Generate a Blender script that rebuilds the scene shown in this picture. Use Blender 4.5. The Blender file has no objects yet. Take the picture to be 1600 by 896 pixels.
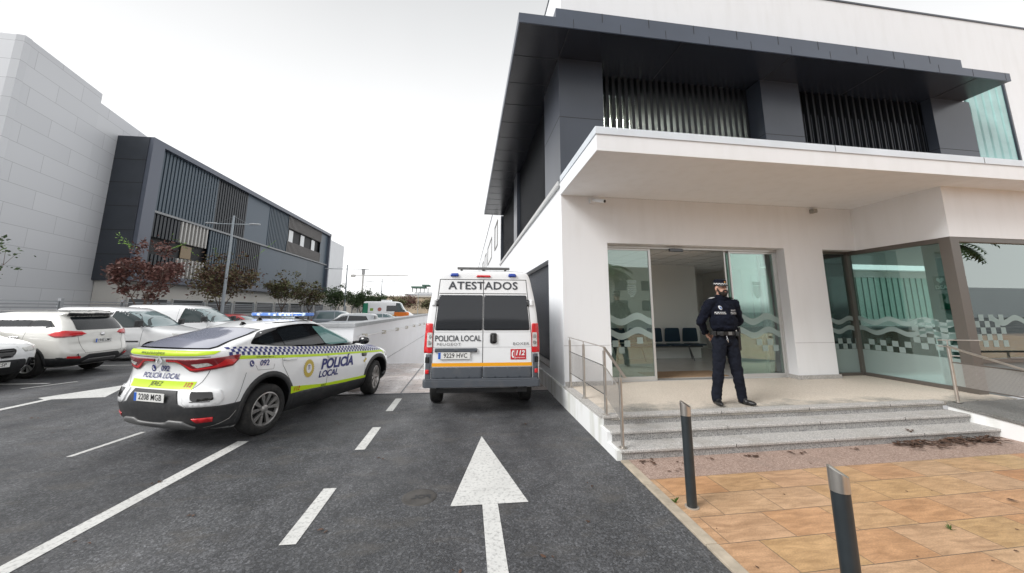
# ------------------------------------------------------------------ camera (built first, so a broken part still renders)
import bpy, bmesh, math, random
from mathutils import Vector, Matrix, noise
from mathutils.bvhtree import BVHTree
random.seed(7)
R = math.radians
PI = math.pi
SC = bpy.context.scene
COL = SC.collection
KS, X0 = 0.035, 1.87          # the front facade stands 2 degrees off the square

def sh(p):
    return (p[0], p[1] + KS * (p[0] - X0), p[2])

# ------------------------------------------------------------------ materials
MATS = {}
def mat(name, col, rough=0.5, metal=0.0, var=0.0, vscale=5.0, bump=0.0, bscale=60.0, spec=0.5, coat=0.0,
        emit=None, estr=0.0, dirt=None, dscale=1.5, damt=0.5, alpha=None):
    if name in MATS: return MATS[name]
    m = bpy.data.materials.new(name); m.use_nodes = True
    nt = m.node_tree; N = nt.nodes; L = nt.links
    b = N['Principled BSDF']
    c = tuple(col) + (1.0,) if len(col) == 3 else tuple(col)
    b.inputs['Base Color'].default_value = c
    b.inputs['Roughness'].default_value = rough
    b.inputs['Metallic'].default_value = metal
    b.inputs['Specular IOR Level'].default_value = spec
    if coat: b.inputs['Coat Weight'].default_value = coat; b.inputs['Coat Roughness'].default_value = 0.03
    if emit:
        b.inputs['Emission Color'].default_value = tuple(emit) + (1,); b.inputs['Emission Strength'].default_value = estr
    tc = N.new('ShaderNodeTexCoord')
    colout = None
    if var > 0:
        n = N.new('ShaderNodeTexNoise'); n.inputs['Scale'].default_value = vscale; n.inputs['Detail'].default_value = 6
        L.new(tc.outputs['Object'], n.inputs['Vector'])
        r = N.new('ShaderNodeValToRGB')
        r.color_ramp.elements[0].position = 0.3; r.color_ramp.elements[1].position = 0.7
        r.color_ramp.elements[0].color = tuple(max(0, v * (1 - var)) for v in c[:3]) + (1,)
        r.color_ramp.elements[1].color = tuple(min(1, v * (1 + var)) for v in c[:3]) + (1,)
        L.new(n.outputs['Fac'], r.inputs['Fac']); colout = r.outputs['Color']
    if dirt:
        n2 = N.new('ShaderNodeTexNoise'); n2.inputs['Scale'].default_value = dscale; n2.inputs['Detail'].default_value = 8
        n2.inputs['Roughness'].default_value = 0.65
        L.new(tc.outputs['Object'], n2.inputs['Vector'])
        r2 = N.new('ShaderNodeValToRGB')
        r2.color_ramp.elements[0].position = 0.5; r2.color_ramp.elements[1].position = 0.75
        r2.color_ramp.elements[0].color = (0, 0, 0, 1); r2.color_ramp.elements[1].color = (damt,) * 3 + (1,)
        L.new(n2.outputs['Fac'], r2.inputs['Fac'])
        mx = N.new('ShaderNodeMix'); mx.data_type = 'RGBA'
        L.new(r2.outputs['Color'], mx.inputs['Factor'])
        if colout: L.new(colout, mx.inputs['A'])
        else: mx.inputs['A'].default_value = c
        mx.inputs['B'].default_value = tuple(dirt) + (1,)
        colout = mx.outputs['Result']
    if colout: L.new(colout, b.inputs['Base Color'])
    if bump > 0:
        n3 = N.new('ShaderNodeTexNoise'); n3.inputs['Scale'].default_value = bscale; n3.inputs['Detail'].default_value = 4
        L.new(tc.outputs['Object'], n3.inputs['Vector'])
        bp = N.new('ShaderNodeBump'); bp.inputs['Strength'].default_value = bump; bp.inputs['Distance'].default_value = 0.01
        L.new(n3.outputs['Fac'], bp.inputs['Height']); L.new(bp.outputs['Normal'], b.inputs['Normal'])
    MATS[name] = m
    return m

def glass(name, tint, refl=0.12, rough=0.0, fres=1.45, thru=1.0):
    """architectural sheet glass: light goes through, sky mirrors in it"""
    if name in MATS: return MATS[name]
    m = bpy.data.materials.new(name); m.use_nodes = True
    nt = m.node_tree; N = nt.nodes; L = nt.links
    N.remove(N['Principled BSDF']); out = N['Material Output']
    tr = N.new('ShaderNodeBsdfTransparent'); tr.inputs['Color'].default_value = tuple(tint) + (1,)
    gl = N.new('ShaderNodeBsdfGlossy'); gl.inputs['Roughness'].default_value = rough
    gl.inputs['Color'].default_value = (0.9, 1.0, 0.97, 1)
    fr = N.new('ShaderNodeFresnel'); fr.inputs['IOR'].default_value = fres
    ad = N.new('ShaderNodeMath'); ad.operation = 'ADD'; ad.inputs[1].default_value = refl; ad.use_clamp = True
    mx = N.new('ShaderNodeMixShader')
    L.new(fr.outputs['Fac'], ad.inputs[0]); L.new(ad.outputs['Value'], mx.inputs['Fac'])
    L.new(tr.outputs['BSDF'], mx.inputs[1]); L.new(gl.outputs['BSDF'], mx.inputs[2])
    L.new(mx.outputs['Shader'], out.inputs['Surface'])
    MATS[name] = m
    return m

# ------------------------------------------------------------------ objects
def tag(o, label=None, cat=None, group=None, kind=None):
    if label: o['label'] = label
    if cat: o['category'] = cat
    if group: o['group'] = group
    if kind: o['kind'] = kind
    return o

def thing(name, label, cat, loc=(0, 0, 0), rz=0.0, group=None):
    o = bpy.data.objects.new(name, None); COL.objects.link(o)
    o.location = loc; o.rotation_euler = (0, 0, rz); o.empty_display_size = 0.1
    return tag(o, label, cat, group)

def children(o):
    return [c for c in bpy.data.objects if c.parent == o]

def copy_tree(o, parent=None):
    c = o.copy(); COL.objects.link(c); c.parent = parent
    for ch in children(o): copy_tree(ch, c)
    return c

class MB:
    """collects shapes, builds ONE mesh object"""
    def __init__(s): s.v = []; s.f = []; s.mi = []; s.cur = 0
    def add(s, vs, fs):
        n = len(s.v); s.v += [tuple(p) for p in vs]; s.f += [tuple(i + n for i in f) for f in fs]; s.mi += [s.cur] * len(fs)
        return s
    def box(s, x0, x1, y0, y1, z0, z1):
        if x0 > x1: x0, x1 = x1, x0
        if y0 > y1: y0, y1 = y1, y0
        if z0 > z1: z0, z1 = z1, z0
        v = [(x0,y0,z0),(x1,y0,z0),(x1,y1,z0),(x0,y1,z0),(x0,y0,z1),(x1,y0,z1),(x1,y1,z1),(x0,y1,z1)]
        return s.add(v, [(0,3,2,1),(4,5,6,7),(0,1,5,4),(1,2,6,5),(2,3,7,6),(3,0,4,7)])
    def prism(s, pts, h0, h1, axis='z'):
        """pts 2D ccw; axis z: (x,y); axis y: (x,z) ; axis x: (y,z)"""
        def m(p, h):
            return (p[0], p[1], h) if axis == 'z' else ((p[0], h, p[1]) if axis == 'y' else (h, p[0], p[1]))
        n = len(pts)
        v = [m(p, h0) for p in pts] + [m(p, h1) for p in pts]
        f = [tuple(range(n))[::-1], tuple(range(n, 2 * n))] + [(i, (i + 1) % n, n + (i + 1) % n, n + i) for i in range(n)]
        return s.add(v, f)
    def quad(s, a, b, c, d): return s.add([a, b, c, d], [(0, 1, 2, 3)])
    def cyl(s, p0, p1, r0, r1=None, n=12, cap=True):
        r1 = r0 if r1 is None else r1
        p0 = Vector(p0); p1 = Vector(p1); d = (p1 - p0)
        if d.length < 1e-6: return s
        d.normalize(); a = d.orthogonal().normalized(); b = d.cross(a)
        v = []
        for p, r in ((p0, r0), (p1, r1)):
            for i in range(n):
                t = 2 * PI * i / n; v.append(p + a * (r * math.cos(t)) + b * (r * math.sin(t)))
        f = [(i, (i + 1) % n, n + (i + 1) % n, n + i) for i in range(n)]
        if cap: f += [tuple(range(n))[::-1], tuple(range(n, 2 * n))]
        return s.add(v, f)
    def tube(s, pts, r, n=8):
        for i in range(len(pts) - 1):
            ra = r[i] if isinstance(r, (list, tuple)) else r
            rb = r[i + 1] if isinstance(r, (list, tuple)) else r
            s.cyl(pts[i], pts[i + 1], ra, rb, n)
        return s
    def lathe(s, prof, n=32, c=(0, 0, 0), axis='z'):
        """prof [(r,h)]"""
        def m(r, t, h):
            a, b = r * math.cos(t), r * math.sin(t)
            p = (a, b, h) if axis == 'z' else ((a, h, b) if axis == 'y' else (h, a, b))
            return (p[0] + c[0], p[1] + c[1], p[2] + c[2])
        k = len(prof); v = []
        for r, h in prof:
            for i in range(n): v.append(m(r, 2 * PI * i / n, h))
        f = []
        for j in range(k - 1):
            for i in range(n):
                f.append((j * n + i, j * n + (i + 1) % n, (j + 1) * n + (i + 1) % n, (j + 1) * n + i))
        return s.add(v, f)
    def build(s, name, mats, parent=None, smooth=False, shear=False, bevel=0.0, fix=True, angle=None, loc=None):
        me = bpy.data.meshes.new(name)
        v = [sh(p) for p in s.v] if shear else s.v
        me.from_pydata([tuple(p) for p in v], [], s.f)
        if not isinstance(mats, (list, tuple)): mats = [mats]
        for m in mats: me.materials.append(m)
        for p, i in zip(me.polygons, s.mi): p.material_index = min(i, len(mats) - 1)
        if fix:
            bm = bmesh.new(); bm.from_mesh(me)
            bmesh.ops.recalc_face_normals(bm, faces=bm.faces)
            bm.to_mesh(me); bm.free()
        if smooth:
            for p in me.polygons: p.use_smooth = True
            if angle: me.set_sharp_from_angle(angle=R(angle))
        me.update()
        o = bpy.data.objects.new(name, me); COL.objects.link(o)
        if parent: o.parent = parent
        if loc: o.location = loc
        if bevel > 0:
            md = o.modifiers.new('bevel', 'BEVEL'); md.width = bevel; md.segments = 2; md.limit_method = 'ANGLE'; md.angle_limit = R(40)
            md.harden_normals = False
        return o

def text_mesh(txt, size, shear=0.0, bold=0.0, spacing=1.0, width=1.0, align='CENTER', res=3):
    """built-in font -> (verts2d, faces)"""
    c = bpy.data.curves.new('t', 'FONT'); c.body = txt; c.size = size; c.shear = shear; c.offset = bold
    c.space_character = spacing; c.align_x = align; c.align_y = 'CENTER'; c.resolution_u = res
    o = bpy.data.objects.new('t', c); COL.objects.link(o)
    dg = bpy.context.evaluated_depsgraph_get(); dg.update()
    me = bpy.data.meshes.new_from_object(o.evaluated_get(dg))
    v = [(p.co.x * width, p.co.y) for p in me.vertices]; f = [tuple(p.vertices) for p in me.polygons]
    bpy.data.objects.remove(o); bpy.data.curves.remove(c); bpy.data.meshes.remove(me)
    return v, f

def poly_mesh(pts):
    bm = bmesh.new(); vs = [bm.verts.new((p[0], p[1], 0)) for p in pts]
    es = [bm.edges.new((vs[i], vs[(i + 1) % len(vs)])) for i in range(len(vs))]
    bmesh.ops.triangle_fill(bm, edges=es, use_beauty=True)
    bm.verts.index_update()
    v = [(a.co.x, a.co.y) for a in bm.verts]; f = [tuple(x.index for x in fc.verts) for fc in bm.faces]; bm.free()
    return v, f

def refine(v2, f, lim=0.05):
    """cut long edges so a flat outline can follow a curved surface"""
    bm = bmesh.new(); vs = [bm.verts.new((p[0], p[1], 0)) for p in v2]
    for t in f:
        try: bm.faces.new([vs[i] for i in t])
        except ValueError: pass
    bmesh.ops.triangulate(bm, faces=bm.faces)
    for k in range(9):
        es = [e for e in bm.edges if e.calc_length() > lim]
        if not es: break
        bmesh.ops.subdivide_edges(bm, edges=es, cuts=1)
        bmesh.ops.triangulate(bm, faces=[x for x in bm.faces if len(x.verts) > 3])
    bm.verts.index_update()
    v = [(a.co.x, a.co.y) for a in bm.verts]; ff = [tuple(x.index for x in fc.verts) for fc in bm.faces]; bm.free()
    return v, ff

def curve_pts(pts, n=8, closed=True):
    """Catmull-Rom through 2D or 3D points"""
    P = [Vector(p) for p in pts]; k = len(P); out = []
    rng = range(k) if closed else range(k - 1)
    for i in rng:
        if closed: a, b, c, d = P[i - 1], P[i], P[(i + 1) % k], P[(i + 2) % k]
        else: a, b, c, d = P[max(i - 1, 0)], P[i], P[i + 1], P[min(i + 2, k - 1)]
        for j in range(n):
            t = j / n; out.append(0.5 * ((2 * b) + (c - a) * t + (2 * a - 5 * b + 4 * c - d) * t * t + (3 * b - a - 3 * c + d) * t ** 3))
    if not closed: out.append(P[-1])
    return [tuple(p) for p in out]

def round_poly(pts, r=0.03, n=4):
    out = []; k = len(pts)
    for i in range(k):
        a, b, c = Vector(pts[i - 1]), Vector(pts[i]), Vector(pts[(i + 1) % k])
        ra = min(r, (a - b).length * 0.45); rc = min(r, (c - b).length * 0.45)
        p = b + (a - b).normalized() * ra; q = b + (c - b).normalized() * rc
        for j in range(n + 1):
            t = j / n; out.append(tuple(p * (1 - t) ** 2 + b * 2 * t * (1 - t) + q * t * t))
    return out
# ------------------------------------------------------------------ shared materials
def streak_mat(name, base, dirtc, amt):
    m = bpy.data.materials.new(name); m.use_nodes = True; nt = m.node_tree; N = nt.nodes; L = nt.links; b = N['Principled BSDF']
    b.inputs['Roughness'].default_value = 0.8
    n9 = N.new('ShaderNodeTexNoise'); n9.inputs['Scale'].default_value = 140; bq = N.new('ShaderNodeBump'); bq.inputs['Strength'].default_value = 0.08; L.new(n9.outputs['Fac'], bq.inputs['Height']); L.new(bq.outputs['Normal'], b.inputs['Normal'])
    tc = N.new('ShaderNodeTexCoord'); mp = N.new('ShaderNodeMapping'); mp.inputs['Scale'].default_value = (3.0, 3.0, 0.5)
    n = N.new('ShaderNodeTexNoise'); n.inputs['Scale'].default_value = 1.6; n.inputs['Detail'].default_value = 8
    L.new(tc.outputs['Object'], mp.inputs['Vector']); L.new(mp.outputs['Vector'], n.inputs['Vector'])
    r = N.new('ShaderNodeValToRGB'); r.color_ramp.elements[0].position = 0.46; r.color_ramp.elements[1].position = 0.8
    r.color_ramp.elements[0].color = tuple(base) + (1,); r.color_ramp.elements[1].color = tuple(a * (1 - amt) + d * amt for a, d in zip(base, dirtc)) + (1,)
    L.new(n.outputs['Fac'], r.inputs['Fac']); L.new(r.outputs['Color'], b.inputs['Base Color'])
    MATS[name] = m; return m
white_wall = streak_mat('white_render', (0.85, 0.865, 0.885), (0.62, 0.62, 0.60), 0.20)
plinth_white = streak_mat('stained_white_render', (0.82, 0.83, 0.83), (0.35, 0.36, 0.24), 0.6)
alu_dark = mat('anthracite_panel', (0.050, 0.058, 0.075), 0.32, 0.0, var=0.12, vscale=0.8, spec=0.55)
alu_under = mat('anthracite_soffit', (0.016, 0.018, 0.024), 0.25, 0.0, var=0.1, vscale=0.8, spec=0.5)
slat_dark = mat('dark_slat', (0.016, 0.018, 0.022), 0.5, 0.2)
slat_edge = mat('slat_metal', (0.30, 0.30, 0.30), 0.4, 0.5)
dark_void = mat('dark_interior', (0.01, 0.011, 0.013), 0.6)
coping = mat('zinc_coping', (0.72, 0.765, 0.81), 0.45, 0.3, var=0.06, vscale=2)
alu = mat('brushed_aluminium', (0.62, 0.62, 0.61), 0.35, 0.7)
steel = mat('stainless_steel', (0.55, 0.52, 0.48), 0.28, 0.9, var=0.12, vscale=9)
frame_brown = mat('bronze_window_frame', (0.15, 0.135, 0.12), 0.4, 0.4)
granite = None
paint_car = mat('white_car_paint', (0.84, 0.85, 0.86), 0.22, 0.0, coat=0.8, dirt=(0.62, 0.6, 0.56), dscale=3.0, damt=0.12)
paint_pearl = mat('pearl_white_paint', (0.74, 0.73, 0.69), 0.25, 0.1, coat=0.8, dirt=(0.5, 0.48, 0.44), dscale=3.0, damt=0.15)
paint_silver = mat('silver_paint', (0.42, 0.44, 0.46), 0.28, 0.5, coat=0.6)
paint_grey = mat('grey_blue_paint', (0.20, 0.23, 0.26), 0.28, 0.4, coat=0.6)
paint_red = mat('red_paint', (0.50, 0.03, 0.03), 0.28, 0.1, coat=0.6)
plastic = mat('black_plastic', (0.028, 0.029, 0.031), 0.55, var=0.2, vscale=20, dirt=(0.12, 0.11, 0.1), dscale=4, damt=0.3)
plastic_grey = mat('grey_plastic', (0.075, 0.085, 0.10), 0.6, dirt=(0.14, 0.135, 0.13), dscale=4, damt=0.4)
bumper_silver = mat('satin_grey_trim', (0.16, 0.16, 0.16), 0.45, 0.3)
gloss_black = mat('gloss_black', (0.008, 0.008, 0.009), 0.08, coat=0.5)
tyre_m = mat('tyre_rubber', (0.017, 0.017, 0.017), 0.85, var=0.25, vscale=30, dirt=(0.10, 0.09, 0.08), dscale=9, damt=0.35)
rim_m = mat('alloy_rim', (0.42, 0.41, 0.40), 0.32, 0.75)
rim_dark = mat('rim_recess', (0.015, 0.015, 0.016), 0.5, 0.2)
car_glass = mat('dark_car_glass', (0.012, 0.015, 0.018), 0.05, spec=0.6, coat=0.3)
car_glass_sky = mat('sky_reflection_glass', (0.27, 0.28, 0.35), 0.10, spec=0.9, coat=0.6)  # pale sky reflection put into the base colour of the rear window
car_glass_teal = mat('clear_green_glass', (0.13, 0.26, 0.25), 0.06, spec=0.8, coat=0.5)
windscreen_m = mat('windscreen_glass', (0.22, 0.30, 0.31), 0.07, spec=0.8, coat=0.5)
van_glass = mat('van_rear_glass', (0.022, 0.025, 0.03), 0.06, spec=0.5)
lamp_red = mat('red_lamp', (0.62, 0.012, 0.018), 0.15, coat=0.6)
lamp_dred = mat('dark_red_lamp', (0.22, 0.006, 0.012), 0.12, coat=0.6)
lamp_clear = mat('clear_lamp', (0.60, 0.60, 0.58), 0.15, coat=0.6, var=0.3, vscale=40)
chrome = mat('chrome', (0.75, 0.75, 0.76), 0.12, 0.95)
lime = mat('lime_film', (0.52, 0.72, 0.01), 0.4)
navy = mat('navy_film', (0.02, 0.025, 0.16), 0.4)
black_film = mat('black_film', (0.012, 0.012, 0.014), 0.45)
dgrey_film = mat('dark_grey_film', (0.055, 0.06, 0.07), 0.45)
orange_film = mat('orange_film', (0.88, 0.38, 0.01), 0.4)
red_film = mat('red_film', (0.55, 0.02, 0.03), 0.4)
gold_film = mat('gold_film', (0.55, 0.42, 0.08), 0.45)
white_film = mat('white_film', (0.82, 0.82, 0.82), 0.4)
plate_white = mat('plate_white', (0.78, 0.78, 0.76), 0.35)
plate_blue = mat('plate_blue', (0.02, 0.12, 0.55), 0.35)
gap_m = mat('panel_gap', (0.03, 0.03, 0.03), 0.8)
blue_lamp = mat('blue_beacon', (0.02, 0.06, 0.35), 0.15, coat=0.6)
road_paint = mat('road_paint', (0.62, 0.62, 0.60), 0.65, var=.08, vscale=3, dirt=(0.16, 0.16, 0.16), dscale=30, damt=0.8, bump=0.25, bscale=180)

def asphalt_mat():
    m = bpy.data.materials.new('asphalt'); m.use_nodes = True; nt = m.node_tree; N = nt.nodes; L = nt.links; b = N['Principled BSDF']
    tc = N.new('ShaderNodeTexCoord')
    def nz(sc, det=6, rough=0.6, sy=1.0):
        mp = N.new('ShaderNodeMapping'); mp.inputs['Scale'].default_value = (1, sy, 1)
        n = N.new('ShaderNodeTexNoise'); n.inputs['Scale'].default_value = sc; n.inputs['Detail'].default_value = det; n.inputs['Roughness'].default_value = rough
        L.new(tc.outputs['Object'], mp.inputs['Vector']); L.new(mp.outputs['Vector'], n.inputs['Vector']); return n
    big = nz(0.45, 8, 0.65, 0.55); grain = nz(70, 5, 0.85)
    vor = N.new('ShaderNodeTexVoronoi'); vor.inputs['Scale'].default_value = 75; L.new(tc.outputs['Object'], vor.inputs['Vector'])
    r1 = N.new('ShaderNodeValToRGB'); e = r1.color_ramp.elements
    e[0].position = 0.36; e[0].color = (0.031, 0.033, 0.0365, 1); e[1].position = 0.64; e[1].color = (0.089, 0.091, 0.097, 1)
    L.new(big.outputs['Fac'], r1.inputs['Fac'])
    r2 = N.new('ShaderNodeValToRGB'); e = r2.color_ramp.elements
    e[0].position = 0.30; e[0].color = (0.22, 0.22, 0.22, 1); e[1].position = 0.70; e[1].color = (2.25, 2.25, 2.25, 1)
    L.new(grain.outputs['Fac'], r2.inputs['Fac'])
    mul = N.new('ShaderNodeMix'); mul.data_type = 'RGBA'; mul.blend_type = 'MULTIPLY'; mul.inputs['Factor'].default_value = 1
    L.new(r1.outputs['Color'], mul.inputs['A']); L.new(r2.outputs['Color'], mul.inputs['B'])
    # single stones of the aggregate, each its own tone
    vg = N.new('ShaderNodeTexVoronoi'); vg.inputs['Scale'].default_value = 62; L.new(tc.outputs['Object'], vg.inputs['Vector'])
    sg_ = N.new('ShaderNodeSeparateColor'); L.new(vg.outputs['Color'], sg_.inputs['Color'])
    rg = N.new('ShaderNodeValToRGB'); e = rg.color_ramp.elements
    e[0].position = 0.0; e[0].color = (0.60, 0.60, 0.60, 1); e[1].position = 1.0; e[1].color = (1.75, 1.75, 1.75, 1); q_ = e.new(0.7); q_.color = (1.0, 1.0, 1.0, 1)
    L.new(sg_.outputs['Green'], rg.inputs['Fac'])
    mulg = N.new('ShaderNodeMix'); mulg.data_type = 'RGBA'; mulg.blend_type = 'MULTIPLY'; mulg.inputs['Factor'].default_value = 1
    L.new(mul.outputs['Result'], mulg.inputs['A']); L.new(rg.outputs['Color'], mulg.inputs['B'])
    # wheel tracks worn along the lane, and mid-size patches
    tr_ = nz(1.0, 5, 0.6, 0.06); rt_ = N.new('ShaderNodeValToRGB'); e = rt_.color_ramp.elements
    e[0].position = 0.35; e[0].color = (0.84, 0.84, 0.85, 1); e[1].position = 0.65; e[1].color = (1.16, 1.16, 1.15, 1); L.new(tr_.outputs['Fac'], rt_.inputs['Fac'])
    pa_ = nz(3.2, 8, 0.72); rp_ = N.new('ShaderNodeValToRGB'); e = rp_.color_ramp.elements
    e[0].position = 0.36; e[0].color = (0.80, 0.80, 0.80, 1); e[1].position = 0.66; e[1].color = (1.28, 1.27, 1.25, 1); L.new(pa_.outputs['Fac'], rp_.inputs['Fac'])
    m7 = N.new('ShaderNodeMix'); m7.data_type = 'RGBA'; m7.blend_type = 'MULTIPLY'; m7.inputs['Factor'].default_value = 1
    L.new(rt_.outputs['Color'], m7.inputs['A']); L.new(rp_.outputs['Color'], m7.inputs['B'])
    m8 = N.new('ShaderNodeMix'); m8.data_type = 'RGBA'; m8.blend_type = 'MULTIPLY'; m8.inputs['Factor'].default_value = 1
    L.new(mulg.outputs['Result'], m8.inputs['A']); L.new(m7.outputs['Result'], m8.inputs['B']); mul = m8
    # pale stone chips
    r3 = N.new('ShaderNodeValToRGB'); e = r3.color_ramp.elements
    e[0].position = 0.0; e[0].color = (1, 1, 1, 1); e[1].position = 0.09; e[1].color = (0, 0, 0, 1)
    sep = N.new('ShaderNodeSeparateColor'); L.new(vor.outputs['Color'], sep.inputs['Color']); L.new(sep.outputs['Red'], r3.inputs['Fac'])
    mx = N.new('ShaderNodeMix'); mx.data_type = 'RGBA'; mx.inputs['B'].default_value = (0.24, 0.235, 0.225, 1)
    mm = N.new('ShaderNodeMath'); mm.operation = 'MULTIPLY'; mm.inputs[1].default_value = 0.26
    L.new(r3.outputs['Color'], mm.inputs[0]); L.new(mm.outputs['Value'], mx.inputs['Factor']); L.new(mul.outputs['Result'], mx.inputs['A'])
    # brownish dried silt blotches
    bl = nz(1.7, 6, 0.6, 2.2)
    r4 = N.new('ShaderNodeValToRGB'); e = r4.color_ramp.elements
    e[0].position = 0.54; e[0].color = (0, 0, 0, 1); e[1].position = 0.72; e[1].color = (0.60, 0.60, 0.60, 1); L.new(bl.outputs['Fac'], r4.inputs['Fac'])
    mx2 = N.new('ShaderNodeMix'); mx2.data_type = 'RGBA'; mx2.inputs['B'].default_value = (0.105, 0.096, 0.085, 1)
    L.new(r4.outputs['Color'], mx2.inputs['Factor']); L.new(mx.outputs['Result'], mx2.inputs['A'])
    L.new(mx2.outputs['Result'], b.inputs['Base Color'])
    # damp patches: lower roughness
    wet = nz(0.7, 6, 0.6)
    r5 = N.new('ShaderNodeValToRGB'); e = r5.color_ramp.elements
    e[0].position = 0.40; e[0].color = (0.40, 0.40, 0.40, 1); e[1].position = 0.62; e[1].color = (0.75, 0.75, 0.75, 1)
    L.new(wet.outputs['Fac'], r5.inputs['Fac']); L.new(r5.outputs['Color'], b.inputs['Roughness'])
    bp = N.new('ShaderNodeBump'); bp.inputs['Strength'].default_value = 0.9; bp.inputs['Distance'].default_value = 0.012
    L.new(grain.outputs['Fac'], bp.inputs['Height']); L.new(bp.outputs['Normal'], b.inputs['Normal'])
    MATS['asphalt'] = m; return m
asphalt = asphalt_mat()

def granite_mat(name, a, bcol, stain, wear_y=None):
    m = bpy.data.materials.new(name); m.use_nodes = True; nt = m.node_tree; N = nt.nodes; L = nt.links; b = N['Principled BSDF']
    tc = N.new('ShaderNodeTexCoord')
    n = N.new('ShaderNodeTexNoise'); n.inputs['Scale'].default_value = 70; n.inputs['Detail'].default_value = 5; n.inputs['Roughness'].default_value = 0.8
    L.new(tc.outputs['Object'], n.inputs['Vector'])
    r = N.new('ShaderNodeValToRGB'); e = r.color_ramp.elements
    e[0].position = 0.40; e[0].color = tuple(a) + (1,); e[1].position = 0.60; e[1].color = tuple(bcol) + (1,)
    L.new(n.outputs['Fac'], r.inputs['Fac'])
    n2 = N.new('ShaderNodeTexNoise'); n2.inputs['Scale'].default_value = 2.6; n2.inputs['Detail'].default_value = 8; n2.inputs['Roughness'].default_value = 0.7
    L.new(tc.outputs['Object'], n2.inputs['Vector'])
    r2 = N.new('ShaderNodeValToRGB'); e = r2.color_ramp.elements
    e[0].position = 0.52; e[0].color = (0, 0, 0, 1); e[1].position = 0.72; e[1].color = (0.7, 0.7, 0.7, 1); L.new(n2.outputs['Fac'], r2.inputs['Fac'])
    mx = N.new('ShaderNodeMix'); mx.data_type = 'RGBA'; mx.inputs['B'].default_value = tuple(stain) + (1,)
    L.new(r2.outputs['Color'], mx.inputs['Factor']); L.new(r.outputs['Color'], mx.inputs['A']); L.new(mx.outputs['Result'], b.inputs['Base Color'])
    b.inputs['Roughness'].default_value = 0.62
    bp = N.new('ShaderNodeBump'); bp.inputs['Strength'].default_value = 0.15; L.new(n.outputs['Fac'], bp.inputs['Height']); L.new(bp.outputs['Normal'], b.inputs['Normal'])
    MATS[name] = m; return m
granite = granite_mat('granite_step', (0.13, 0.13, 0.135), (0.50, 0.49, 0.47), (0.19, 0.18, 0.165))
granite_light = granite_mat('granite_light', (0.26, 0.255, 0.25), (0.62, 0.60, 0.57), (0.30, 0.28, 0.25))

def terrace_mat():
    """beige exposed-aggregate terrace turning grey and mossy along its front edge"""
    m = bpy.data.materials.new('terrace_stone'); m.use_nodes = True; nt = m.node_tree; N = nt.nodes; L = nt.links; b = N['Principled BSDF']
    tc = N.new('ShaderNodeTexCoord')
    def nz(sc, det=6, ro=0.6):
        n = N.new('ShaderNodeTexNoise'); n.inputs['Scale'].default_value = sc; n.inputs['Detail'].default_value = det; n.inputs['Roughness'].default_value = ro
        L.new(tc.outputs['Object'], n.inputs['Vector']); return n
    g = nz(60, 5, 0.75); r = N.new('ShaderNodeValToRGB'); e = r.color_ramp.elements
    e[0].position = 0.35; e[0].color = (0.50, 0.43, 0.35, 1); e[1].position = 0.62; e[1].color = (0.74, 0.67, 0.58, 1); L.new(g.outputs['Fac'], r.inputs['Fac'])
    g2 = nz(70, 5, 0.8); rr = N.new('ShaderNodeValToRGB'); e = rr.color_ramp.elements
    e[0].position = 0.42; e[0].color = (0.16, 0.155, 0.14, 1); e[1].position = 0.6; e[1].color = (0.42, 0.40, 0.36, 1); L.new(g2.outputs['Fac'], rr.inputs['Fac'])
    sx = N.new('ShaderNodeSeparateXYZ'); L.new(tc.outputs['Object'], sx.inputs['Vector'])
    w = nz(2.2, 8, 0.7); ws = N.new('ShaderNodeMath'); ws.operation = 'MULTIPLY_ADD'; ws.inputs[1].default_value = 1.6; ws.inputs[2].default_value = -0.8
    L.new(w.outputs['Fac'], ws.inputs[0])
    ad = N.new('ShaderNodeMath'); ad.operation = 'ADD'; L.new(sx.outputs['Y'], ad.inputs[0]); L.new(ws.outputs['Value'], ad.inputs[1])
    mr = N.new('ShaderNodeMapRange'); mr.inputs['From Min'].default_value = 5.35; mr.inputs['From Max'].default_value = 5.75; mr.inputs['To Min'].default_value = 1; mr.inputs['To Max'].default_value = 0
    L.new(ad.outputs['Value'], mr.inputs['Value'])
    mx = N.new('ShaderNodeMix'); mx.data_type = 'RGBA'; L.new(mr.outputs['Result'], mx.inputs['Factor']); L.new(r.outputs['Color'], mx.inputs['A']); L.new(rr.outputs['Color'], mx.inputs['B'])
    st = nz(1.1, 7, 0.6); r3 = N.new('ShaderNodeValToRGB'); e = r3.color_ramp.elements
    e[0].position = 0.5; e[0].color = (0, 0, 0, 1); e[1].position = 0.75; e[1].color = (0.45, 0.45, 0.45, 1); L.new(st.outputs['Fac'], r3.inputs['Fac'])
    mx2 = N.new('ShaderNodeMix'); mx2.data_type = 'RGBA'; mx2.inputs['B'].default_value = (0.52, 0.47, 0.40, 1)
    L.new(r3.outputs['Color'], mx2.inputs['Factor']); L.new(mx.outputs['Result'], mx2.inputs['A']); L.new(mx2.outputs['Result'], b.inputs['Base Color'])
    b.inputs['Roughness'].default_value = 0.6
    MATS['terrace_stone'] = m; return m
terrace_m = terrace_mat()

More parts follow.
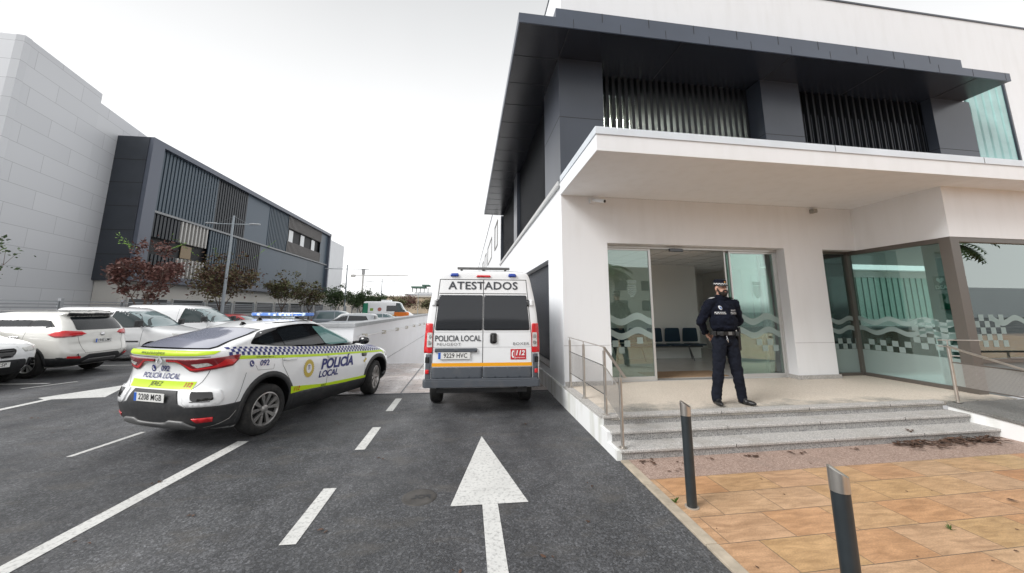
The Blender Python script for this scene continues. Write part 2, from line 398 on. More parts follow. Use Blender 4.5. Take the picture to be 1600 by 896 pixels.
def slab_mat():
    """ochre sandstone flags in bonded rows"""
    m = bpy.data.materials.new('ochre_flags'); m.use_nodes = True; nt = m.node_tree; N = nt.nodes; L = nt.links; b = N['Principled BSDF']
    tc = N.new('ShaderNodeTexCoord'); br = N.new('ShaderNodeTexBrick')
    mp0 = N.new('ShaderNodeMapping'); mp0.inputs['Location'].default_value = (0.13, -0.03, 0)
    L.new(tc.outputs['Object'], mp0.inputs['Vector']); L.new(mp0.outputs['Vector'], br.inputs['Vector'])
    br.inputs['Scale'].default_value = 1.0; br.inputs['Mortar Size'].default_value = 0.0035; br.inputs['Mortar Smooth'].default_value = 0.3
    br.inputs['Brick Width'].default_value = 0.60; br.inputs['Row Height'].default_value = 0.37; br.offset = 0.42; br.offset_frequency = 2
    br.inputs['Color1'].default_value = (0.0, 0.0, 0.0, 1); br.inputs['Color2'].default_value = (1, 1, 1, 1); br.inputs['Bias'].default_value = 0.0
    br.inputs['Mortar'].default_value = (0.5, 0.5, 0.5, 1)
    bw = N.new('ShaderNodeRGBToBW'); L.new(br.outputs['Color'], bw.inputs['Color'])
    rb = N.new('ShaderNodeValToRGB'); rb.color_ramp.interpolation = 'LINEAR'; E = rb.color_ramp.elements
    E[0].position = 0.0; E[0].color = (0.49, 0.235, 0.10, 1); E[1].position = 1.0; E[1].color = (0.49, 0.335, 0.165, 1)
    for p, c in ((0.12, (0.53, 0.30, 0.155, 1)), (0.38, (0.52, 0.335, 0.205, 1)), (0.62, (0.53, 0.355, 0.215, 1)), (0.85, (0.53, 0.335, 0.175, 1))):
        x = E.new(p); x.color = c
    L.new(bw.outputs['Val'], rb.inputs['Fac'])
    # veins: stretched noise, one phase per flag
    mp = N.new('ShaderNodeMapping'); mp.inputs['Scale'].default_value = (2.2, 9.0, 1); mp.inputs['Rotation'].default_value = (0, 0, 0.15)
    ca = N.new('ShaderNodeVectorMath'); ca.operation = 'MULTIPLY_ADD'; ca.inputs[1].default_value = (9, 7, 3)
    L.new(br.outputs['Color'], ca.inputs[0]); L.new(tc.outputs['Object'], ca.inputs[2]); L.new(ca.outputs['Vector'], mp.inputs['Vector'])
    n = N.new('ShaderNodeTexNoise'); n.inputs['Scale'].default_value = 1.7; n.inputs['Detail'].default_value = 8; n.inputs['Roughness'].default_value = 0.62; n.inputs['Distortion'].default_value = 0.6
    L.new(mp.outputs['Vector'], n.inputs['Vector'])
    rv = N.new('ShaderNodeValToRGB'); E = rv.color_ramp.elements
    E[0].position = 0.34; E[0].color = (0.72, 0.68, 0.64, 1); E[1].position = 0.66; E[1].color = (1.14, 1.12, 1.10, 1)
    L.new(n.outputs['Fac'], rv.inputs['Fac'])
    mu = N.new('ShaderNodeMix'); mu.data_type = 'RGBA'; mu.blend_type = 'MULTIPLY'; mu.inputs['Factor'].default_value = 1
    L.new(rb.outputs['Color'], mu.inputs['A']); L.new(rv.outputs['Color'], mu.inputs['B'])
    mo = N.new('ShaderNodeMix'); mo.data_type = 'RGBA'; mo.inputs['B'].default_value = (0.13, 0.105, 0.075, 1)
    L.new(br.outputs['Fac'], mo.inputs['Factor']); L.new(mu.outputs['Result'], mo.inputs['A']); L.new(mo.outputs['Result'], b.inputs['Base Color'])
    gr = N.new('ShaderNodeTexNoise'); gr.inputs['Scale'].default_value = 90; gr.inputs['Detail'].default_value = 4; L.new(tc.outputs['Object'], gr.inputs['Vector'])
    gm_ = N.new('ShaderNodeMapRange'); gm_.inputs['From Min'].default_value = .3; gm_.inputs['From Max'].default_value = .7; gm_.inputs['To Min'].default_value = .82; gm_.inputs['To Max'].default_value = 1.14; L.new(gr.outputs['Fac'], gm_.inputs['Value'])
    g2_ = N.new('ShaderNodeVectorMath'); g2_.operation = 'SCALE'; L.new(mo.outputs['Result'], g2_.inputs[0]); L.new(gm_.outputs['Result'], g2_.inputs['Scale']); L.new(g2_.outputs['Vector'], b.inputs['Base Color'])
    b.inputs['Roughness'].default_value = 0.38
    bp = N.new('ShaderNodeBump'); bp.inputs['Strength'].default_value = 0.6; bp.inputs['Distance'].default_value = 0.004; bp.invert = True
    L.new(br.outputs['Fac'], bp.inputs['Height']); L.new(bp.outputs['Normal'], b.inputs['Normal'])
    MATS['ochre_flags'] = m; return m
flags_m = slab_mat()
gravel_m = granite_mat('pink_aggregate', (0.20, 0.13, 0.10), (0.50, 0.38, 0.32), (0.24, 0.18, 0.15))
kerb_m = mat('kerb_concrete', (0.42, 0.36, 0.28), 0.7, var=0.2, vscale=8, dirt=(0.2, 0.18, 0.14), dscale=3, damt=0.6, bump=0.1)
paver_m = mat('pink_pavers', (0.50, 0.44, 0.41), 0.55, var=0.15, vscale=3, dirt=(0.3, 0.27, 0.25), dscale=1.2, damt=0.5)
# ------------------------------------------------------------------ vehicle toolkit
def interp_keys(keys, sub=5):
    ks = [Vector(k) for k in keys] if len(keys[0]) <= 4 else None
    out = []; n = len(keys); D = len(keys[0])
    for i in range(n - 1):
        a, b, c, d = keys[max(i - 1, 0)], keys[i], keys[i + 1], keys[min(i + 2, n - 1)]
        for j in range(sub):
            t = j / sub; row = []
            for q in range(D):
                m0 = (c[q] - a[q]) * 0.5 if i > 0 else (c[q] - b[q])
                m1 = (d[q] - b[q]) * 0.5 if i < n - 2 else (c[q] - b[q])
                dl = c[q] - b[q]
                # monotone limiting keeps crisp lines from ringing
                if dl == 0: m0 = m1 = 0
                else:
                    m0 = max(min(m0 / dl, 2.2), 0) * dl; m1 = max(min(m1 / dl, 2.2), 0) * dl
                h00 = 2*t**3-3*t*t+1; h10 = t**3-2*t*t+t; h01 = -2*t**3+3*t*t; h11 = t**3-t*t
                row.append(h00*b[q]+h10*m0+h01*c[q]+h11*m1)
            out.append(row)
    out.append(list(keys[-1])); return out

def spow(a, p): return math.copysign(abs(a) ** p, a)

class Veh:
    xc = 0.9
    def __init__(s, root, keys, paint, nr=2.6, nf=2.3, sub=5, ncap=15, nside=26, arches=(), archr=0.40, hollow=None):
        s.root = root
        L = interp_keys(keys, sub); rings = []
        for z, xr, xf, w, cr, cf in L:
            r = []
            for i in range(ncap + 1):
                ph = -PI/2 + PI * i / ncap      # rear cap, from right side to left side
                r.append((xr + cr - cr * abs(math.cos(ph)) ** (2/nr), w * spow(math.sin(ph), 2/nr), z))
            for i in range(1, nside):
                t = i / nside; r.append((xr + cr + (xf - cf - xr - cr) * t, w, z))
            for i in range(ncap + 1):
                ph = PI/2 - PI * i / ncap
                r.append((xf - cf + cf * abs(math.cos(ph)) ** (2/nf), w * spow(math.sin(ph), 2/nf), z))
            for i in range(1, nside):
                t = i / nside; r.append((xf - cf - (xf - cf - xr - cr) * t, -w, z))
            rings.append(r)
        n = len(rings[0]); v = [p for r in rings for p in r]; f = []
        for j in range(len(rings) - 1):
            for i in range(n):
                f.append((j*n+i, (j+1)*n+i, (j+1)*n+(i+1) % n, j*n+(i+1) % n))
        f.append(tuple(range(n))); f.append(tuple(range((len(rings)-1)*n, len(rings)*n))[::-1])
        me = bpy.data.meshes.new('body'); me.from_pydata(v, [], f)
        bm = bmesh.new(); bm.from_mesh(me)
        bmesh.ops.remove_doubles(bm, verts=bm.verts, dist=0.0004)
        bmesh.ops.recalc_face_normals(bm, faces=bm.faces)
        bmesh.ops.triangulate(bm, faces=[x for x in bm.faces if len(x.verts) > 4])
        s.bvh = BVHTree.FromBMesh(bm); bm.to_mesh(me); bm.free()
        o = bpy.data.objects.new('body', me); COL.objects.link(o)
        me.materials.append(paint); me.materials.append(plastic)
        if arches:
            cb = MB()
            for ax in arches:
                for sd in (-1, 1): cb.cyl((ax, sd*0.55, archr*0.9), (ax, sd*1.3, archr*0.9), archr, n=48)
            co = cb.build('cut', plastic)
            md = o.modifiers.new('b', 'BOOLEAN'); md.operation = 'DIFFERENCE'; md.object = co; md.solver = 'EXACT'
            dg = bpy.context.evaluated_depsgraph_get(); dg.update()
            nm = bpy.data.meshes.new_from_object(o.evaluated_get(dg))
            o.modifiers.clear(); o.data = nm; bpy.data.objects.remove(co)
            nm.materials.clear(); nm.materials.append(paint); nm.materials.append(rim_dark)
            for p in nm.polygons:
                p.material_index = 0
                for ax in arches:
                    d = math.hypot(p.center.x - ax, p.center.z - archr*0.9)
                    if d < archr + 0.004 and (abs(d - archr) < 0.03 and abs(p.normal.y) < 0.4 or abs(abs(p.center.y) - 0.55) < 0.01): p.material_index = 1
            me = nm
        for p in me.polygons: p.use_smooth = True
        me.set_sharp_from_angle(angle=R(38))
        o.data.name = 'body'; o.name = 'body'; o.parent = root; s.body = o
    def hit(s, p2, mode, off):
        if mode == 'R': o, d = Vector((p2[0], -3, p2[1])), Vector((0, 1, 0))
        elif mode == 'L': o, d = Vector((p2[0], 3, p2[1])), Vector((0, -1, 0))
        elif mode == 'B': o, d = Vector((-3, -p2[0], p2[1])), Vector((1, 0, 0))
        elif mode == 'C': a = p2[0]; dv = Vector((-math.cos(a), -math.sin(a), 0)); o, d = Vector((s.xc, 0, p2[1])) + dv*3, -dv
        elif mode == 'F': o, d = Vector((9, p2[0], p2[1])), Vector((-1, 0, 0))
        else: o, d = Vector((p2[0], p2[1], 5)), Vector((0, 0, -1))
        h, n, i, _ = s.bvh.ray_cast(o, d)
        if h is None:
            # beside the outline: nearest point of the skin
            q = o + d * 2.2; h, n, i, _ = s.bvh.find_nearest(q)
        if n.dot(d) > 0: n = -n
        return h + n * off
    def put(s, mb, v2, f2, mode, off=0.004, lim=0.06):
        v, f = refine(v2, f2, lim)
        P = [s.hit(p, mode, off) for p in v]
        ref = {'R': Vector((0, -1, 0)), 'L': Vector((0, 1, 0)), 'B': Vector((-1, 0, 0)), 'F': Vector((1, 0, 0)), 'T': Vector((0, 0, 1)), 'C': None}[mode]
        acc = Vector()
        for t in f: acc += (P[t[1]] - P[t[0]]).cross(P[t[2]] - P[t[0]])
        if ref is None:
            a = sum(p[0] for p in v) / len(v); ref = Vector((-math.cos(a), -math.sin(a), 0))
        if acc.dot(ref) < 0: f = [t[::-1] for t in f]
        mb.add(P, f)
    def panel(s, name, m, pts, mode, off=0.004, lim=0.06, parent=None, thick=0.0, inner=None, both=False):
        if both: s.panel(name, m, pts, 'L', off, lim, parent, thick); mode = 'R'
        mb = MB(); v, f = poly_mesh(pts); s.put(mb, v, f, mode, off, lim)
        o = mb.build(name, m, parent or s.root, smooth=True, fix=False)
        if thick:
            k = o.modifiers.new('solid', 'SOLIDIFY'); k.thickness = thick; k.offset = -1
        return o
    def multi(s, name, m, polys, mode, off=0.004, lim=0.06, parent=None, thick=0.0):
        mb = MB()
        for pts in polys:
            v, f = poly_mesh(pts); s.put(mb, v, f, mode, off, lim)
        o = mb.build(name, m, parent or s.root, smooth=True, fix=False)
        if thick:
            k = o.modifiers.new('solid', 'SOLIDIFY'); k.thickness = thick; k.offset = -1
        return o
    def lines(s, name, polylines, w=0.006, m=None, parent=None, off=0.002):
        ms = sorted(set(q[0] for q in polylines))
        for m_ in ms[1:]: s.lines(name, [q for q in polylines if q[0] == m_], w, m, parent, off)
        mb = MB()
        for mode, pl in [q for q in polylines if q[0] == ms[0]]:
            for a, b in zip(pl[:-1], pl[1:]):
                a = Vector(a); b = Vector(b); d = (b - a); 
                if d.length < 1e-5: continue
                n = Vector((-d.y, d.x)).normalized() * w * 0.5; e = d.normalized() * w * 0.4
                q = [a - n - e, b - n + e, b + n + e, a + n - e]
                s.put(mb, [tuple(x) for x in q], [(0, 1, 2, 3)], mode, off, 0.05)
        return mb.build(name, m or gap_m, parent or s.root, smooth=True, fix=False)
    def text(s, name, m, txt, size, at, mode, off=0.007, shear=0.0, width=1.0, bold=0.0, rot=0.0, spacing=1.0, parent=None, align='CENTER'):
        v, f = text_mesh(txt, size, shear, bold, spacing, width, align)
        c, sn = math.cos(rot), math.sin(rot)
        sx = -1 if mode == 'L' else 1
        v = [(at[0] + sx * (x*c - y*sn), at[1] + x*sn + y*c) for x, y in v]
        mb = MB(); s.put(mb, v, f, mode, off, 0.05)
        return mb.build(name, m, parent or s.root, fix=False)
    def arc_trim(s, name, m, ax, az, r0, r1, a0, a1, off=0.010, thick=0.012, modes=('R', 'L')):
        for md in modes[1:]: s.arc_trim(name, m, ax, az, r0, r1, a0, a1, off, thick, (md,))
        mb = MB()
        for md in modes[:1]:
            pts = []
            for i in range(25): t = R(a0 + (a1 - a0) * i / 24); pts.append((ax + r1*math.cos(t), az + r1*math.sin(t)))
            for i in range(25): t = R(a1 + (a0 - a1) * i / 24); pts.append((ax + r0*math.cos(t), az + r0*math.sin(t)))
            v, f = poly_mesh(pts); s.put(mb, v, f, md, off, 0.08)
        o = mb.build(name, m, s.root, smooth=True, fix=False)
        k = o.modifiers.new('solid', 'SOLIDIFY'); k.thickness = thick; k.offset = -1
        return o

def wheel(parent, x, y, side, r=0.34, w=0.22, rr=None, steer=0.0, style=5, silver=None, z=None):
    """side -1: outer face towards -y. A tyre with a rim child."""
    rr = rr or r * 0.66; z = z if z is not None else r
    t = MB(); s_ = side
    prof = [(rr, 0.02), (rr+0.008, 0.002), (rr+0.35*(r-rr), -0.008), (r-0.03, 0.004), (r-0.008, 0.02), (r, 0.045), (r, w-0.045), (r-0.008, w-0.02), (r-0.03, w), (rr, w-0.01), (rr-0.01, w-0.02)]
    t.lathe([(a, -s_*(h - 0.0)) for a, h in prof], 40, axis='y')
    for gy in (0.075, 0.115, 0.155):
        pass
    o = t.build('wheel', tyre_m, parent, smooth=True, angle=50)
    o.location = (x, y, z); o.rotation_euler = (0, 0, steer)
    rm = MB()
    rm.lathe([(rr+0.004, -s_*0.010), (rr-0.012, -s_*0.006), (rr-0.022, -s_*0.02), (rr-0.03, -s_*0.06)], 40, axis='y')
    def blade(a0, a1, r0, r1, w0, w1, d0, d1):
        """from hub to lip, a flat spoke with depth"""
        def P(a, rad, off, dep):
            return (rad*math.cos(a) - off*math.sin(a), -s_*dep, rad*math.sin(a) + off*math.cos(a))
        v = [P(a0, r0, -w0, d0), P(a0, r0, w0, d0), P(a1, r1, w1, d1), P(a1, r1, -w1, d1)]
        v += [P(a0, r0, -w0, d0+0.035), P(a0, r0, w0, d0+0.035), P(a1, r1, w1, d1+0.035), P(a1, r1, -w1, d1+0.035)]
        rm.add(v, [(0,1,2,3),(4,7,6,5),(0,4,5,1),(1,5,6,2),(2,6,7,3),(3,7,4,0)])
    for k in range(5):
        a = PI/2 + 2*PI*k/5
        if style == 5:
            for e in (-1, 1): blade(a + e*0.10, a + e*0.30, 0.045, rr-0.015, 0.012, 0.030, 0.03, 0.012)
        elif style == 10:
            for e in (-1, 1): blade(a + e*0.20, a + e*0.22, 0.04, rr-0.015, 0.014, 0.017, 0.03, 0.012)
        else:
            blade(a, a, 0.04, rr-0.01, 0.03, 0.04, 0.02, 0.012)
    rm.lathe([(0.0, -s_*0.018), (0.028, -s_*0.018), (0.055, -s_*0.03), (0.06, -s_*0.06)], 20, axis='y')
    ro = rm.build('rim', silver or rim_m, o, smooth=True, angle=30)
    dk = MB(); dk.lathe([(0.0, -s_*0.075), (rr-0.012, -s_*0.075), (rr-0.01, -s_*0.03)], 32, axis='y')
    dk.build('dark_backing_disc', rim_dark, o, smooth=True, angle=30)  # plain dark disc filling the wheel behind the spokes
    return o

def plate(veh, txt, x, z, w=0.52, h=0.11, mode='B', tilt=0.0, parent=None, y=0.0):
    """EU number plate as a thin solid"""
    sx = -1 if mode == 'B' else 1
    mb = MB(); mb.box(-0.006, 0.0, -w/2, w/2, -h/2, h/2)
    p = mb.build('number_plate', plate_white, parent or veh.root, bevel=0.002)
    p.location = (x, y, z); p.rotation_euler = (0, tilt if mode == 'B' else -tilt, 0 if mode == 'B' else PI)
    b = MB(); b.box(-0.0075, -0.002, w/2-0.045, w/2-0.002, -h/2+0.003, h/2-0.003)
    b.build('country_band', plate_blue, p)
    v, f = text_mesh(txt, h*0.95, 0, 0.001, 1.06, 0.84)
    t = MB(); t.add([(-0.0085, -a+ -0.022, c) for a, c in v], f)
    t.build('number', black_film, p, fix=False)
    return p

def seam(*pts): return [tuple(p) for p in pts]
# ------------------------------------------------------------------ police coupe-SUV
TH = R(69.2)
PO = (-4.05, 5.59, 0.0)
pc = thing('police_car', 'white police car with lime bands, checkered waistline and blue light bar on its roof', 'car', PO, TH)
keys = [(.20,.34,4.28,.78,.40,.60),(.30,.10,4.46,.86,.45,.75),(.42,.03,4.55,.90,.45,.85),(.55,.00,4.57,.91,.45,.9),(.66,.02,4.56,.912,.45,.9),(.76,.07,4.52,.91,.46,.9),
        (.88,.095,4.40,.905,.46,.9),(.96,.085,4.12,.895,.46,.85),(1.03,.045,3.72,.875,.46,.75),(1.085,.02,3.40,.85,.46,.65),(1.115,.035,3.26,.82,.42,.6),(1.14,.10,3.17,.795,.36,.55),
        (1.20,.24,3.04,.775,.30,.5),(1.30,.47,2.84,.735,.28,.5),(1.40,.74,2.62,.69,.26,.45),(1.48,1.02,2.42,.645,.25,.40),(1.535,1.28,2.24,.585,.24,.34),(1.565,1.50,2.12,.50,.22,.22),(1.578,1.64,2.02,.40,.16,.16)]
V = Veh(pc, keys, paint_car, arches=(.92, 3.64), archr=.405, nr=3.0, ncap=40, nside=40, sub=7)
# lower cladding, arches, sill
V.panel('side_sill', plastic, [(1.30,.203),(3.24,.203),(3.24,.41),(2.6,.425),(1.55,.47),(1.30,.50)], 'R', .008, thick=.02, both=True)
for a in ((.92, 'rear'), (3.64, 'front')):
    V.arc_trim('wheel_arch_trim', plastic, a[0], .365, .40, .475, -22 if a[1] == 'rear' else -14, 196 if a[1] == 'rear' else 194)
V.panel('rear_bumper_cladding', plastic, [(-1.16,.25),(1.16,.25),(1.16,.53),(.80,.53),(.56,.53),(.47,.56),(.41,.70),(-.41,.70),(-.47,.56),(-.56,.53),(-.80,.53),(-1.16,.53)], 'C', .007, thick=.02, lim=.03)
sk = [(-.62,.30),(-.50,.26),(.50,.26),(.62,.30),(.50,.375),(.30,.385),(.22,.350),(.0,.345),(-.22,.350),(-.30,.385),(-.50,.375)]
V.panel('skid_trim', bumper_silver, round_poly(sk, .02), 'B', .028, thick=.03, lim=.04)
for sg in (-1, 1):
    pod = V.panel('bumper_pod', paint_car, round_poly([(sg*.46,.705),(sg*.86,.705),(sg*.89,.60),(sg*.86,.535),(sg*.56,.53),(sg*.50,.57)], .03), 'B', .016, thick=.02)
    g = V.panel('bumper_vent', gloss_black, round_poly([(sg*.57,.69),(sg*.80,.685),(sg*.83,.60),(sg*.64,.59),(sg*.60,.61)], .02), 'B', .020, parent=pod)
    V.multi('vent_bar', plastic, [[(sg*.60,zz),(sg*.80,zz),(sg*.80,zz+.008),(sg*.60,zz+.008)] for zz in (.615,.638,.661)], 'B', .027, parent=g, thick=.005)
    V.panel('rear_reflector', lamp_red, round_poly([(sg*.60,.405),(sg*.82,.415),(sg*.80,.365),(sg*.66,.355)], .015), 'B', .016, thick=.01)
    # lamps: rear face part and wrap-around part
    lp = V.panel('tail_lamp', lamp_dred, [(sg*.115,1.040),(sg*.45,1.040),(sg*.80,1.055),(sg*1.00,1.068),(sg*1.085,1.070),(sg*1.06,1.02),(sg*1.00,.965),(sg*.80,.935),(sg*.60,.905),(sg*.52,.915),(sg*.38,.985),(sg*.28,1.010),(sg*.115,1.010)], 'C', .010, lim=.025, thick=.012)
    V.panel('lamp_lens', lamp_clear, round_poly([(sg*.53,.995),(sg*.74,1.012),(sg*.80,.985),(sg*.62,.955)], .015), 'C', .014, parent=lp, lim=.025)
    V.panel('lamp_glow_strip', lamp_red, [(sg*.13,1.020),(sg*.32,1.018),(sg*.42,.985),(sg*.54,.925),(sg*.80,.955),(sg*1.00,.985),(sg*1.04,1.025),(sg*.92,1.04),(sg*.86,1.0),(sg*.80,.975),(sg*.57,.943),(sg*.45,.99),(sg*.34,1.030),(sg*.13,1.032)], 'C', .014, parent=lp, lim=.02)
em = MB()
EC = V.hit((0, 1.02), 'B', .02)
def ring(a, b, ia, ib, t=.012):
    o_ = [(0,b),(a,0),(0,-b),(-a,0)]; i_ = [(0,ib),(ia,0),(0,-ib),(-ia,0)]
    for k in range(4):
        q = [o_[k], o_[(k+1) % 4], i_[(k+1) % 4], i_[k]]
        em.prism([(p[0], p[1]) for p in q], -t, 0, axis='x')
ring(.062, .086, .026, .044)
e = em.build('badge', chrome, pc, bevel=.003); e.location = EC
# lime bands and writing on the tail
V.panel('lime_band', lime, [(-.80,1.115),(-.60,1.122),(0,1.125),(.60,1.122),(.86,1.118),(.80,1.09),(.60,1.078),(0,1.072),(-.60,1.078),(-.80,1.09)], 'C', .005, lim=.025)
V.text('writing', black_film, 'www.policialocaljerez.es', .040, (-.12,1.098), 'B', off=.008, shear=.3, width=1.1)
b2 = V.panel('lime_band', lime, [(-.60,.80),(.64,.80),(.60,.715),(-.57,.715)], 'C', .004, lim=.03)
V.text('writing', black_film, 'JEREZ', .070, (-.04,.760), 'B', off=.008, shear=.25, width=1.15, bold=0)
V.text('writing', red_film, '112', .070, (.47,.760), 'B', off=.008, shear=.25, width=1.1, bold=.002)
V.text('writing', navy, 'POLICÍA LOCAL', .088, (-.02,.85), 'B', off=.007, shear=.35, width=1.02, bold=.0008, spacing=1.02)
V.text('writing', navy, '092', .088, (.04,.935), 'B', off=.007, shear=.3, width=1.15, bold=.002)
def phone_icon(mode, cx, cz, r, flip=1):
    mb = MB(); pts = [(cx + r*math.cos(2*PI*i/20), cz + r*math.sin(2*PI*i/20)) for i in range(20)]
    v, f = poly_mesh(pts); V.put(mb, v, f, mode, .006, .03); o = mb.build('phone_sign', navy, pc, fix=False)
    mb = MB(); pts = [(cx+flip*r*a, cz+r*b) for a, b in ((-.35,.6),(-.05,.45),(-.15,.1),(.1,-.2),(.45,-.1),(.55,-.4),(.2,-.65),(-.3,-.3),(-.55,.2))]
    v, f = poly_mesh(pts); V.put(mb, v, f, mode, .008, .03); mb.build('handset', white_film, o, fix=False)
phone_icon('B', -.16, .935, .038)
plate(V, '2208 MGB', -.022, .625, tilt=-.06)
V.panel('rear_glass_edge', gloss_black, [(-.64,1.143),(.64,1.143),(.675,1.175),(.605,1.39),(.54,1.460),(.3,1.478),(0,1.482),(-.3,1.478),(-.54,1.460),(-.605,1.39),(-.675,1.175)], 'B', .002, lim=.03)
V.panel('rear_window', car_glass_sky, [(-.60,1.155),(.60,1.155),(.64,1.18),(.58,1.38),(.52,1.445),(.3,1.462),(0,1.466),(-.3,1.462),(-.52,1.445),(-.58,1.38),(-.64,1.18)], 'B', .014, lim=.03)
V.panel('windscreen', windscreen_m, [(-.60,1.155),(.60,1.155),(.64,1.18),(.52,1.47),(0,1.50),(-.52,1.47),(-.64,1.18)], 'F', .003)
V.lines('panel_gap', [('B', [(-.70,.93),(-.64,.80),(-.54,.70)]), ('B', [(.70,.93),(.64,.80),(.54,.70)]), ('B', [(-.72,1.066),(0,1.055),(.72,1.066)]),
    ('R', [(1.12,1.14),(1.13,.90),(1.20,.80),(1.32,.62),(1.34,.46)]), ('R', [(2.08,1.10),(2.11,.80),(2.10,.44)]), ('R', [(3.14,1.03),(3.18,.8),(3.20,.44)]), ('R', [(.52,.86),(.44,.60),(.40,.53)]),
    ('L', [(1.12,1.14),(1.13,.90),(1.20,.80),(1.32,.62)]), ('L', [(2.08,1.10),(2.11,.80),(2.10,.44)])], w=.006)
# side glass
DLO = [(.66,1.225),(.80,1.375),(1.02,1.455),(1.40,1.500),(1.80,1.512),(2.20,1.485),(2.52,1.405),(2.82,1.27),(3.06,1.105),(2.60,1.085),(1.90,1.105),(1.2,1.15),(.76,1.195)]
for sd_ in 'RL': V.panel('window_surround', gloss_black, curve_pts(DLO, 3), sd_, .004, lim=.03)
for nm, m_, pts in (('quarter_window', car_glass, [(.76,1.24),(.86,1.36),(1.05,1.425),(1.06,1.185),(.84,1.21)]),
                    ('rear_door_window', car_glass, [(1.16,1.44),(1.45,1.475),(1.72,1.483),(1.93,1.13),(1.24,1.165)]),
                    ('front_door_window', car_glass_teal, [(1.92,1.472),(2.16,1.455),(2.46,1.375),(2.72,1.26),(2.90,1.145),(2.88,1.12),(2.22,1.118),(2.12,1.15)])):
    V.panel(nm, m_, round_poly(pts, .03), 'R', .010, lim=.03); V.panel(nm, m_, round_poly(pts, .03), 'L', .010, lim=.06)
V.panel('dark_band_behind_mirror', gloss_black, [(2.66,1.11),(2.72,1.11),(2.74,1.25),(2.70,1.262)], 'R', .012, both=True) if False else None
# checks: three rows following the waistline
def lime_top(x):
    P = [(.30,1.060),(.60,1.052),(1.07,1.035),(2.05,.985),(3.0,.945),(3.7,.905),(3.86,.885)]
    for (a, b), (c, d) in zip(P[:-1], P[1:]):
        if a <= x <= c: return b + (d-b)*(x-a)/(c-a)
    return P[-1][1] if x > P[-1][0] else P[0][1]
def rowz(x, k): return lime_top(x) + .004 + k*.0355
wq, nq = [], []
mbw, mbn = MB(), MB(); x = .16; i = 0; dx = .041
for md in ('R', 'L'):
    x = .30; i = 0
    while x < 3.78:
        for k in range(3):
            fade = 1.0 if 0.55 < x else .75
            if (i + k) % 2 == 0:
                q = [(x, rowz(x, k)), (x+dx, rowz(x+dx, k)), (x+dx, rowz(x+dx, k+1)), (x, rowz(x, k+1))]
                V.put(mbn, q, [(0,1,2,3)], md, .005, .05)
        x += dx; i += 1
    mbn.build('checkered_band', navy, pc, fix=False); mbn = MB()
xs = [.38+.12*i for i in range(29)]+[3.84]
for md in ('R', 'L'):
    pts = [(x, lime_top(x)-.037) for x in xs] + [(3.87,.80)] + [(3.905,.83)] + [(x, lime_top(x)) for x in xs[::-1]]
    V.panel('lime_band', lime, pts, md, .005)
    lo = [(1.32,.47),(1.60,.475),(2.6,.425),(3.22,.41),(3.22,.455),(2.6,.475),(2.0,.50),(1.66,.535),(1.31,.575)]
    V.panel('lime_band', lime, lo, md, .011)
V.text('writing', black_film, 'www.policialocaljerez.es', .030, (.82,1.026), 'R', off=.008, shear=.3, rot=-.035)
V.text('writing', navy, '092', .095, (.80,.955), 'R', shear=.25, width=1.1, bold=.002, rot=-.03)
phone_icon('R', .60, .962, .036)
V.lines('fuel_flap', [('R', [(.66,.94),(.70,.875),(.96,.865),(.98,.93)])], w=.004)
V.text('writing', navy, 'POLICÍA', .230, (2.36,.800), 'R', shear=.20, width=1.0, bold=.009, rot=-.03)
V.text('writing', navy, 'LOCAL', .145, (2.13,.650), 'R', shear=.18, width=1.05, bold=.004, rot=-.03)
V.text('writing', red_film, '112', .085, (1.42,.522), 'R', off=.015, shear=.25, bold=.002)
V.text('writing', black_film, 'JEREZ', .050, (2.02,.475), 'R', off=.015, shear=.25, rot=-.04)
# municipal badge: a gold rosette with a small shield
def rosette():
    mb = MB(); cx, cz = 1.66, .79; pts = []
    for i in range(48):
        r_ = .145 if i % 2 else .128; t = 2*PI*i/48; pts.append((cx+.82*r_*math.cos(t), cz+r_*math.sin(t)))
    v, f = poly_mesh(pts); V.put(mb, v, f, 'R', .006, .04); o = mb.build('emblem', gold_film, pc, fix=False)
    mb = MB(); v, f = poly_mesh([(cx+.82*.072*math.cos(2*PI*i/24), cz+.072*math.sin(2*PI*i/24)) for i in range(24)]); V.put(mb, v, f, 'R', .008, .04); mb.build('emblem_field', white_film, o, fix=False)
    mb = MB()
    for zz in (.815,.795,.775): v, f = poly_mesh([(cx-.025,zz),(cx+.025,zz),(cx+.025,zz+.009),(cx-.025,zz+.009)]); V.put(mb, v, f, 'R', .010, .04)
    v, f = poly_mesh([(cx-.03,.83),(cx-.02,.845),(cx-.01,.835),(cx,.85),(cx+.01,.835),(cx+.02,.845),(cx+.03,.83)]); V.put(mb, v, f, 'R', .010, .04)
    mb.build('emblem_shield', navy, o, fix=False)
rosette()
V.panel('fender_vent', gloss_black, [(3.06,.905),(3.24,.895),(3.20,.835),(3.08,.84)], 'R', .012, thick=.01)
V.multi('small_flag', gold_film, [[(3.12,.74),(3.20,.80),(3.23,.77),(3.15,.71)]], 'R', .006)
# door handles
for x_, z_ in ((1.26,.965),(2.22,.925)):
    for md in ('R', 'L'):
        V.panel('door_handle', paint_car, round_poly([(x_-.12,z_-.012),(x_+.12,z_-.016),(x_+.12,z_+.012),(x_-.12,z_+.016)], .012), md, .035, thick=.022)
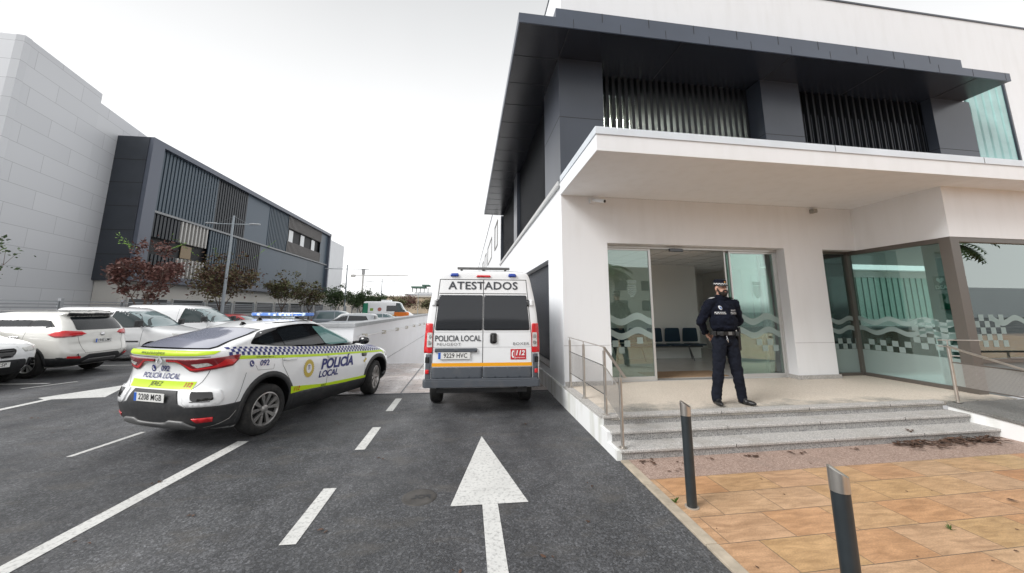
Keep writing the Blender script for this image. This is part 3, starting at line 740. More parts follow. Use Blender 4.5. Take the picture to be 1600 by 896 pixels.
# mirror
for sg in (-1, 1):
    mm = MB(); mm.cyl((2.93,sg*.78,1.12),(2.97,sg*.90,1.13),.025,.03)
    prof = [(.0,-.06),(.06,-.055),(.088,-.02),(.092,.03),(.07,.08),(0,.10)]
    mm.lathe([(r_, h_) for r_, h_ in prof], 20, c=(0,0,0), axis='x')
    o = mm.build('door_mirror', gloss_black, pc, smooth=True, angle=60)
    # shape the shell: move lathe part out to the arm end
    for i, v in enumerate(o.data.vertices):
        if i >= 24: v.co = Vector((3.0 + v.co.x*.8, sg*(.975) + v.co.y*1.25, 1.155 + v.co.z*.85))
# wheels
wheel(pc, .92, -.895, -1, r=.348, w=.235, rr=.232, style=5)
wheel(pc, .92, .895, 1, r=.348, w=.235, rr=.232, style=5)
wheel(pc, 3.64, -.885, -1, r=.348, w=.235, rr=.232, style=5, steer=R(15))
wheel(pc, 3.64, .885, 1, r=.348, w=.235, rr=.232, style=5, steer=R(15))
# roof gear
def fin(x, h=.05, l=.13):
    mb = MB(); z0 = V.hit((x, 0), 'T', 0).z - .006
    mb.add([(x,-.035,z0),(x+l,-.02,z0),(x+l,.02,z0),(x,.035,z0),(x+.01,-.006,z0+h),(x+.05,-.006,z0+h*.95),(x+.05,.006,z0+h*.95),(x+.01,.006,z0+h)],
           [(0,3,2,1),(4,5,6,7),(0,1,5,4),(1,2,6,5),(2,3,7,6),(3,0,4,7)])
    mb.build('roof_antenna', gloss_black, pc, bevel=.004)
fin(1.12, .055); fin(1.42, .06, .10)
V.lines('roof_rail', [('R', [(.98,1.515),(1.30,1.535),(1.65,1.55),(1.95,1.552),(2.25,1.53)])], w=.008, off=.003)
lb = MB()
def lens_mat():
    m = bpy.data.materials.new('blue_light_bar'); m.use_nodes = True; nt = m.node_tree; N = nt.nodes; L = nt.links; b = N['Principled BSDF']
    tc = N.new('ShaderNodeTexCoord'); v = N.new('ShaderNodeTexVoronoi'); v.inputs['Scale'].default_value = 13; L.new(tc.outputs['Object'], v.inputs['Vector'])
    r = N.new('ShaderNodeValToRGB'); E = r.color_ramp.elements; E[0].position = .25; E[0].color = (.70, .80, .95, 1); E[1].position = .55; E[1].color = (.10, .22, .55, 1)
    L.new(v.outputs['Distance'], r.inputs['Fac']); L.new(r.outputs['Color'], b.inputs['Base Color'])
    r2 = N.new('ShaderNodeValToRGB'); E = r2.color_ramp.elements; E[0].position = .10; E[0].color = (.6, .85, 1, 1); E[1].position = .32; E[1].color = (.0, .02, .12, 1)
    L.new(v.outputs['Distance'], r2.inputs['Fac']); L.new(r2.outputs['Color'], b.inputs['Emission Color']); b.inputs['Emission Strength'].default_value = .5
    b.inputs['Roughness'].default_value = .1; b.inputs['Coat Weight'].default_value = .6
    return m
ll = lens_mat()
lb.prism(round_poly([(1.78,-.56),(1.86,-.62),(2.00,-.62),(2.06,-.56),(2.06,.56),(2.00,.62),(1.86,.62),(1.78,.56)], .03), 1.625, 1.68)
o = lb.build('light_bar', ll, pc, bevel=.012)
lb = MB(); lb.box(1.80,2.04,-.60,.60,1.612,1.628)
for s_ in (-.38,.38): lb.box(1.86,1.98,s_-.05,s_+.05,1.55,1.615)
lb.build('light_bar_base', gloss_black, o)
lb = MB()
for y_ in (-.36,.36,0): lb.box(1.775,1.785,y_-.008,y_+.008,1.625,1.69)
lb.build('light_bar_divider', alu, o)
# front end seen only from the far side, and the nose clip
V.panel('front_grille', gloss_black, round_poly([(-.50,.72),(.50,.72),(.40,.56),(-.40,.56)], .04), 'F', .006, thick=.01)
for sg in (-1, 1):
    V.panel('head_lamp', lamp_clear, round_poly([(sg*.50,.80),(sg*.84,.84),(sg*.84,.74),(sg*.56,.71)], .02), 'F', .010, thick=.012)
V.panel('front_bumper_cladding', plastic, [(-.88,.22),(.88,.22),(.88,.42),(-.88,.42)], 'F', .006, thick=.015)
V.panel('head_lamp_wrap', lamp_clear, round_poly([(4.02,.83),(4.20,.86),(4.30,.80),(4.10,.755)], .02), 'R', .010, thick=.012)
V.lines('bumper_scratch', [('R', [(.20,.30),(.30,.345),(.36,.37),(.42,.44)])], w=.007, m=granite_light, off=.016)

def lift_tail():
    """the coupe's tail stands higher than the plain loft: raise shoulder, lamps and lip towards the rear"""
    def lerp(P, t):
        if t <= P[0][0]: return P[0][1]
        for (a, b), (c, d) in zip(P[:-1], P[1:]):
            if t <= c: return b + (d - b) * (t - a) / (c - a)
        return P[-1][1]
    DZ = [(.32,.0),(.5,.025),(.8,.055),(.94,.070),(1.05,.098),(1.12,.120),(1.25,.085),(1.40,.035),(1.50,.012),(1.56,.0)]
    GX = [(.0,1.0),(.45,1.0),(1.1,.58),(2.0,.30),(2.9,.10),(3.4,.0)]
    def shift(x, z): return lerp(DZ, z) * lerp(GX, x) + max(0.0, min(z, 1.58) - 1.45) * .32
    for o in children(pc):
        if o.name.startswith('wheel') and 'arch' not in o.name: continue
        if o.location.length > .01: o.location.z += shift(o.location.x, o.location.z); continue
        for q in [o] + children(o):
            if q.type != 'MESH' or q.location.length > .01: continue
            for v in q.data.vertices: v.co.z += shift(v.co.x, v.co.z)
            q.data.update()
bpy.context.view_layer.update()
lift_tail()

# ------------------------------------------------------------------ police van
vr = thing('police_van', 'tall white van seen from behind, reading ATESTADOS, with a yellow stripe', 'van', (.29, 6.83, 0), R(90 - 1.2))
vk = [(.42,.10,5.25,.96,.12,.5),(.50,.02,5.36,1.0,.10,.6),(.62,.0,5.4,1.02,.10,.6),(.9,.012,5.38,1.03,.10,.6),(1.15,.03,5.15,1.03,.10,.6),(1.4,.05,4.85,1.02,.10,.55),(1.7,.075,4.55,1.0,.10,.5),
      (2.0,.105,4.28,.955,.10,.45),(2.2,.13,4.08,.915,.10,.4),(2.34,.145,3.9,.885,.10,.4),(2.44,.16,3.6,.85,.12,.4),(2.495,.19,3.4,.79,.16,.4),(2.52,.28,3.2,.68,.22,.4)]
W = Veh(vr, vk, paint_car, nr=5, nf=2.6, arches=(1.0, 4.45), archr=.40, ncap=40, sub=6)
V = W
V.panel('rear_window', van_glass, round_poly([(-.80,2.05),(-.012,2.05),(-.012,1.42),(-.855,1.42)], .03), 'B', .006, thick=.006)
V.panel('rear_window', van_glass, round_poly([(.80,2.05),(.012,2.05),(.012,1.42),(.855,1.42)], .03), 'B', .006, thick=.006)
V.lines('door_gap', [('B', [(0,2.33),(0,.62)]), ('B', [(-.80,2.34),(.80,2.34)]), ('B', [(-.80,2.34),(-.86,1.6),(-.885,1.3),(-.885,.62)]), ('B', [(.80,2.34),(.86,1.6),(.885,1.3),(.885,.62)]),
    ('B', [(-.80,2.08),(.80,2.08)])], w=.012)
V.lines('door_crease', [('B', [(-.87,1.125),(.87,1.125)]), ('B', [(-.87,1.39),(.87,1.39)])], w=.008, m=mat('crease', (.5,.51,.52), .4))
V.panel('lower_door_cladding', plastic_grey, [(-.885,.60),(-.006,.60),(-.006,.79),(-.885,.79)], 'B', .006, thick=.01)
V.panel('lower_door_cladding', plastic_grey, [(.885,.60),(.006,.60),(.006,.79),(.885,.79)], 'B', .006, thick=.01)
V.panel('yellow_stripe', orange_film, [(-.885,.80),(.885,.80),(.885,.86),(-.885,.86)], 'B', .004)
for sg in (-1, 1):
    V.panel('rear_pillar_cladding', plastic_grey, [(sg*.90,.56),(sg*.995,.56),(sg*.995,1.01),(sg*.90,1.01)], 'B', .010, thick=.02)
    V.panel('reflector', lamp_red, round_poly([(sg*.93,.68),(sg*.99,.68),(sg*.99,.75),(sg*.93,.75)], .012), 'B', .022, thick=.012)
    V.panel('bumper_hole', gloss_black, round_poly([(sg*.93,.86),(sg*1.0,.86),(sg*1.0,.96),(sg*.93,.96)], .01), 'B', .014)
    lp = V.panel('tail_lamp', lamp_red, round_poly([(sg*.885,1.03),(sg*.985,1.03),(sg*.975,1.54),(sg*.895,1.54)], .02), 'B', .016, thick=.03, lim=.03)
    V.panel('tail_lamp_wrap', lamp_red, [(.04,1.03),(.17,1.03),(.20,1.54),(.08,1.54)], 'R' if sg > 0 else 'L', .012, thick=.02)
    V.panel('lamp_lens', lamp_clear, round_poly([(sg*.890,1.13),(sg*.982,1.13),(sg*.978,1.38),(sg*.896,1.38)], .02), 'B', .022, parent=lp)
    for zz in (1.20,1.31):
        mb = MB(); v, f = poly_mesh([(sg*.937+.033*math.cos(2*PI*i/16), zz+.035*math.sin(2*PI*i/16)) for i in range(16)]); V.put(mb, v, f, 'B', .025, .03); mb.build('bulb_cup', chrome, lp, fix=False)
    h = V.panel('hinge', paint_car, round_poly([(sg*.865,1.86),(sg*.93,1.86),(sg*.92,1.96),(sg*.86,1.96)], .01), 'B', .03, thick=.03)
    V.panel('hinge_bracket', gloss_black, [(sg*.81,1.85),(sg*.85,1.85),(sg*.845,1.97),(sg*.81,1.97)], 'B', .014, thick=.01)
    V.panel('roof_beacon', blue_lamp, round_poly([(sg*.46,2.395),(sg*.62,2.395),(sg*.60,2.445),(sg*.47,2.45)], .02), 'B', .03, thick=.03)
V.panel('third_brake_lamp', lamp_red, round_poly([(-.14,2.385),(.14,2.385),(.12,2.42),(-.12,2.42)], .015), 'B', .02, thick=.02)
hd = V.panel('door_handle', gloss_black, round_poly([(.13,1.19),(.25,1.19),(.25,1.37),(.13,1.37)], .03), 'B', .022, thick=.022)
V.panel('handle_grip', plastic, round_poly([(.165,1.21),(.215,1.21),(.215,1.34),(.165,1.34)], .02), 'B', .04, parent=hd, thick=.015)
V.panel('plate_lamp_bar', plastic_grey, round_poly([(-.84,1.045),(-.10,1.045),(-.10,1.11),(-.84,1.11)], .01), 'B', .035, thick=.035)
pl = plate(V, '9229 HVC', -.005, .985, w=.56, h=.115, tilt=.03, y=.50)
V.text('writing', dgrey_film, 'ATESTADOS', .20, (0,2.22), 'B', width=1.12, bold=.004, spacing=1.05)
V.text('writing', dgrey_film, 'POLICIA LOCAL', .140, (-.440,1.275), 'B', width=.82, bold=.002)
V.text('writing', bumper_silver, 'PEUGEOT', .068, (-.60,1.175), 'B', width=1.35, spacing=1.1, off=.012)
V.text('writing', bumper_silver, 'BOXER', .068, (.69,1.180), 'B', width=1.3, spacing=1.1, off=.012)
em = V.panel('emergency_sticker', red_film, [(.50,.91),(.78,.91),(.78,1.09),(.50,1.09)], 'B', .005)
V.text('sticker_number', white_film, '112', .115, (.665,1.02), 'B', off=.010, shear=.2, bold=.004, parent=em)
V.text('sticker_number', white_film, 'emergencias', .035, (.665,.945), 'B', off=.010, parent=em)
V.multi('sticker_handset', white_film, [[(.535,.94),(.560,.94),(.562,.96),(.545,.97),(.545,1.035),(.562,1.045),(.560,1.065),(.535,1.065),(.520,1.03),(.520,.97)], [(.575,.915),(.580,.915),(.580,1.085),(.575,1.085)]], 'B', .010, parent=em)
b = MB(); b.prism(round_poly([(-.12,-.99),(-.02,-1.03),(.14,-1.03),(.14,1.03),(-.02,1.03),(-.12,.99)], .03), .47, .585)
b.prism([(-.10,-.97),(.10,-.99),(.10,.99),(-.10,.97)], .585, .60)
b.build('rear_step_bumper', plastic_grey, vr, bevel=.012)
b = MB(); b.box(.10,.5,-.8,.8,.34,.45); b.cyl((.02,-.62,.40),(.6,-.62,.40),.03); b.build('underbody', plastic, vr)
V.lines('panel_gap', [('R', [(.34,2.3),(.25,1.5),(.20,.6)]), ('R', [(2.9,2.2),(2.9,.5)]), ('L', [(.34,2.3),(.25,1.5),(.20,.6)])], w=.008)
V.panel('windscreen', windscreen_m, round_poly([(-.80,1.5),(.80,1.5),(.72,2.2),(-.72,2.2)], .08), 'F', .005)
V.panel('cab_window', car_glass, round_poly([(3.6,1.35),(4.5,1.35),(4.35,1.65),(3.95,2.02),(3.6,2.02)], .05), 'R', .005, both=True)
b = MB(); b.box(.30,.40,-.50,.50,2.548,2.590)
for y_ in (-.42,0,.42): b.box(.33,.38,y_-.02,y_+.02,2.50,2.55)
for i in range(8): b.box(.292,.30,-.49+i*.124,-.49+i*.124+.10,2.556,2.584)
b.build('roof_signal_bar', bumper_silver, vr)
for x_ in (1.0, 4.45):
    wheel(vr, x_, -.98, -1, r=.345, w=.225, rr=.21, style=1, silver=bumper_silver)
    wheel(vr, x_, .98, 1, r=.345, w=.225, rr=.21, style=1, silver=bumper_silver)
b = MB(); b.box(.93,.96,.74,.98,.18,.42); b.box(.93,.96,-.98,-.74,.18,.42); b.build('mud_flap', plastic, vr)
# ------------------------------------------------------------------ police station (front facade 2 degrees off square: shear=True)
st = thing('police_station', 'white police station with dark oversailing roof edge, white entrance canopy and glazed sliding doors', 'building', (0, 0, 0))
FY = 7.2
def part(mb, name, m, parent=st, **k):
    k.setdefault('shear', True); return mb.build(name, m, parent, **k)
# --- side wall towards the ramp, with the louvred opening
w = MB()
w.box(1.87, 2.17, FY + .4, 8.45, -5, 4.33); w.box(1.87, 2.17, 8.45, 14.6, -5, .52); w.box(1.87, 2.17, 8.45, 14.6, 2.95, 4.33); w.box(1.87, 2.17, 14.6, 21.6, -5, 4.33)
part(w, 'side_wall', white_wall)
w = MB(); w.box(1.90, 2.2, 21.6, 30, -5, 9.4); w.box(1.90, 2.2, 30, 36, -5, 6.0); w.box(1.90, 2.2, 30, 36, 7.6, 9.4); w.box(1.90, 2.2, 36, 70, -5, 9.4)
part(w, 'rear_wing_wall', white_wall)
for i, (a, b, z0, z1) in enumerate(((24, 26.5, 6.0, 7.6), (30, 36, 6.0, 7.6), (39, 42, 6.0, 7.6), (46, 49, 6.0, 7.6), (25, 27, 2.2, 3.8), (39, 42, 2.2, 3.8))):
    w = MB(); w.box(1.885, 1.96, a, b, z0, z1); fo = part(w, 'window', car_glass)
    w = MB(); w.box(1.86, 1.93, a - .06, a + .02, z0 - .06, z1 + .06); w.box(1.86, 1.93, b - .02, b + .06, z0 - .06, z1 + .06); w.box(1.86, 1.93, a + .02, b - .02, z0 - .06, z0 + .02); w.box(1.86, 1.93, a + .02, b - .02, z1 - .02, z1 + .06)
    part(w, 'frame', frame_brown, fo)
w = MB(); w.box(1.86, 2.3, 21.61, 70, 9.4, 9.5); part(w, 'roof_coping', alu_dark)
# louvred service door in the opening
w = MB(); w.box(2.10, 2.14, 8.45, 14.6, .52, 2.95); lv = part(w, 'louvred_door', slat_dark)
w = MB(); y = 8.5
while y < 14.55: w.box(2.03, 2.10, y, y + .035, .56, 2.93); y += .11
part(w, 'louvre_slat', alu_dark, lv)
w = MB(); w.box(1.86, 2.12, 8.45, 14.6, .50, .535); part(w, 'opening_sill', granite_light)
w = MB(); w.box(1.862, 2.0, 8.38, 8.45, .45, 2.95); part(w, 'opening_jamb', white_wall)
# plinth by the ramp
w = MB(); w.box(1.845, 1.87, FY + .02, 14.7, -2.5, .34); part(w, 'side_plinth', plinth_white)
# --- front wall: left pier, lintel, column
w = MB(); w.box(1.87, 2.83, FY, FY + .4, -.5, 4.33); w.box(2.83, 8.85, FY, FY + .4, 3.15, 4.12)
w.box(6.96, 7.95, FY, FY + .4, .36, 3.15)
part(w, 'front_wall', white_wall)
w = MB(); w.box(6.93, 7.99, FY - .03, FY + .42, .355, .44); part(w, 'granite_skirting', granite_light, bevel=.004)
w = MB(); w.box(1.88, 2.80, FY - .03, FY, .355, .44); part(w, 'granite_skirting', granite_light, bevel=.004)
w = MB(); w.box(1.865, 2.80, FY - .003, FY, 1.10, 1.108); w.box(6.97, 7.94, FY - .003, FY, 1.10, 1.108); part(w, 'wall_joint', mat('wall_joint_grey', (.45,.45,.46), .8))  # thin grey joint lines on the wall face
# --- canopy
CF = 5.0
w = MB(); w.box(1.85, 17, CF, FY, 4.12, 4.38); part(w, 'canopy', white_wall, bevel=.006)
w = MB(); w.box(1.835, 17, CF - .015, CF + .3, 4.38, 4.50); w.box(1.835, 2.1, CF + .3, FY - .05, 4.38, 4.50)
part(w, 'canopy_coping', coping, bevel=.004)
w = MB()
for x_ in (6.0, 9.1, 12.4, 15.2): w.box(x_, x_ + .006, CF - .018, CF - .014, 4.385, 4.495)
part(w, 'coping_joint', gap_m)
w = MB(); w.box(8.85, 17, 5.5, FY, 3.15, 4.12); part(w, 'bay_wall', white_wall)
w = MB(); w.box(1.80, 1.90, FY, 21.6, 4.33, 4.42); part(w, 'side_coping', alu, bevel=.004)
# --- upper storey
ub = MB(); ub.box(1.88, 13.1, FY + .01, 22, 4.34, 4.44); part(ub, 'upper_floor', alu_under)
def pier(x0, x1, y0, y1, z0=4.42, z1=7.25, seams=(5.86,), nm='dark_pier'):
    p = MB(); p.box(x0, x1, y0, y1, z0, z1); o = part(p, nm, alu_dark)
    s_ = MB()
    for z in seams: s_.box(x0 - .002, x1 + .002, y0 - .002, y1, z, z + .012)
    s_.box(x0 - .002, x1 + .002, y0 - .002, y1, z0 + .06, z0 + .072)
    part(s_, 'panel_seam', gap_m, o); return o
pier(1.87, 2.87, FY, 8.75); pier(6.85, 7.90, FY, 7.95); pier(11.85, 13.10, FY, 7.42)
pier(1.88, 2.1, 14.2, 15.2); pier(1.88, 2.3, 21.4, 21.6)
# eave
EY, EX = 6.30, .87
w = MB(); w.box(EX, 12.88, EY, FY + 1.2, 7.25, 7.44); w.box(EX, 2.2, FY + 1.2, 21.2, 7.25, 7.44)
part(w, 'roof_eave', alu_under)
w = MB(); w.box(EX - .004, 12.884, EY - .006, EY + .02, 7.245, 7.445); w.box(EX - .006, EX + .02, EY + .02, 21.2, 7.245, 7.445)
w.box(1.60, 11.48, EY, EY + .5, 7.445, 7.65)
fa = part(w, 'eave_fascia', mat('slate_blue_panel', (.075,.092,.125), .35, spec=.5, var=.08, vscale=1))
w = MB()
for i in range(12): x_ = 1.95 + i * .98; w.box(x_, x_ + .008, EY - .009, EY - .005, 7.25, 7.44)
for i in range(9): x_ = 2.55 + i * 1.0; w.box(x_, x_ + .010, EY - .004, EY - .001, 7.45, 7.65)
for i in range(15): y_ = 7.25 + i * .98; w.box(EX + .01, 1.87, y_, y_ + .010, 7.2445, 7.2495)
w.box(1.87, 1.88, EY + .02, FY, 7.2445, 7.2495)
for x_ in (4.3, 6.9, 9.4, 11.9): w.box(x_, x_ + .01, EY + .02, FY + .7, 7.2445, 7.2495)
part(w, 'panel_joint', gap_m, fa)
# white top storey and right-hand part
w = MB(); w.box(1.95, 13.1, FY, FY + .3, 7.445, 9.75); w.box(1.95, 2.25, FY + .3, 21.6, 7.445, 9.75)
w.box(13.1, 14.45, FY, FY + .3, 8.05, 9.75); w.box(14.45, 34, FY, FY + .3, 4.1, 9.75)
part(w, 'upper_wall', white_wall)
w = MB(); w.box(1.93, 34, FY - .02, FY + .4, 9.75, 9.80); w.box(1.93, 2.3, FY + .4, 21.6, 9.75, 9.80); part(w, 'parapet_coping', alu_dark)
w = MB(); w.box(2.25, 7.2, FY + .3, 11.2, 9.3, 9.4); part(w, 'roof', alu_under)  # roof stops short so sky light reaches the added lobby ceiling opening
# slats of the front bays
def slats(x0, x1, y, z0, z1, step, nm='slat_screen', m=slat_dark, wd=.045, dp=.16):
    s_ = MB(); x_ = x0
    while x_ < x1: s_.box(x_, x_ + wd, y, y + dp, z0, z1); x_ += step
    return part(s_, nm, m)
so = slats(2.95, 6.85, 7.62, 4.44, 7.25, .158, wd=.075)
w = MB(); x_ = 2.95 + .078
while x_ < 6.8: w.box(x_, x_ + .012, 7.63, 7.66, 4.44, 5.1); x_ += .158
part(w, 'steel_rod', slat_edge, so)
so = slats(7.92, 13.0, 7.43, 4.44, 7.25, .20, dp=.10)
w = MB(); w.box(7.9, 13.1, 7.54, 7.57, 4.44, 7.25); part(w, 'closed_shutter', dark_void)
w = MB(); x_ = 8.0
while x_ < 11.8: w.box(x_, x_ + .008, 7.422, 7.43, 4.44, 6.6); x_ += .20
part(w, 'slat_edge_strip', alu_dark, so)
# side slats
def yslats(y0, y1, z0, z1, step):
    s_ = MB(); y_ = y0
    while y_ < y1: s_.box(2.0, 2.12, y_, y_ + .045, z0, z1); y_ += step
    return part(s_, 'slat_screen', slat_dark)
yslats(8.85, 14.15, 4.44, 7.25, .16); yslats(15.3, 21.35, 4.44, 7.25, .2)
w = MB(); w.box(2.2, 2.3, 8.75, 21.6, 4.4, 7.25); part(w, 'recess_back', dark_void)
# lit office behind the left bay
w = MB(); w.box(2.9, 6.9, 11.0, 11.1, 4.4, 7.2); w.box(2.88, 2.9, 8.1, 11.0, 4.4, 7.2); w.box(6.88, 6.9, 8.1, 11.0, 4.4, 7.2); w.box(2.9, 6.88, 8.1, 11.0, 6.95, 7.0)
part(w, 'office_room', mat('office_paint', (.80,.79,.76), .8))
w = MB(); w.box(2.9, 6.9, 8.0, 8.03, 4.44, 7.25)
part(w, 'office_glazing', glass('office_glass', (.75, .8, .8), .05))
w = MB()
for x_ in (3.0, 4.3, 5.6): w.box(x_, x_ + .05, 7.98, 8.05, 4.44, 7.2)

part(w, 'office_window_frame', alu)
w = MB()
for x_, y_ in ((3.3, 9.0), (4.9, 9.0), (3.3, 10.2), (4.9, 10.2)): w.box(x_, x_ + 1.2, y_, y_ + .5, 6.90, 6.948)
part(w, 'office_ceiling_lamp', mat('lit_lamp', (1,.95,.8), .5, emit=(1,.95,.86), estr=18))
# fluted green glass at the right
gm = mat('fluted_green_glass', (.30,.52,.50), .18, spec=.7, coat=.4, var=.15, vscale=2)
w = MB()
for i in range(5): x_ = 13.12 + i * .262; w.prism([(x_, FY + .06), (x_ + .04, FY + .02), (x_ + .22, FY + .02), (x_ + .262, FY + .06), (x_ + .262, FY + .1), (x_, FY + .1)], 4.4, 8.0)
gw = part(w, 'fluted_window', gm)
w = MB(); w.box(13.1, 14.45, FY - .01, FY + .1, 8.0, 8.06); w.box(14.42, 14.47, FY - .01, FY + .1, 4.4, 8.06); part(w, 'frame', alu_dark, gw)

# --- ground floor glazing
GY = FY + .27
door_glass = glass('green_door_glass', (.72, .83, .79), .13)
side_glass = glass('green_window_glass', (.68, .83, .80), .09)
def frosted():
    m = bpy.data.materials.new('frosted_film'); m.use_nodes = True; nt = m.node_tree; N = nt.nodes; L = nt.links; b = N['Principled BSDF']; out = N['Material Output']
    b.inputs['Base Color'].default_value = (.50,.62,.60,1); b.inputs['Roughness'].default_value = .45
    tr = N.new('ShaderNodeBsdfTransparent'); tr.inputs['Color'].default_value = (.8,.88,.86,1); mx = N.new('ShaderNodeMixShader'); mx.inputs['Fac'].default_value = .5
    L.new(tr.outputs['BSDF'], mx.inputs[1]); L.new(b.outputs['BSDF'], mx.inputs[2]); L.new(mx.outputs['Shader'], out.inputs['Surface'])
    return m
frost = frosted()
# film plans drawn in (s, z) along a glass sheet, then laid 3 mm in front of it
def wave_band(s0, s1, zc, amp, th, period, ph=0.0, n=10):
    k = max(2, int((s1 - s0) / period * n)); up, dn = [], []
    for i in range(k + 1):
        s_ = s0 + (s1 - s0) * i / k; z = zc + amp * math.sin(2 * PI * (s_ / period) + ph); up.append((s_, z + th / 2)); dn.append((s_, z - th / 2))
    v = dn + up[::1]; f = [(i, i + 1, len(dn) + i + 1, len(dn) + i) for i in range(k)]
    return v, f
def sq(s, z, a): return [(s, z), (s + a, z), (s + a, z + a), (s, z + a)], [(0, 1, 2, 3)]
def lay(mb, vf, fn):
    mb.add([fn(s, z) for s, z in vf[0]], vf[1])
def crest(cx, cz):
    """town crest: crown over a wavy shield, in film strips"""
    out = []
    for j in range(6):
        wdt = .105 if j < 4 else .105 - (j - 3) * .028
        out.append(wave_band(cx - wdt, cx + wdt, cz - j * .045, .010, .017, .07, 0, 14))
    out.append(([(cx-.10, cz+.045), (cx+.10, cz+.045), (cx+.10, cz+.06), (cx-.10, cz+.06)], [(0,1,2,3)]))
    for i in range(7):
        x = cx - .10 + i * .033; out.append(([(x-.008, cz+.07), (x+.008, cz+.07), (x+.011, cz+.105 + .012*(i % 2)), (x-.011, cz+.105 + .012*(i % 2))], [(0,1,2,3)]))
    return out
def glass_door(nm, x0, x1, y, crest_x, squares, ph, film=True):
    w = MB(); w.box(x0, x1, y, y + .012, .45, 3.07)
    g = part(w, nm, door_glass)
    w = MB(); w.box(x0 - .0, x0 + .035, y - .015, y + .03, .37, 3.09) if nm != 'fixed_door' else w.box(x0, x0 + .02, y - .01, y + .02, .37, 3.09)
    w.box(x1 - .05, x1, y - .015, y + .03, .37, 3.09); w.box(x0 + .035, x1 - .05, y - .015, y + .03, .37, .45); w.box(x0 + .035, x1 - .05, y - .015, y + .03, 3.05, 3.09)
    part(w, 'door_frame', alu, g, bevel=.003)
    if film:
        f = MB(); fn = lambda s, z: (s, y - .003, z)
        lay(f, wave_band(x0 + .02, x1 - .05, 1.60, .065, .14, .72, ph), fn); lay(f, wave_band(x0 + .02, x1 - .05, 1.31, .065, .13, .72, ph), fn)
        for s_, z_ in squares: lay(f, sq(s_, z_, .13), fn)
        for c_ in crest(crest_x, 2.30): lay(f, c_, fn)
        o = part(f, 'frosted_film', frost, g, fix=False)
    return g
glass_door('fixed_door', 2.84, 3.90, GY, 3.44, ((2.96, 1.04), (3.22, 1.04), (2.84, .91), (3.09, .91), (3.5, 1.10)), 2.2)
glass_door('sliding_door', 5.78, 6.93, GY, 6.42, ((6.28, 1.04), (6.54, 1.04), (6.41, .91), (6.67, .91)), .6)
glass_door('sliding_door', 5.70, 6.60, GY + .06, 6.2, (), 0, film=False)
w = MB(); w.box(2.83, 6.96, GY - .06, GY + .10, 3.09, 3.15); w.box(6.925, 6.96, GY - .04, GY + .05, .36, 3.09); w.box(2.83, 2.845, GY - .04, GY + .05, .36, 3.09); part(w, 'door_head_track', alu, bevel=.003)
w = MB(); w.box(4.30, 4.62, GY - .12, GY - .06, 3.03, 3.10); part(w, 'door_sensor', gloss_black, bevel=.01)
w = MB(); w.box(2.85, 6.93, GY - .05, GY + .12, .361, .372); part(w, 'door_threshold', alu)

def win_sheet(fn, s0, s1, z0, z1, name, gl=side_glass):
    """glass sheet between s0..s1 in a plane given by fn(s, z, depth)"""
    w = MB(); a, b = fn(s0, z0, 0), fn(s1, z1, .012)
    w.box(min(a[0], b[0]), max(a[0], b[0]), min(a[1], b[1]), max(a[1], b[1]), z0, z1)
    return part(w, name, gl)
def box_fn(mb, fn, s0, s1, z0, z1, d0, d1):
    a, b = fn(s0, z0, d0), fn(s1, z1, d1); mb.box(min(a[0], b[0]), max(a[0], b[0]), min(a[1], b[1]), max(a[1], b[1]), z0, z1)
def film_on(fn, s0, s1, parent, seed=1, base=.93, sqs=()):
    f = MB(); g = lambda s, z: fn(s, z, -.003)
    lay(f, wave_band(s0, s1, 1.57, .05, .10, .62, seed), g); lay(f, wave_band(s0, s1, 1.36, .05, .10, .62, seed + .3), g)
    lay(f, ([(s0, .42), (s1, .42), (s1, base), (s0, base)], [(0,1,2,3)]), g)
    for s_, z_ in sqs: lay(f, sq(s_, z_, .115), g)
    part(f, 'frosted_film', frost, parent, fix=False)
# window beside the column
fnA = lambda s, z, d: (s, GY + d, z)
gA = win_sheet(fnA, 7.97, 8.86, .42, 3.09, 'corner_window')
film_on(fnA, 7.98, 8.85, gA, 1.0, sqs=[(8.0 + .23*i + .115*(j % 2), .935 + .115*j) for i in range(4) for j in range(2)])
# return window, facing left
BX = 8.90
fnB = lambda s, z, d: (BX + d, s, z)
gB = win_sheet(fnB, 5.62, GY, .42, 3.09, 'return_window')
film_on(fnB, 5.64, GY - .04, gB, 2.0, sqs=[(7.25 - .23*i - .115*(j % 2), .935 + .115*j) for i in range(4) for j in range(2)] + [(5.7 + .23*i + .115*(j % 2), 1.05 + .115*j) for i in range(3) for j in range(5)])
# front window right of the corner
fnC = lambda s, z, d: (s, 5.56 + d, z)
gC = win_sheet(fnC, 8.96, 16.5, .95, 3.09, 'front_window', glass('mirroring_green_glass', (.68, .83, .80), .26))
f_ = MB(); gg = lambda s, z: fnC(s, z, -.003)
lay(f_, wave_band(9.5, 16, 1.62, .05, .10, .62, 0), gg)
for i in range(7):
    for j in range(5):
        if (i + j) % 2 == 0: lay(f_, sq(9.0 + .115*i, 1.15 + .115*j, .115), gg)
part(f_, 'frosted_film', frost, gC, fix=False)
w = MB()
box_fn(w, fnA, 7.95, 8.84, 3.09, 3.15, -.05, .05); box_fn(w, fnA, 7.95, 8.84, .36, .42, -.05, .05); box_fn(w, fnA, 7.95, 7.98, .42, 3.09, -.04, .04)
w.box(8.82, 8.95, GY - .06, GY + .06, .36, 3.15)
w.box(8.86, 8.95, 5.68, GY - .06, 3.06, 3.15); w.box(8.86, 8.95, 5.68, GY - .06, .36, .43)
w.box(8.84, 9.04, 5.50, 5.68, .36, 3.15)
w.box(9.04, 17, 5.51, 5.62, 3.06, 3.15); w.box(9.04, 17, 5.51, 5.62, .88, .95)
part(w, 'window_frame', frame_brown, bevel=.004)
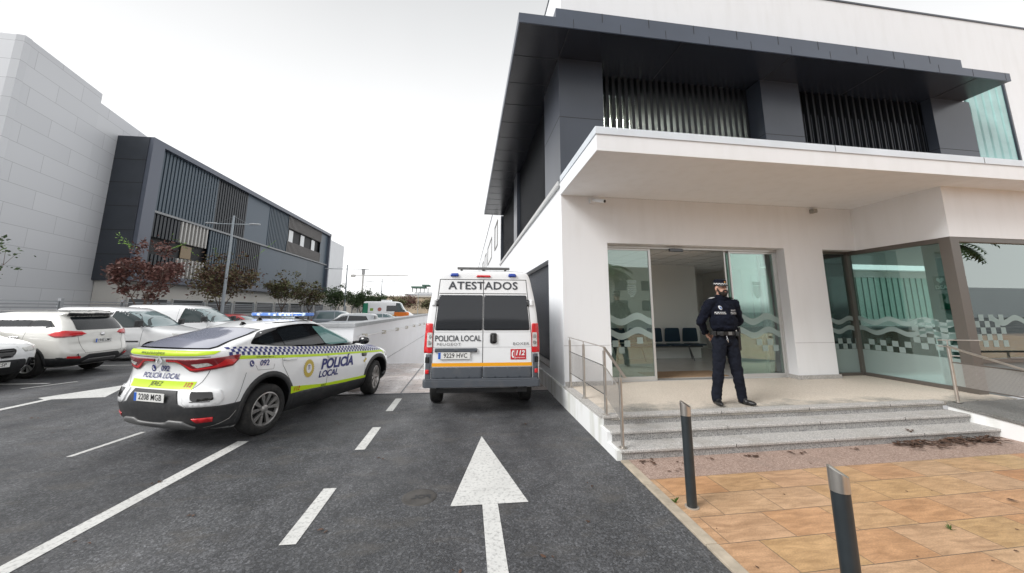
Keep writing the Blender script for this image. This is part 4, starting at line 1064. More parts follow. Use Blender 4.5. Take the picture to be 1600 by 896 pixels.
w = MB(); w.box(9.04, 17, 5.54, 5.9, .30, .88); part(w, 'window_parapet', mat('grey_green_panel', (.16,.18,.18), .35))
# --- lobby
paint_in = mat('lobby_paint', (.88,.88,.86), .8)
w = MB(); w.box(2.2, 17, FY + .4, 13.5, .30, .358); part(w, 'lobby_floor', mat('polished_floor', (.70,.68,.65), .12, spec=.6, var=.05, vscale=3))
w = MB(); w.box(2.2, 17, FY + .02, 9.5, 3.16, 3.2); w.box(8.87, 17, 5.7, FY + .02, 3.155, 3.2); w.box(2.2, 9.4, 9.5, 11.3, 3.16, 3.2); w.box(2.2, 9.4, 11.3, 13.5, 3.16, 3.2); w.box(9.4, 17, 11.0, 11.4, 3.16, 3.2)  # opening left at the right rear, added to let daylight into the lobby
part(w, 'lobby_ceiling', mat('ceiling_tiles', (.88,.88,.87), .85))
w = MB()
for i in range(8): w.box(2.3, 9, 8.1 + i*.6, 8.11 + i*.6, 3.156, 3.162)
for i in range(10): w.box(2.8 + i*.6, 2.81 + i*.6, 7.7, 10.6, 3.154, 3.162)
part(w, 'ceiling_grid', mat('grid_grey', (.5,.5,.5), .8))  # grey grid lines between the ceiling tiles
w = MB(); w.box(2.2, 2.4, FY + .4, 10.72, .358, 3.16); w.box(2.2, 7.10, 10.72, 10.86, .358, 3.16); w.box(7.0, 7.1, 10.86, 13.4, .358, 3.16); w.box(7.1, 9.2, 13.3, 13.5, .358, 3.16)
w.box(9.1, 9.25, 11.2, 13.3, .358, 3.16); w.box(9.2, 17, 11.2, 11.35, 2.95, 3.16); w.box(9.2, 17, 11.2, 11.35, .358, 1.5)
part(w, 'lobby_wall', paint_in)
w = MB(); w.box(7.60, 8.50, 13.22, 13.30, .36, 2.45); bd = part(w, 'inner_door', mat('wood_door', (.26,.11,.05), .5, var=.25, vscale=4))
w = MB(); w.box(7.56, 7.62, 13.2, 13.29, .36, 2.5); w.box(8.48, 8.54, 13.2, 13.29, .36, 2.5); w.box(7.56, 8.54, 13.2, 13.29, 2.45, 2.51); part(w, 'door_frame', mat('wood_frame', (.18,.08,.04), .5), bd)
w = MB(); w.box(7.13, 7.16, 11.2, 12.1, .36, 2.45); part(w, 'inner_door', MATS['wood_door'])
# translucent channel-glass wall at the back of the waiting room
tm = bpy.data.materials.new('channel_glass'); tm.use_nodes = True; nt = tm.node_tree
tb = nt.nodes['Principled BSDF']; tb.inputs['Base Color'].default_value = (.62,.75,.70,1); tb.inputs['Roughness'].default_value = .35
tl = nt.nodes.new('ShaderNodeBsdfTranslucent'); tl.inputs['Color'].default_value = (.72,.86,.80,1); tx = nt.nodes.new('ShaderNodeMixShader'); tx.inputs['Fac'].default_value = .65
nt.links.new(tb.outputs['BSDF'], tx.inputs[1]); nt.links.new(tl.outputs['BSDF'], tx.inputs[2]); nt.links.new(tx.outputs['Shader'], nt.nodes['Material Output'].inputs['Surface'])
w = MB(); x_ = 9.25
while x_ < 16.8: w.box(x_, x_ + .245, 11.26, 11.27, 1.5, 2.95); x_ += .26
cg = part(w, 'channel_glass_wall', tm)
w = MB(); x_ = 9.24
while x_ < 16.8: w.box(x_ - .008, x_ + .012, 11.235, 11.28, 1.5, 2.95); x_ += .26
part(w, 'glass_rib', mat('rib_green', (.10,.2,.17), .4), cg)
w = MB(); w.box(9.30, 9.62, 5.95, 6.27, .358, 3.16); part(w, 'inner_column', mat('column_paint', (.30,.32,.32), .6))

# --- things in the lobby
bs = thing('waiting_bench', 'row of five dark blue waiting seats on one steel beam against the lobby wall', 'seating', (0, 0, .358))
blue_pl = mat('dark_blue_plastic', (.012,.035,.065), .4)
for i in range(5):
    cx = 4.36 + i * .575; yb = 10.35 + KS * (cx - X0)
    s_ = MB(); s_.prism(round_poly([(cx-.25, yb-.24), (cx+.25, yb-.24), (cx+.24, yb+.2), (cx-.24, yb+.2)], .06), .42, .455); s_.build('seat', blue_pl, bs, bevel=.01)
    s_ = MB(); s_.prism(round_poly([(cx-.25, .50), (cx+.25, .50), (cx+.22, .90), (cx-.22, .90)], .05), yb+.19, yb+.215, axis='y'); s_.build('backrest', blue_pl, bs, bevel=.006)
s_ = MB(); s_.box(4.0, 6.85, 10.42, 10.48, .36, .41); s_.build('beam', bumper_silver, bs)
for cx in (4.2, 5.03, 6.52):
    yb = 10.45 + KS * (cx - X0)
    s_ = MB(); s_.cyl((cx, yb, .40), (cx - .02, yb - .30, .0), .017); s_.cyl((cx, yb, .40), (cx + .16, yb + .1, .0), .017); s_.build('leg', mat('grey_leg', (.25,.25,.26), .4, .6), bs)
mt = MB(); mt.box(3.95, 5.75, 7.75, 8.45, .359, .372); tag(mt.build('door_mat', mat('coir_mat', (.30,.20,.12), .95, var=.2, vscale=40), shear=True), 'brown coir mat lying just inside the sliding doors', 'mat')
dk = thing('reception_desk', 'low brown reception desk standing behind the corner windows', 'desk', (0, 0, .358))
wd = mat('desk_wood', (.20,.12,.08), .5, var=.15, vscale=5)
s_ = MB(); s_.box(9.9, 12.2, 8.6, 8.66, 0, .95); s_.build('front_panel', wd, dk)
s_ = MB(); s_.box(9.85, 12.3, 8.5, 9.3, .95, 1.0); s_.build('desk_top', mat('desk_top', (.08,.09,.09), .4), dk, bevel=.005)
s_ = MB(); s_.box(9.9, 9.96, 8.66, 9.3, 0, .95); s_.box(12.14, 12.2, 8.66, 9.3, 0, .95); s_.build('side_panel', wd, dk)
dk = thing('wooden_cabinet', 'brown wooden cabinet seen through the right sliding door', 'cabinet', (0, 0, .358))
s_ = MB(); s_.box(7.9, 9.0, 9.9, 10.4, 0, .95); s_.build('carcass', wd, dk, bevel=.005)
s_ = MB(); s_.box(7.93, 8.44, 9.885, 9.9, .04, .92); s_.box(8.46, 8.97, 9.885, 9.9, .04, .92); s_.build('cabinet_door', mat('desk_wood2', (.24,.15,.10), .5), dk)
# signs on the inner column
sg = thing('defibrillator_sign', 'dark green defibrillator sign with white heart and letters DEA behind the corner glass', 'sign', (9.285, 6.30, 2.33))
s_ = MB(); s_.box(-.006, 0, -.11, .11, -.14, .14); s_.build('board', mat('sign_green', (.0,.09,.05), .4), sg)
v, f = text_mesh('DEA', .10, bold=.002); s_ = MB(); s_.add([(-.009, -a, b - .085) for a, b in v], f); s_.build('writing', white_film, sg, fix=False)
hp = [(0,-.03),(.055,.03),(.06,.06),(.04,.085),(.018,.08),(0,.055),(-.018,.08),(-.04,.085),(-.06,.06),(-.055,.03)]
v, f = poly_mesh(hp); s_ = MB(); s_.add([(-.009, -a, b + .02) for a, b in v], f); s_.build('heart_mark', white_film, sg, fix=False)
bx = MB(); bx.box(9.24, 9.298, 6.16, 6.34, 1.82, 2.12); tag(bx.build('first_aid_box', mat('cabinet_green', (.01,.13,.08), .4), bevel=.01), 'small green first aid box fixed under the DEA sign', 'box')
# wall camera and detector under the canopy
cc = thing('security_camera', 'white bullet security camera on the wall left above the sliding doors', 'camera', (2.53, FY, 4.02))
s_ = MB(); s_.box(-.06, .06, -.03, .02, -.05, .05); s_.build('wall_plate', white_wall, cc, bevel=.01)
s_ = MB(); s_.cyl((0, -.03, 0), (.05, -.10, -.02), .02); s_.cyl((.03, -.06, 0), (.17, -.24, -.07), .036); s_.build('housing', white_wall, cc, smooth=True, angle=40)
s_ = MB(); s_.cyl((.168, -.237, -.069), (.178, -.25, -.074), .030); s_.build('lens', gloss_black, cc)
dt = thing('wall_detector', 'small grey detector box on the wall under the canopy, right of the doors', 'detector', (7.80, FY + .2, 4.03))
s_ = MB(); s_.box(-.055, .055, -.10, .03, -.05, .04); s_.build('housing', mat('detector_grey', (.35,.34,.31), .6), dt, bevel=.012)

# ------------------------------------------------------------------ terrace, steps, ramp
tr = MB(); tr.box(1.99, 7.74, 5.20, FY + .4, .30, .360); tr.box(7.74, 9.1, 5.2, FY + .4, .30, .3595); tag(tr.build('terrace', terrace_m, shear=True), kind='structure')
tr = MB(); tr.box(1.84, 1.99, 5.22, FY - .0, .325, .363); tag(tr.build('terrace_coping', granite_light, shear=True, bevel=.004), kind='structure')
steps = thing('entrance_steps', 'three speckled granite steps leading up to the entrance terrace', 'steps', (0, 0, 0))
for y0, y1, z0, z1, xr in ((4.62, 5.3, 0, .12, 7.66), (4.92, 5.6, .12, .24, 7.64), (5.19, 5.22, .24, .36, 7.60)):
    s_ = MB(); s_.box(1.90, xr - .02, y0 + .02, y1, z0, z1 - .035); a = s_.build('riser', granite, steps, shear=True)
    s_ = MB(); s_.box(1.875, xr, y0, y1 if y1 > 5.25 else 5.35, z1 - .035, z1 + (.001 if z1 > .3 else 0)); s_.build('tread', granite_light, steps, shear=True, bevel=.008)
    s_ = MB()
    for x_ in (3.3, 4.75, 6.2): s_.box(x_ + z1, x_ + z1 + .006, y0 - .002, y0 + .01, z1 - .036, z1 + .0015)
    s_.build('tread_joint', gap_m, steps, shear=True)
pw = MB(); pw.prism([(4.64,-.1),(8.0,-.1),(8.0,.325),(5.22,.325),(5.22,.235),(4.94,.235),(4.94,.115),(4.64,.115)], 1.83, 1.895, axis='x')
tag(pw.build('steps_side_wall', plinth_white), 'low white stained wall closing the side of the steps and terrace', 'wall')
rw = MB(); rw.prism([(5.20,-.1),(5.20,.30),(1.5,.0),(1.5,-.1)], 7.66, 7.82, axis='x'); tag(rw.build('ramp_side_wall', plinth_white, shear=True), 'mossy white wall along the access ramp right of the steps', 'wall')
rs = MB(); rs.prism([(5.20,.300),(5.20,.345),(1.5,.045),(1.5,.0)], 7.64, 9.6, axis='x'); tag(rs.build('access_ramp', granite_mat('ramp_granite', (.09,.09,.09), (.26,.255,.24), (.12,.115,.10)), shear=True), kind='structure')
# railings
def post(mb, x, y, z0, z1, r=.0215):
    mb.cyl((x, y, z0), (x, y, z1 - .05), r, n=16); mb.cyl((x, y, z1 - .05), (x, y, z1), .008, n=8); mb.cyl((x, y, z0), (x, y, z0 + .012), .05, n=16)
def mesh_mat():
    m = bpy.data.materials.new('perforated_sheet'); m.use_nodes = True; nt = m.node_tree; N = nt.nodes; L = nt.links; b = N['Principled BSDF']; out = N['Material Output']
    b.inputs['Base Color'].default_value = (.50,.48,.46,1); b.inputs['Metallic'].default_value = .6; b.inputs['Roughness'].default_value = .4
    tc = N.new('ShaderNodeTexCoord'); mp = N.new('ShaderNodeMapping'); mp.inputs['Scale'].default_value = (0, 1, 1); mp.inputs['Rotation'].default_value = (R(45), 0, 0)
    ck = N.new('ShaderNodeTexChecker'); ck.inputs['Scale'].default_value = 110; L.new(tc.outputs['Object'], mp.inputs['Vector']); L.new(mp.outputs['Vector'], ck.inputs['Vector'])
    tr_ = N.new('ShaderNodeBsdfTransparent'); mx = N.new('ShaderNodeMixShader'); L.new(ck.outputs['Fac'], mx.inputs['Fac']); L.new(b.outputs['BSDF'], mx.inputs[1]); L.new(tr_.outputs['BSDF'], mx.inputs[2])
    L.new(mx.outputs['Shader'], out.inputs['Surface']); return m
perf = mesh_mat()
rl = thing('stair_railing', 'stainless steel railing with perforated panels on the left edge of the terrace and steps', 'railing', (0, 0, 0))
P = [(1.95, 7.08, .36, 1.27), (1.945, 6.22, .36, 1.27), (1.945, 5.26, .36, 1.27), (1.935, 4.70, .12, 1.00)]
for x, y, a, b in P:
    s_ = MB(); post(s_, x, y, a, b); s_.build('post', steel, rl, smooth=True, angle=40)
def bar(mb, p, q, w=.02, t=.006):
    """flat handrail between two points running along y"""
    (x, y0, z0), (_, y1, z1) = p, q
    mb.add([(x-w,y0,z0),(x+w,y0,z0),(x+w,y1,z1),(x-w,y1,z1),(x-w,y0,z0+t),(x+w,y0,z0+t),(x+w,y1,z1+t),(x-w,y1,z1+t)], [(0,3,2,1),(4,5,6,7),(0,1,5,4),(1,2,6,5),(2,3,7,6),(3,0,4,7)])
s_ = MB(); bar(s_, (1.945, 7.14, 1.268), (1.945, 5.26, 1.268)); bar(s_, (1.945, 5.26, 1.268), (1.94, 4.56, .965)); s_.build('handrail', steel, rl)
for i in range(3):
    a, b = P[i], P[i + 1]; z0a, z1a = a[2] + .26, a[2] + .65; z0b, z1b = (b[2] + .26, b[2] + .65)
    if i == 2: z0b += .02; z1b += .02
    s_ = MB(); s_.add([(1.945, a[1]-.03, z0a), (1.945, b[1]+.03, z0b), (1.945, b[1]+.03, z1b), (1.945, a[1]-.03, z1a)], [(0,1,2,3)]); pn = s_.build('perforated_panel', perf, rl, fix=False)
    s_ = MB(); s_.cyl((1.945, a[1], z0a), (1.945, b[1], z0b), .006, n=6); s_.cyl((1.945, a[1], z1a), (1.945, b[1], z1b), .008, n=6); s_.build('panel_rail', gloss_black if i < 2 else steel, pn)
r2 = thing('ramp_railing', 'stainless steel railing with perforated panel beside the ramp at the right edge', 'railing', (0, 0, 0))
yy = 5.16 + KS * (7.8 - X0)
s_ = MB(); post(s_, 7.82, yy, .35, 1.26, .024); s_.build('post', steel, r2, smooth=True, angle=40)
s_ = MB(); post(s_, 7.90, 3.3, .19, 1.10, .024); s_.build('post', steel, r2, smooth=True, angle=40)
s_ = MB(); s_.add([(7.82, yy-.03, .60), (7.90, 3.33, .55), (7.90, 3.33, .92), (7.82, yy-.03, .97)], [(0,1,2,3)]); pn = s_.build('perforated_panel', perf, r2, fix=False)
s_ = MB(); s_.cyl((7.82, yy, .60), (7.90, 3.3, .55), .008, n=8); s_.cyl((7.82, yy, .97), (7.90, 3.3, .92), .010, n=8); s_.build('panel_rail', frame_brown, pn)
s_ = MB(); s_.cyl((7.64, yy, 1.32), (8.5, yy+.03, 1.305), .008, n=8); s_.cyl((7.82, yy, 1.25), (7.82, yy, 1.32), .008, n=8); s_.cyl((7.70, yy+.05, 1.225), (7.95, yy-.02, 1.20), .010, n=8)
s_.cyl((7.80, yy, 1.22), (7.74, 4.1, .86), .017, n=10); s_.cyl((7.82, yy, 1.07), (8.0, yy-.0, 1.06), .012, n=8)
s_.build('handrail', steel, r2, smooth=True, angle=40)
r3 = thing('rear_ramp_railing', 'far steel rail with mesh running in front of the window parapet', 'railing', (0, 0, 0))
s_ = MB(); s_.cyl((8.9, 5.32, 1.02), (12.5, 5.45, .98), .02, n=8); s_.build('handrail', frame_brown, r3)
for x_ in (10.6, 12.5): s_ = MB(); s_.cyl((x_, 5.4, .3), (x_, 5.4, 1.0), .02, n=8); s_.build('post', steel, r3)

# ------------------------------------------------------------------ plaza, kerb, bollards
pz = MB(); strip_ = [(0, -11, 0), (38, -11, 0), (38, 4.10, 0), (0, 4.10, 0)]; pz.add([(-.40, -11, .012), (38, -11, .012), (38, 4.10, .012), (.128, 4.10, .012)], [(0,1,2,3)])
po = pz.build('plaza_paving', flags_m, fix=False); po.location = (1.95, 0, 0); po.rotation_euler = (0, 0, R(2)); tag(po, kind='structure')
gv = MB(); gv.add([(1.95,4.08,.008),(40,5.40,.008),(40,6.2,.008),(1.95,4.72,.008)], [(0,1,2,3)]); tag(gv.build('aggregate_strip', gravel_m, fix=False), kind='structure')
gs = MB(); gs.add([(40,-11,.004),(120,-11,.004),(120,60,.004),(40,60,.004)], [(0,1,2,3)]); tag(gs.build('plaza_beyond', gravel_m, fix=False), kind='structure')
kb = MB(); y = -11.0
while y < 4.6: kb.box(1.865, 1.965, y, min(y + .992, 4.62), -.1, .02); y += 1.0
tag(kb.build('kerb', kerb_m, bevel=.006), kind='structure')
bol_m = mat('bollard_paint', (.022,.028,.032), .38, var=.15, vscale=10)
def bollard(loc, label, grp):
    b = thing('bollard', label, 'bollard', loc, 0, grp)
    s_ = MB(); s_.cyl((0,0,0), (0,0,.80), .045, n=28); s_.build('post', bol_m, b, smooth=True, angle=40)
    s_ = MB(); n = 28; v = []
    for k, r_ in ((0, .0475), (1, .0475), (2, .040)):
        for i in range(n):
            t = 2*PI*i/n; v.append((r_*math.cos(t), r_*math.sin(t), (.795 if k == 0 else .895 - .022*math.cos(t)*1.0 + .012*math.sin(t) + (.004 if k == 2 else 0))))
    f = [(j*n+i, j*n+(i+1) % n, (j+1)*n+(i+1) % n, (j+1)*n+i) for j in range(2) for i in range(n)] + [tuple(range(2*n, 3*n))]
    s_.add(v, f); s_.build('steel_cap', steel, b, smooth=True, angle=35)
    s_ = MB(); s_.cyl((0,0,0), (0,0,.008), .062, n=24); s_.build('base_collar', mat('cement', (.35,.30,.25), .9), b)
bollard((2.09, 3.53, .012), 'dark bollard with steel cap standing between the lane and the steps', 'bollards along the kerb')
bollard((2.085, 2.03, .012), 'dark bollard nearest the camera, cut by the bottom edge', 'bollards along the kerb')
# ------------------------------------------------------------------ building across the car park
lb_ = thing('office_building', 'long pale office building with a dark louvred upper box across the car park', 'building', (0, 0, 0))
def panel_wall_mat():
    m = bpy.data.materials.new('pale_cladding'); m.use_nodes = True; nt = m.node_tree; N = nt.nodes; L = nt.links; b = N['Principled BSDF']
    uv = N.new('ShaderNodeUVMap'); br = N.new('ShaderNodeTexBrick'); L.new(uv.outputs['UV'], br.inputs['Vector'])
    br.inputs['Scale'].default_value = 1; br.inputs['Brick Width'].default_value = 2.9; br.inputs['Row Height'].default_value = .92; br.inputs['Mortar Size'].default_value = .012; br.offset = .5; br.inputs['Mortar Smooth'].default_value = .4
    br.inputs['Color1'].default_value = (.58,.595,.62,1); br.inputs['Color2'].default_value = (.625,.64,.665,1); br.inputs['Mortar'].default_value = (.36,.37,.39,1)
    L.new(br.outputs['Color'], b.inputs['Base Color']); b.inputs['Roughness'].default_value = .5
    return m
pcl = panel_wall_mat()
def wall_uv(name, p0, p1, z0, z1, m, parent=lb_, th=.3):
    """vertical wall slab from p0 to p1 with metre UVs"""
    mb = MB(); a = Vector((p0[0], p0[1])); b = Vector((p1[0], p1[1])); d = (b - a).normalized(); n = Vector((d.y, -d.x)); 
    q = [a, b, b - n*th, a - n*th]
    mb.add([(p.x, p.y, z) for z in (z0, z1) for p in q], [(0,1,5,4),(1,2,6,5),(2,3,7,6),(3,0,4,7),(4,5,6,7),(0,3,2,1)])
    o = mb.build(name, m, parent); me = o.data; ul = me.uv_layers.new(name='UVMap')
    for l in me.loops:
        co = me.vertices[l.vertex_index].co; ul.data[l.index].uv = ((Vector((co.x, co.y)) - a).dot(d) + .7, co.z)
    return o
Q = (-21.8, 24.45)
dirx, diry = .21, -.978
def along(s): return (Q[0] + dirx*s, Q[1] + diry*s)
C1 = along(6.9); C2 = along(1.9)
wall_uv('tall_wall', C1, C2, -0.1, 14.1, pcl); wall_uv('tall_wall', C2, (Q[0] - dirx*9, Q[1] - diry*9), -.1, 13.55, pcl)
wall_uv('end_wall', (C1[0] - 14, C1[1] - 1.0), C1, -.1, 14.1, pcl)
w = MB(); w.box(-21.8, -20.4, 24.6, 62, -.1, 3.5); w.build('ground_floor_wall', mat('cream_render', (.62,.60,.56), .75, var=.04, vscale=1), lb_)
w = MB(); w.box(-26, -20.6, 55.6, 64, 3.5, 12.0); w.build('end_block', white_wall, lb_)
BXX, BY0, BY1, BZ0, BZ1 = -20.0, 24.4, 55.5, 3.45, 12.35
fr = mat('box_frame_metal', (.105,.12,.155), .35, .1)
dk1 = mat('box_side_panel', (.045,.052,.064), .35, .1, var=.1, vscale=1)
w = MB(); w.prism([(-21.83, BY0 - .04), (BXX + .01, BY0 - .04), (BXX + .01, BY0 + .9), (-21.83, BY0 + .9)], BZ0 - .03, BZ1 + .03); es = w.build('box_end', dk1, lb_)
w = MB()
for i in range(5): z = BZ0 + 1.48*(i+1); w.box(-21.84, BXX + .02, BY0 - .05, BY0 + .9, z, z + .03)
w.build('panel_seam', gap_m, es)
w = MB(); w.box(-21.8, BXX + .25, BY0, BY1, BZ1 - .30, BZ1 + .05); w.box(-21.8, BXX + .25, BY0, BY1, BZ0 - .05, BZ0 + .40); w.box(BXX - .2, BXX + .25, BY1 - .35, BY1, BZ0, BZ1); w.box(BXX - .1, BXX + .25, BY0, BY0 + .9, BZ0 + .4, BZ1 - .3)
w.build('box_frame', fr, lb_)
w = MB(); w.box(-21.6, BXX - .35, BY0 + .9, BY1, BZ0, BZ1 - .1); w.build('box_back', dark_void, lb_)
w = MB(); w.box(BXX - .05, BXX + .08, BY0 + .9, BY1 - .35, 7.82, 7.96); w.build('floor_band', mat('band_grey', (.26,.27,.28), .5), lb_)
blues = [mat('fin_blue_%d' % i, c, .4, .1) for i, c in enumerate(((.045,.070,.095), (.018,.023,.030), (.066,.094,.125), (.060,.086,.112)))]
pale_fin = mat('pale_fin', (.50,.49,.47), .5)
grey_fin = mat('taupe_fin', (.20,.19,.185), .5)
def fins(y0, y1, z0, z1, m, kind='fin', st=.30):
    w = MB()
    if kind == 'flat': w.box(BXX - .12, BXX - .08, y0, y1, z0, z1)
    else:
        y = y0
        while y < y1 - .05:
            w.box(BXX - (.10 if kind == 'fin' else .22), BXX - (.04 if kind == 'fin' else -.02), y, y + st*(.6 if kind == 'fin' else .36), z0, z1)
            if kind == 'fin': w.box(BXX - .12, BXX - .10, y, y + st, z0, z1)
            y += st
    return w.build('fin_panel', m, lb_)
# y positions of the panel changes along the box (upper then lower row)
U0, U1, Lw0, Lw1 = 8.0, BZ1 - .3, BZ0 + .4, 7.8
fins(25.3, 31.2, U0, U1, blues[3]); fins(31.2, 35.2, U0, U1, blues[1]); fins(35.2, 39.2, U0, U1, blues[2], 'flat'); fins(39.2, 43.2, U0, U1, blues[0])
fins(43.2, 52.6, U0, 9.2, grey_fin, 'open'); fins(43.2, 52.6, 10.7, U1, grey_fin, 'open'); fins(52.6, 55.1, U0, U1, blues[2], 'flat')
fins(25.3, 28.0, 6.3, Lw1, blues[1]); fins(28.0, 30.9, 6.3, Lw1, pale_fin, 'open', .36); fins(28.0, 30.9, Lw0, 5.2, pale_fin, 'open', .36)
fins(25.3, 28.0, Lw0, 5.2, blues[1])
fins(31.0, 34.4, Lw0, Lw1, blues[0]); fins(34.4, 38.2, Lw0, Lw1, blues[1]); fins(38.2, 42.4, Lw0, Lw1, blues[2], 'flat'); fins(42.4, 49.0, Lw0, Lw1, blues[3], 'flat'); fins(49.0, 55.1, Lw0, Lw1, blues[0], 'flat')
for y in (44.0, 47.0, 50.2):
    w = MB(); w.box(BXX - .3, BXX - .26, y, y + 1.0, 9.25, 10.6); w.build('bright_window', mat('bright_window', (.72,.74,.75), .3), lb_)
w = MB(); w.box(BXX-.3, BXX-.26, 28.6, 29.6, 5.3, 6.2); w.build('bright_window', mat('amber_window', (.22,.15,.07), .3), lb_)
# ribbon windows of the ground floor, dark
for i in range(9):
    y = 25.2 + i * 3.5
    w = MB(); w.box(-20.45, -20.35, y, y + 3.0, 1.35, 2.35); wi = w.build('basement_window', mat('ribbon_glass', (.045,.05,.055), .2), lb_)
    w = MB(); w.box(-20.42, -20.30, y - .06, y + 3.06, 2.35, 2.43); w.box(-20.42, -20.30, y - .06, y, 1.3, 2.35); w.build('frame', alu, wi)

# ------------------------------------------------------------------ boundary fence along the car park
gal = mat('galvanised_steel', (.36,.38,.40), .5, .5)
def wire_mat():
    m = bpy.data.materials.new('wire_mesh'); m.use_nodes = True; nt = m.node_tree; N = nt.nodes; L = nt.links; b = N['Principled BSDF']; out = N['Material Output']
    b.inputs['Base Color'].default_value = (.30,.31,.33,1); b.inputs['Roughness'].default_value = .6
    tc = N.new('ShaderNodeTexCoord'); wv = N.new('ShaderNodeTexWave'); wv.bands_direction = 'Z'; wv.inputs['Scale'].default_value = 2.4; wv.wave_profile = 'SAW'; L.new(tc.outputs['Object'], wv.inputs['Vector'])
    mt_ = N.new('ShaderNodeMath'); mt_.operation = 'GREATER_THAN'; mt_.inputs[1].default_value = .62; L.new(wv.outputs['Fac'], mt_.inputs[0])
    tr_ = N.new('ShaderNodeBsdfTransparent'); mx = N.new('ShaderNodeMixShader'); L.new(mt_.outputs['Value'], mx.inputs['Fac']); L.new(tr_.outputs['BSDF'], mx.inputs[1]); L.new(b.outputs['BSDF'], mx.inputs[2])
    L.new(mx.outputs['Shader'], out.inputs['Surface']); return m
wire = wire_mat()
fe = thing('boundary_fence', 'grey steel mesh fence with square posts along the far side of the car park', 'fence', (-16.5, 0, 0))
w = MB(); w.box(-.12, .12, 8, 75, 0, .9); w.build('base_wall', mat('fence_base_grey', (.22,.23,.23), .8), fe)
y = 9.0; k = 0
while y < 75 and k < 26:
    w = MB(); w.box(-.06, .06, y - .06, y + .06, .9, 2.18); w.build('post', gal, fe)
    w = MB(); w.add([(0, y+.08, .95), (0, y+2.72, .95), (0, y+2.72, 2.05), (0, y+.08, 2.05)], [(0,1,2,3)]); mp_ = w.build('mesh_panel', wire, fe, fix=False)
    w = MB(); w.box(-.02, .02, y + .07, y + 2.73, 2.03, 2.08); w.box(-.02, .02, y + .07, y + 2.73, .93, .97); w.box(-.02, .02, y + .07, y + .11, .97, 2.03); w.box(-.02, .02, y + 2.69, y + 2.73, .97, 2.03); w.build('panel_frame', gal, mp_)
    y += 2.8; k += 1

# ------------------------------------------------------------------ ramp retaining wall with coping and pipe
rw_ = thing('ramp_retaining_wall', 'white retaining wall with grey coping beside the sunken ramp', 'wall', (0, 0, 0))
w = MB(); w.box(-3.25, -2.92, 10.3, 45, -4.8, 1.32); w.box(-4.8, -3.25, 10.3, 10.55, 0, 1.32); w.build('wall', mat('smooth_white_wall', (.80,.81,.83), .7, var=.03, vscale=.8, dirt=(.6,.59,.56), dscale=.7, damt=.25), rw_)
w = MB(); w.box(-3.30, -2.87, 10.25, 45, 1.32, 1.42); w.box(-4.8, -3.30, 10.25, 10.6, 1.32, 1.42); w.build('coping', mat('grey_coping', (.36,.37,.38), .7, var=.1), rw_, bevel=.01)
w = MB(); w.cyl((-2.86, 10.6, 1.06), (-2.86, 30, .75), .022, n=8)
w.build('pipe', white_film, rw_)
for i in range(8):
    y = 11.2 + i*2.5; z = 1.06 - .016*(y-10.6)
    w = MB(); w.box(-2.93, -2.80, y-.06, y+.06, z-.07, z+.05); w.build('pipe_bracket', mat('bracket_cream', (.6,.57,.5), .6), rw_, bevel=.01)

# ------------------------------------------------------------------ street lamps
def lamp(loc, h, rz, label, arm=1.15):
    t = thing('street_lamp', label, 'street lamp', loc, rz, 'double armed street lamps in the car park')
    m_ = mat('lamp_pole_paint', (.33,.37,.40), .5, .3)
    w = MB(); w.cyl((0,0,0), (0,0,h), .10, .055, n=14); w.build('pole', m_, t, smooth=True, angle=40)
    w = MB(); w.cyl((-arm,0,h-.52), (arm,0,h-.52), .028, n=8); w.cyl((0,0,h-.03), (-arm*.75,0,h-.50), .006, n=5); w.cyl((0,0,h-.03), (arm*.75,0,h-.50), .006, n=5); w.build('cross_arm', m_, t)
    for s_ in (-1, 1):
        w = MB(); w.prism([(s_*arm*.78,-.02),(s_*arm*.95,-.13),(s_*arm*1.28,-.11),(s_*arm*1.36,0),(s_*arm*1.28,.11),(s_*arm*.95,.13),(s_*arm*.78,.02)][::s_], h-.53, h-.46)
        w.build('lamp_head', mat('lamp_head_grey', (.5,.53,.55), .4), t, bevel=.02)
lamp((-14.2, 23.8, 0), 7.35, R(0), 'nearest street lamp with two arms, in front of the dark louvred box')
lamp((-14.4, 46.4, 0), 7.0, R(0), 'second street lamp with two arms, right of the dark louvred box', 1.9)
lamp((-15.0, 67.8, 0), 7.0, R(0), 'third street lamp, standing above the far tree row', 2.1)
lamp((-16.2, 127., 0), 7.0, R(0), 'farthest street lamp, thin against the sky near the van', 3.2)

# ------------------------------------------------------------------ trees
def leafmat(name, a, b):
    m = bpy.data.materials.new(name); m.use_nodes = True; nt = m.node_tree; N = nt.nodes; L = nt.links; p = N['Principled BSDF']
    oi = N.new('ShaderNodeNewGeometry'); r = N.new('ShaderNodeValToRGB'); r.color_ramp.elements[0].color = tuple(a)+(1,); r.color_ramp.elements[1].color = tuple(b)+(1,)
    L.new(oi.outputs['Random Per Island'], r.inputs['Fac']); L.new(r.outputs['Color'], p.inputs['Base Color']); p.inputs['Roughness'].default_value = .65
    return m
l_red = leafmat('autumn_leaves', (.075,.022,.018), (.16,.075,.06)); l_mix = leafmat('turning_leaves', (.09,.045,.035), (.14,.16,.06)); l_green = leafmat('green_leaves', (.03,.06,.018), (.10,.15,.06)); l_lime = leafmat('fresh_leaves', (.12,.24,.03), (.2,.34,.06))
bark = mat('bark', (.12,.085,.065), .85, var=.3, vscale=12)
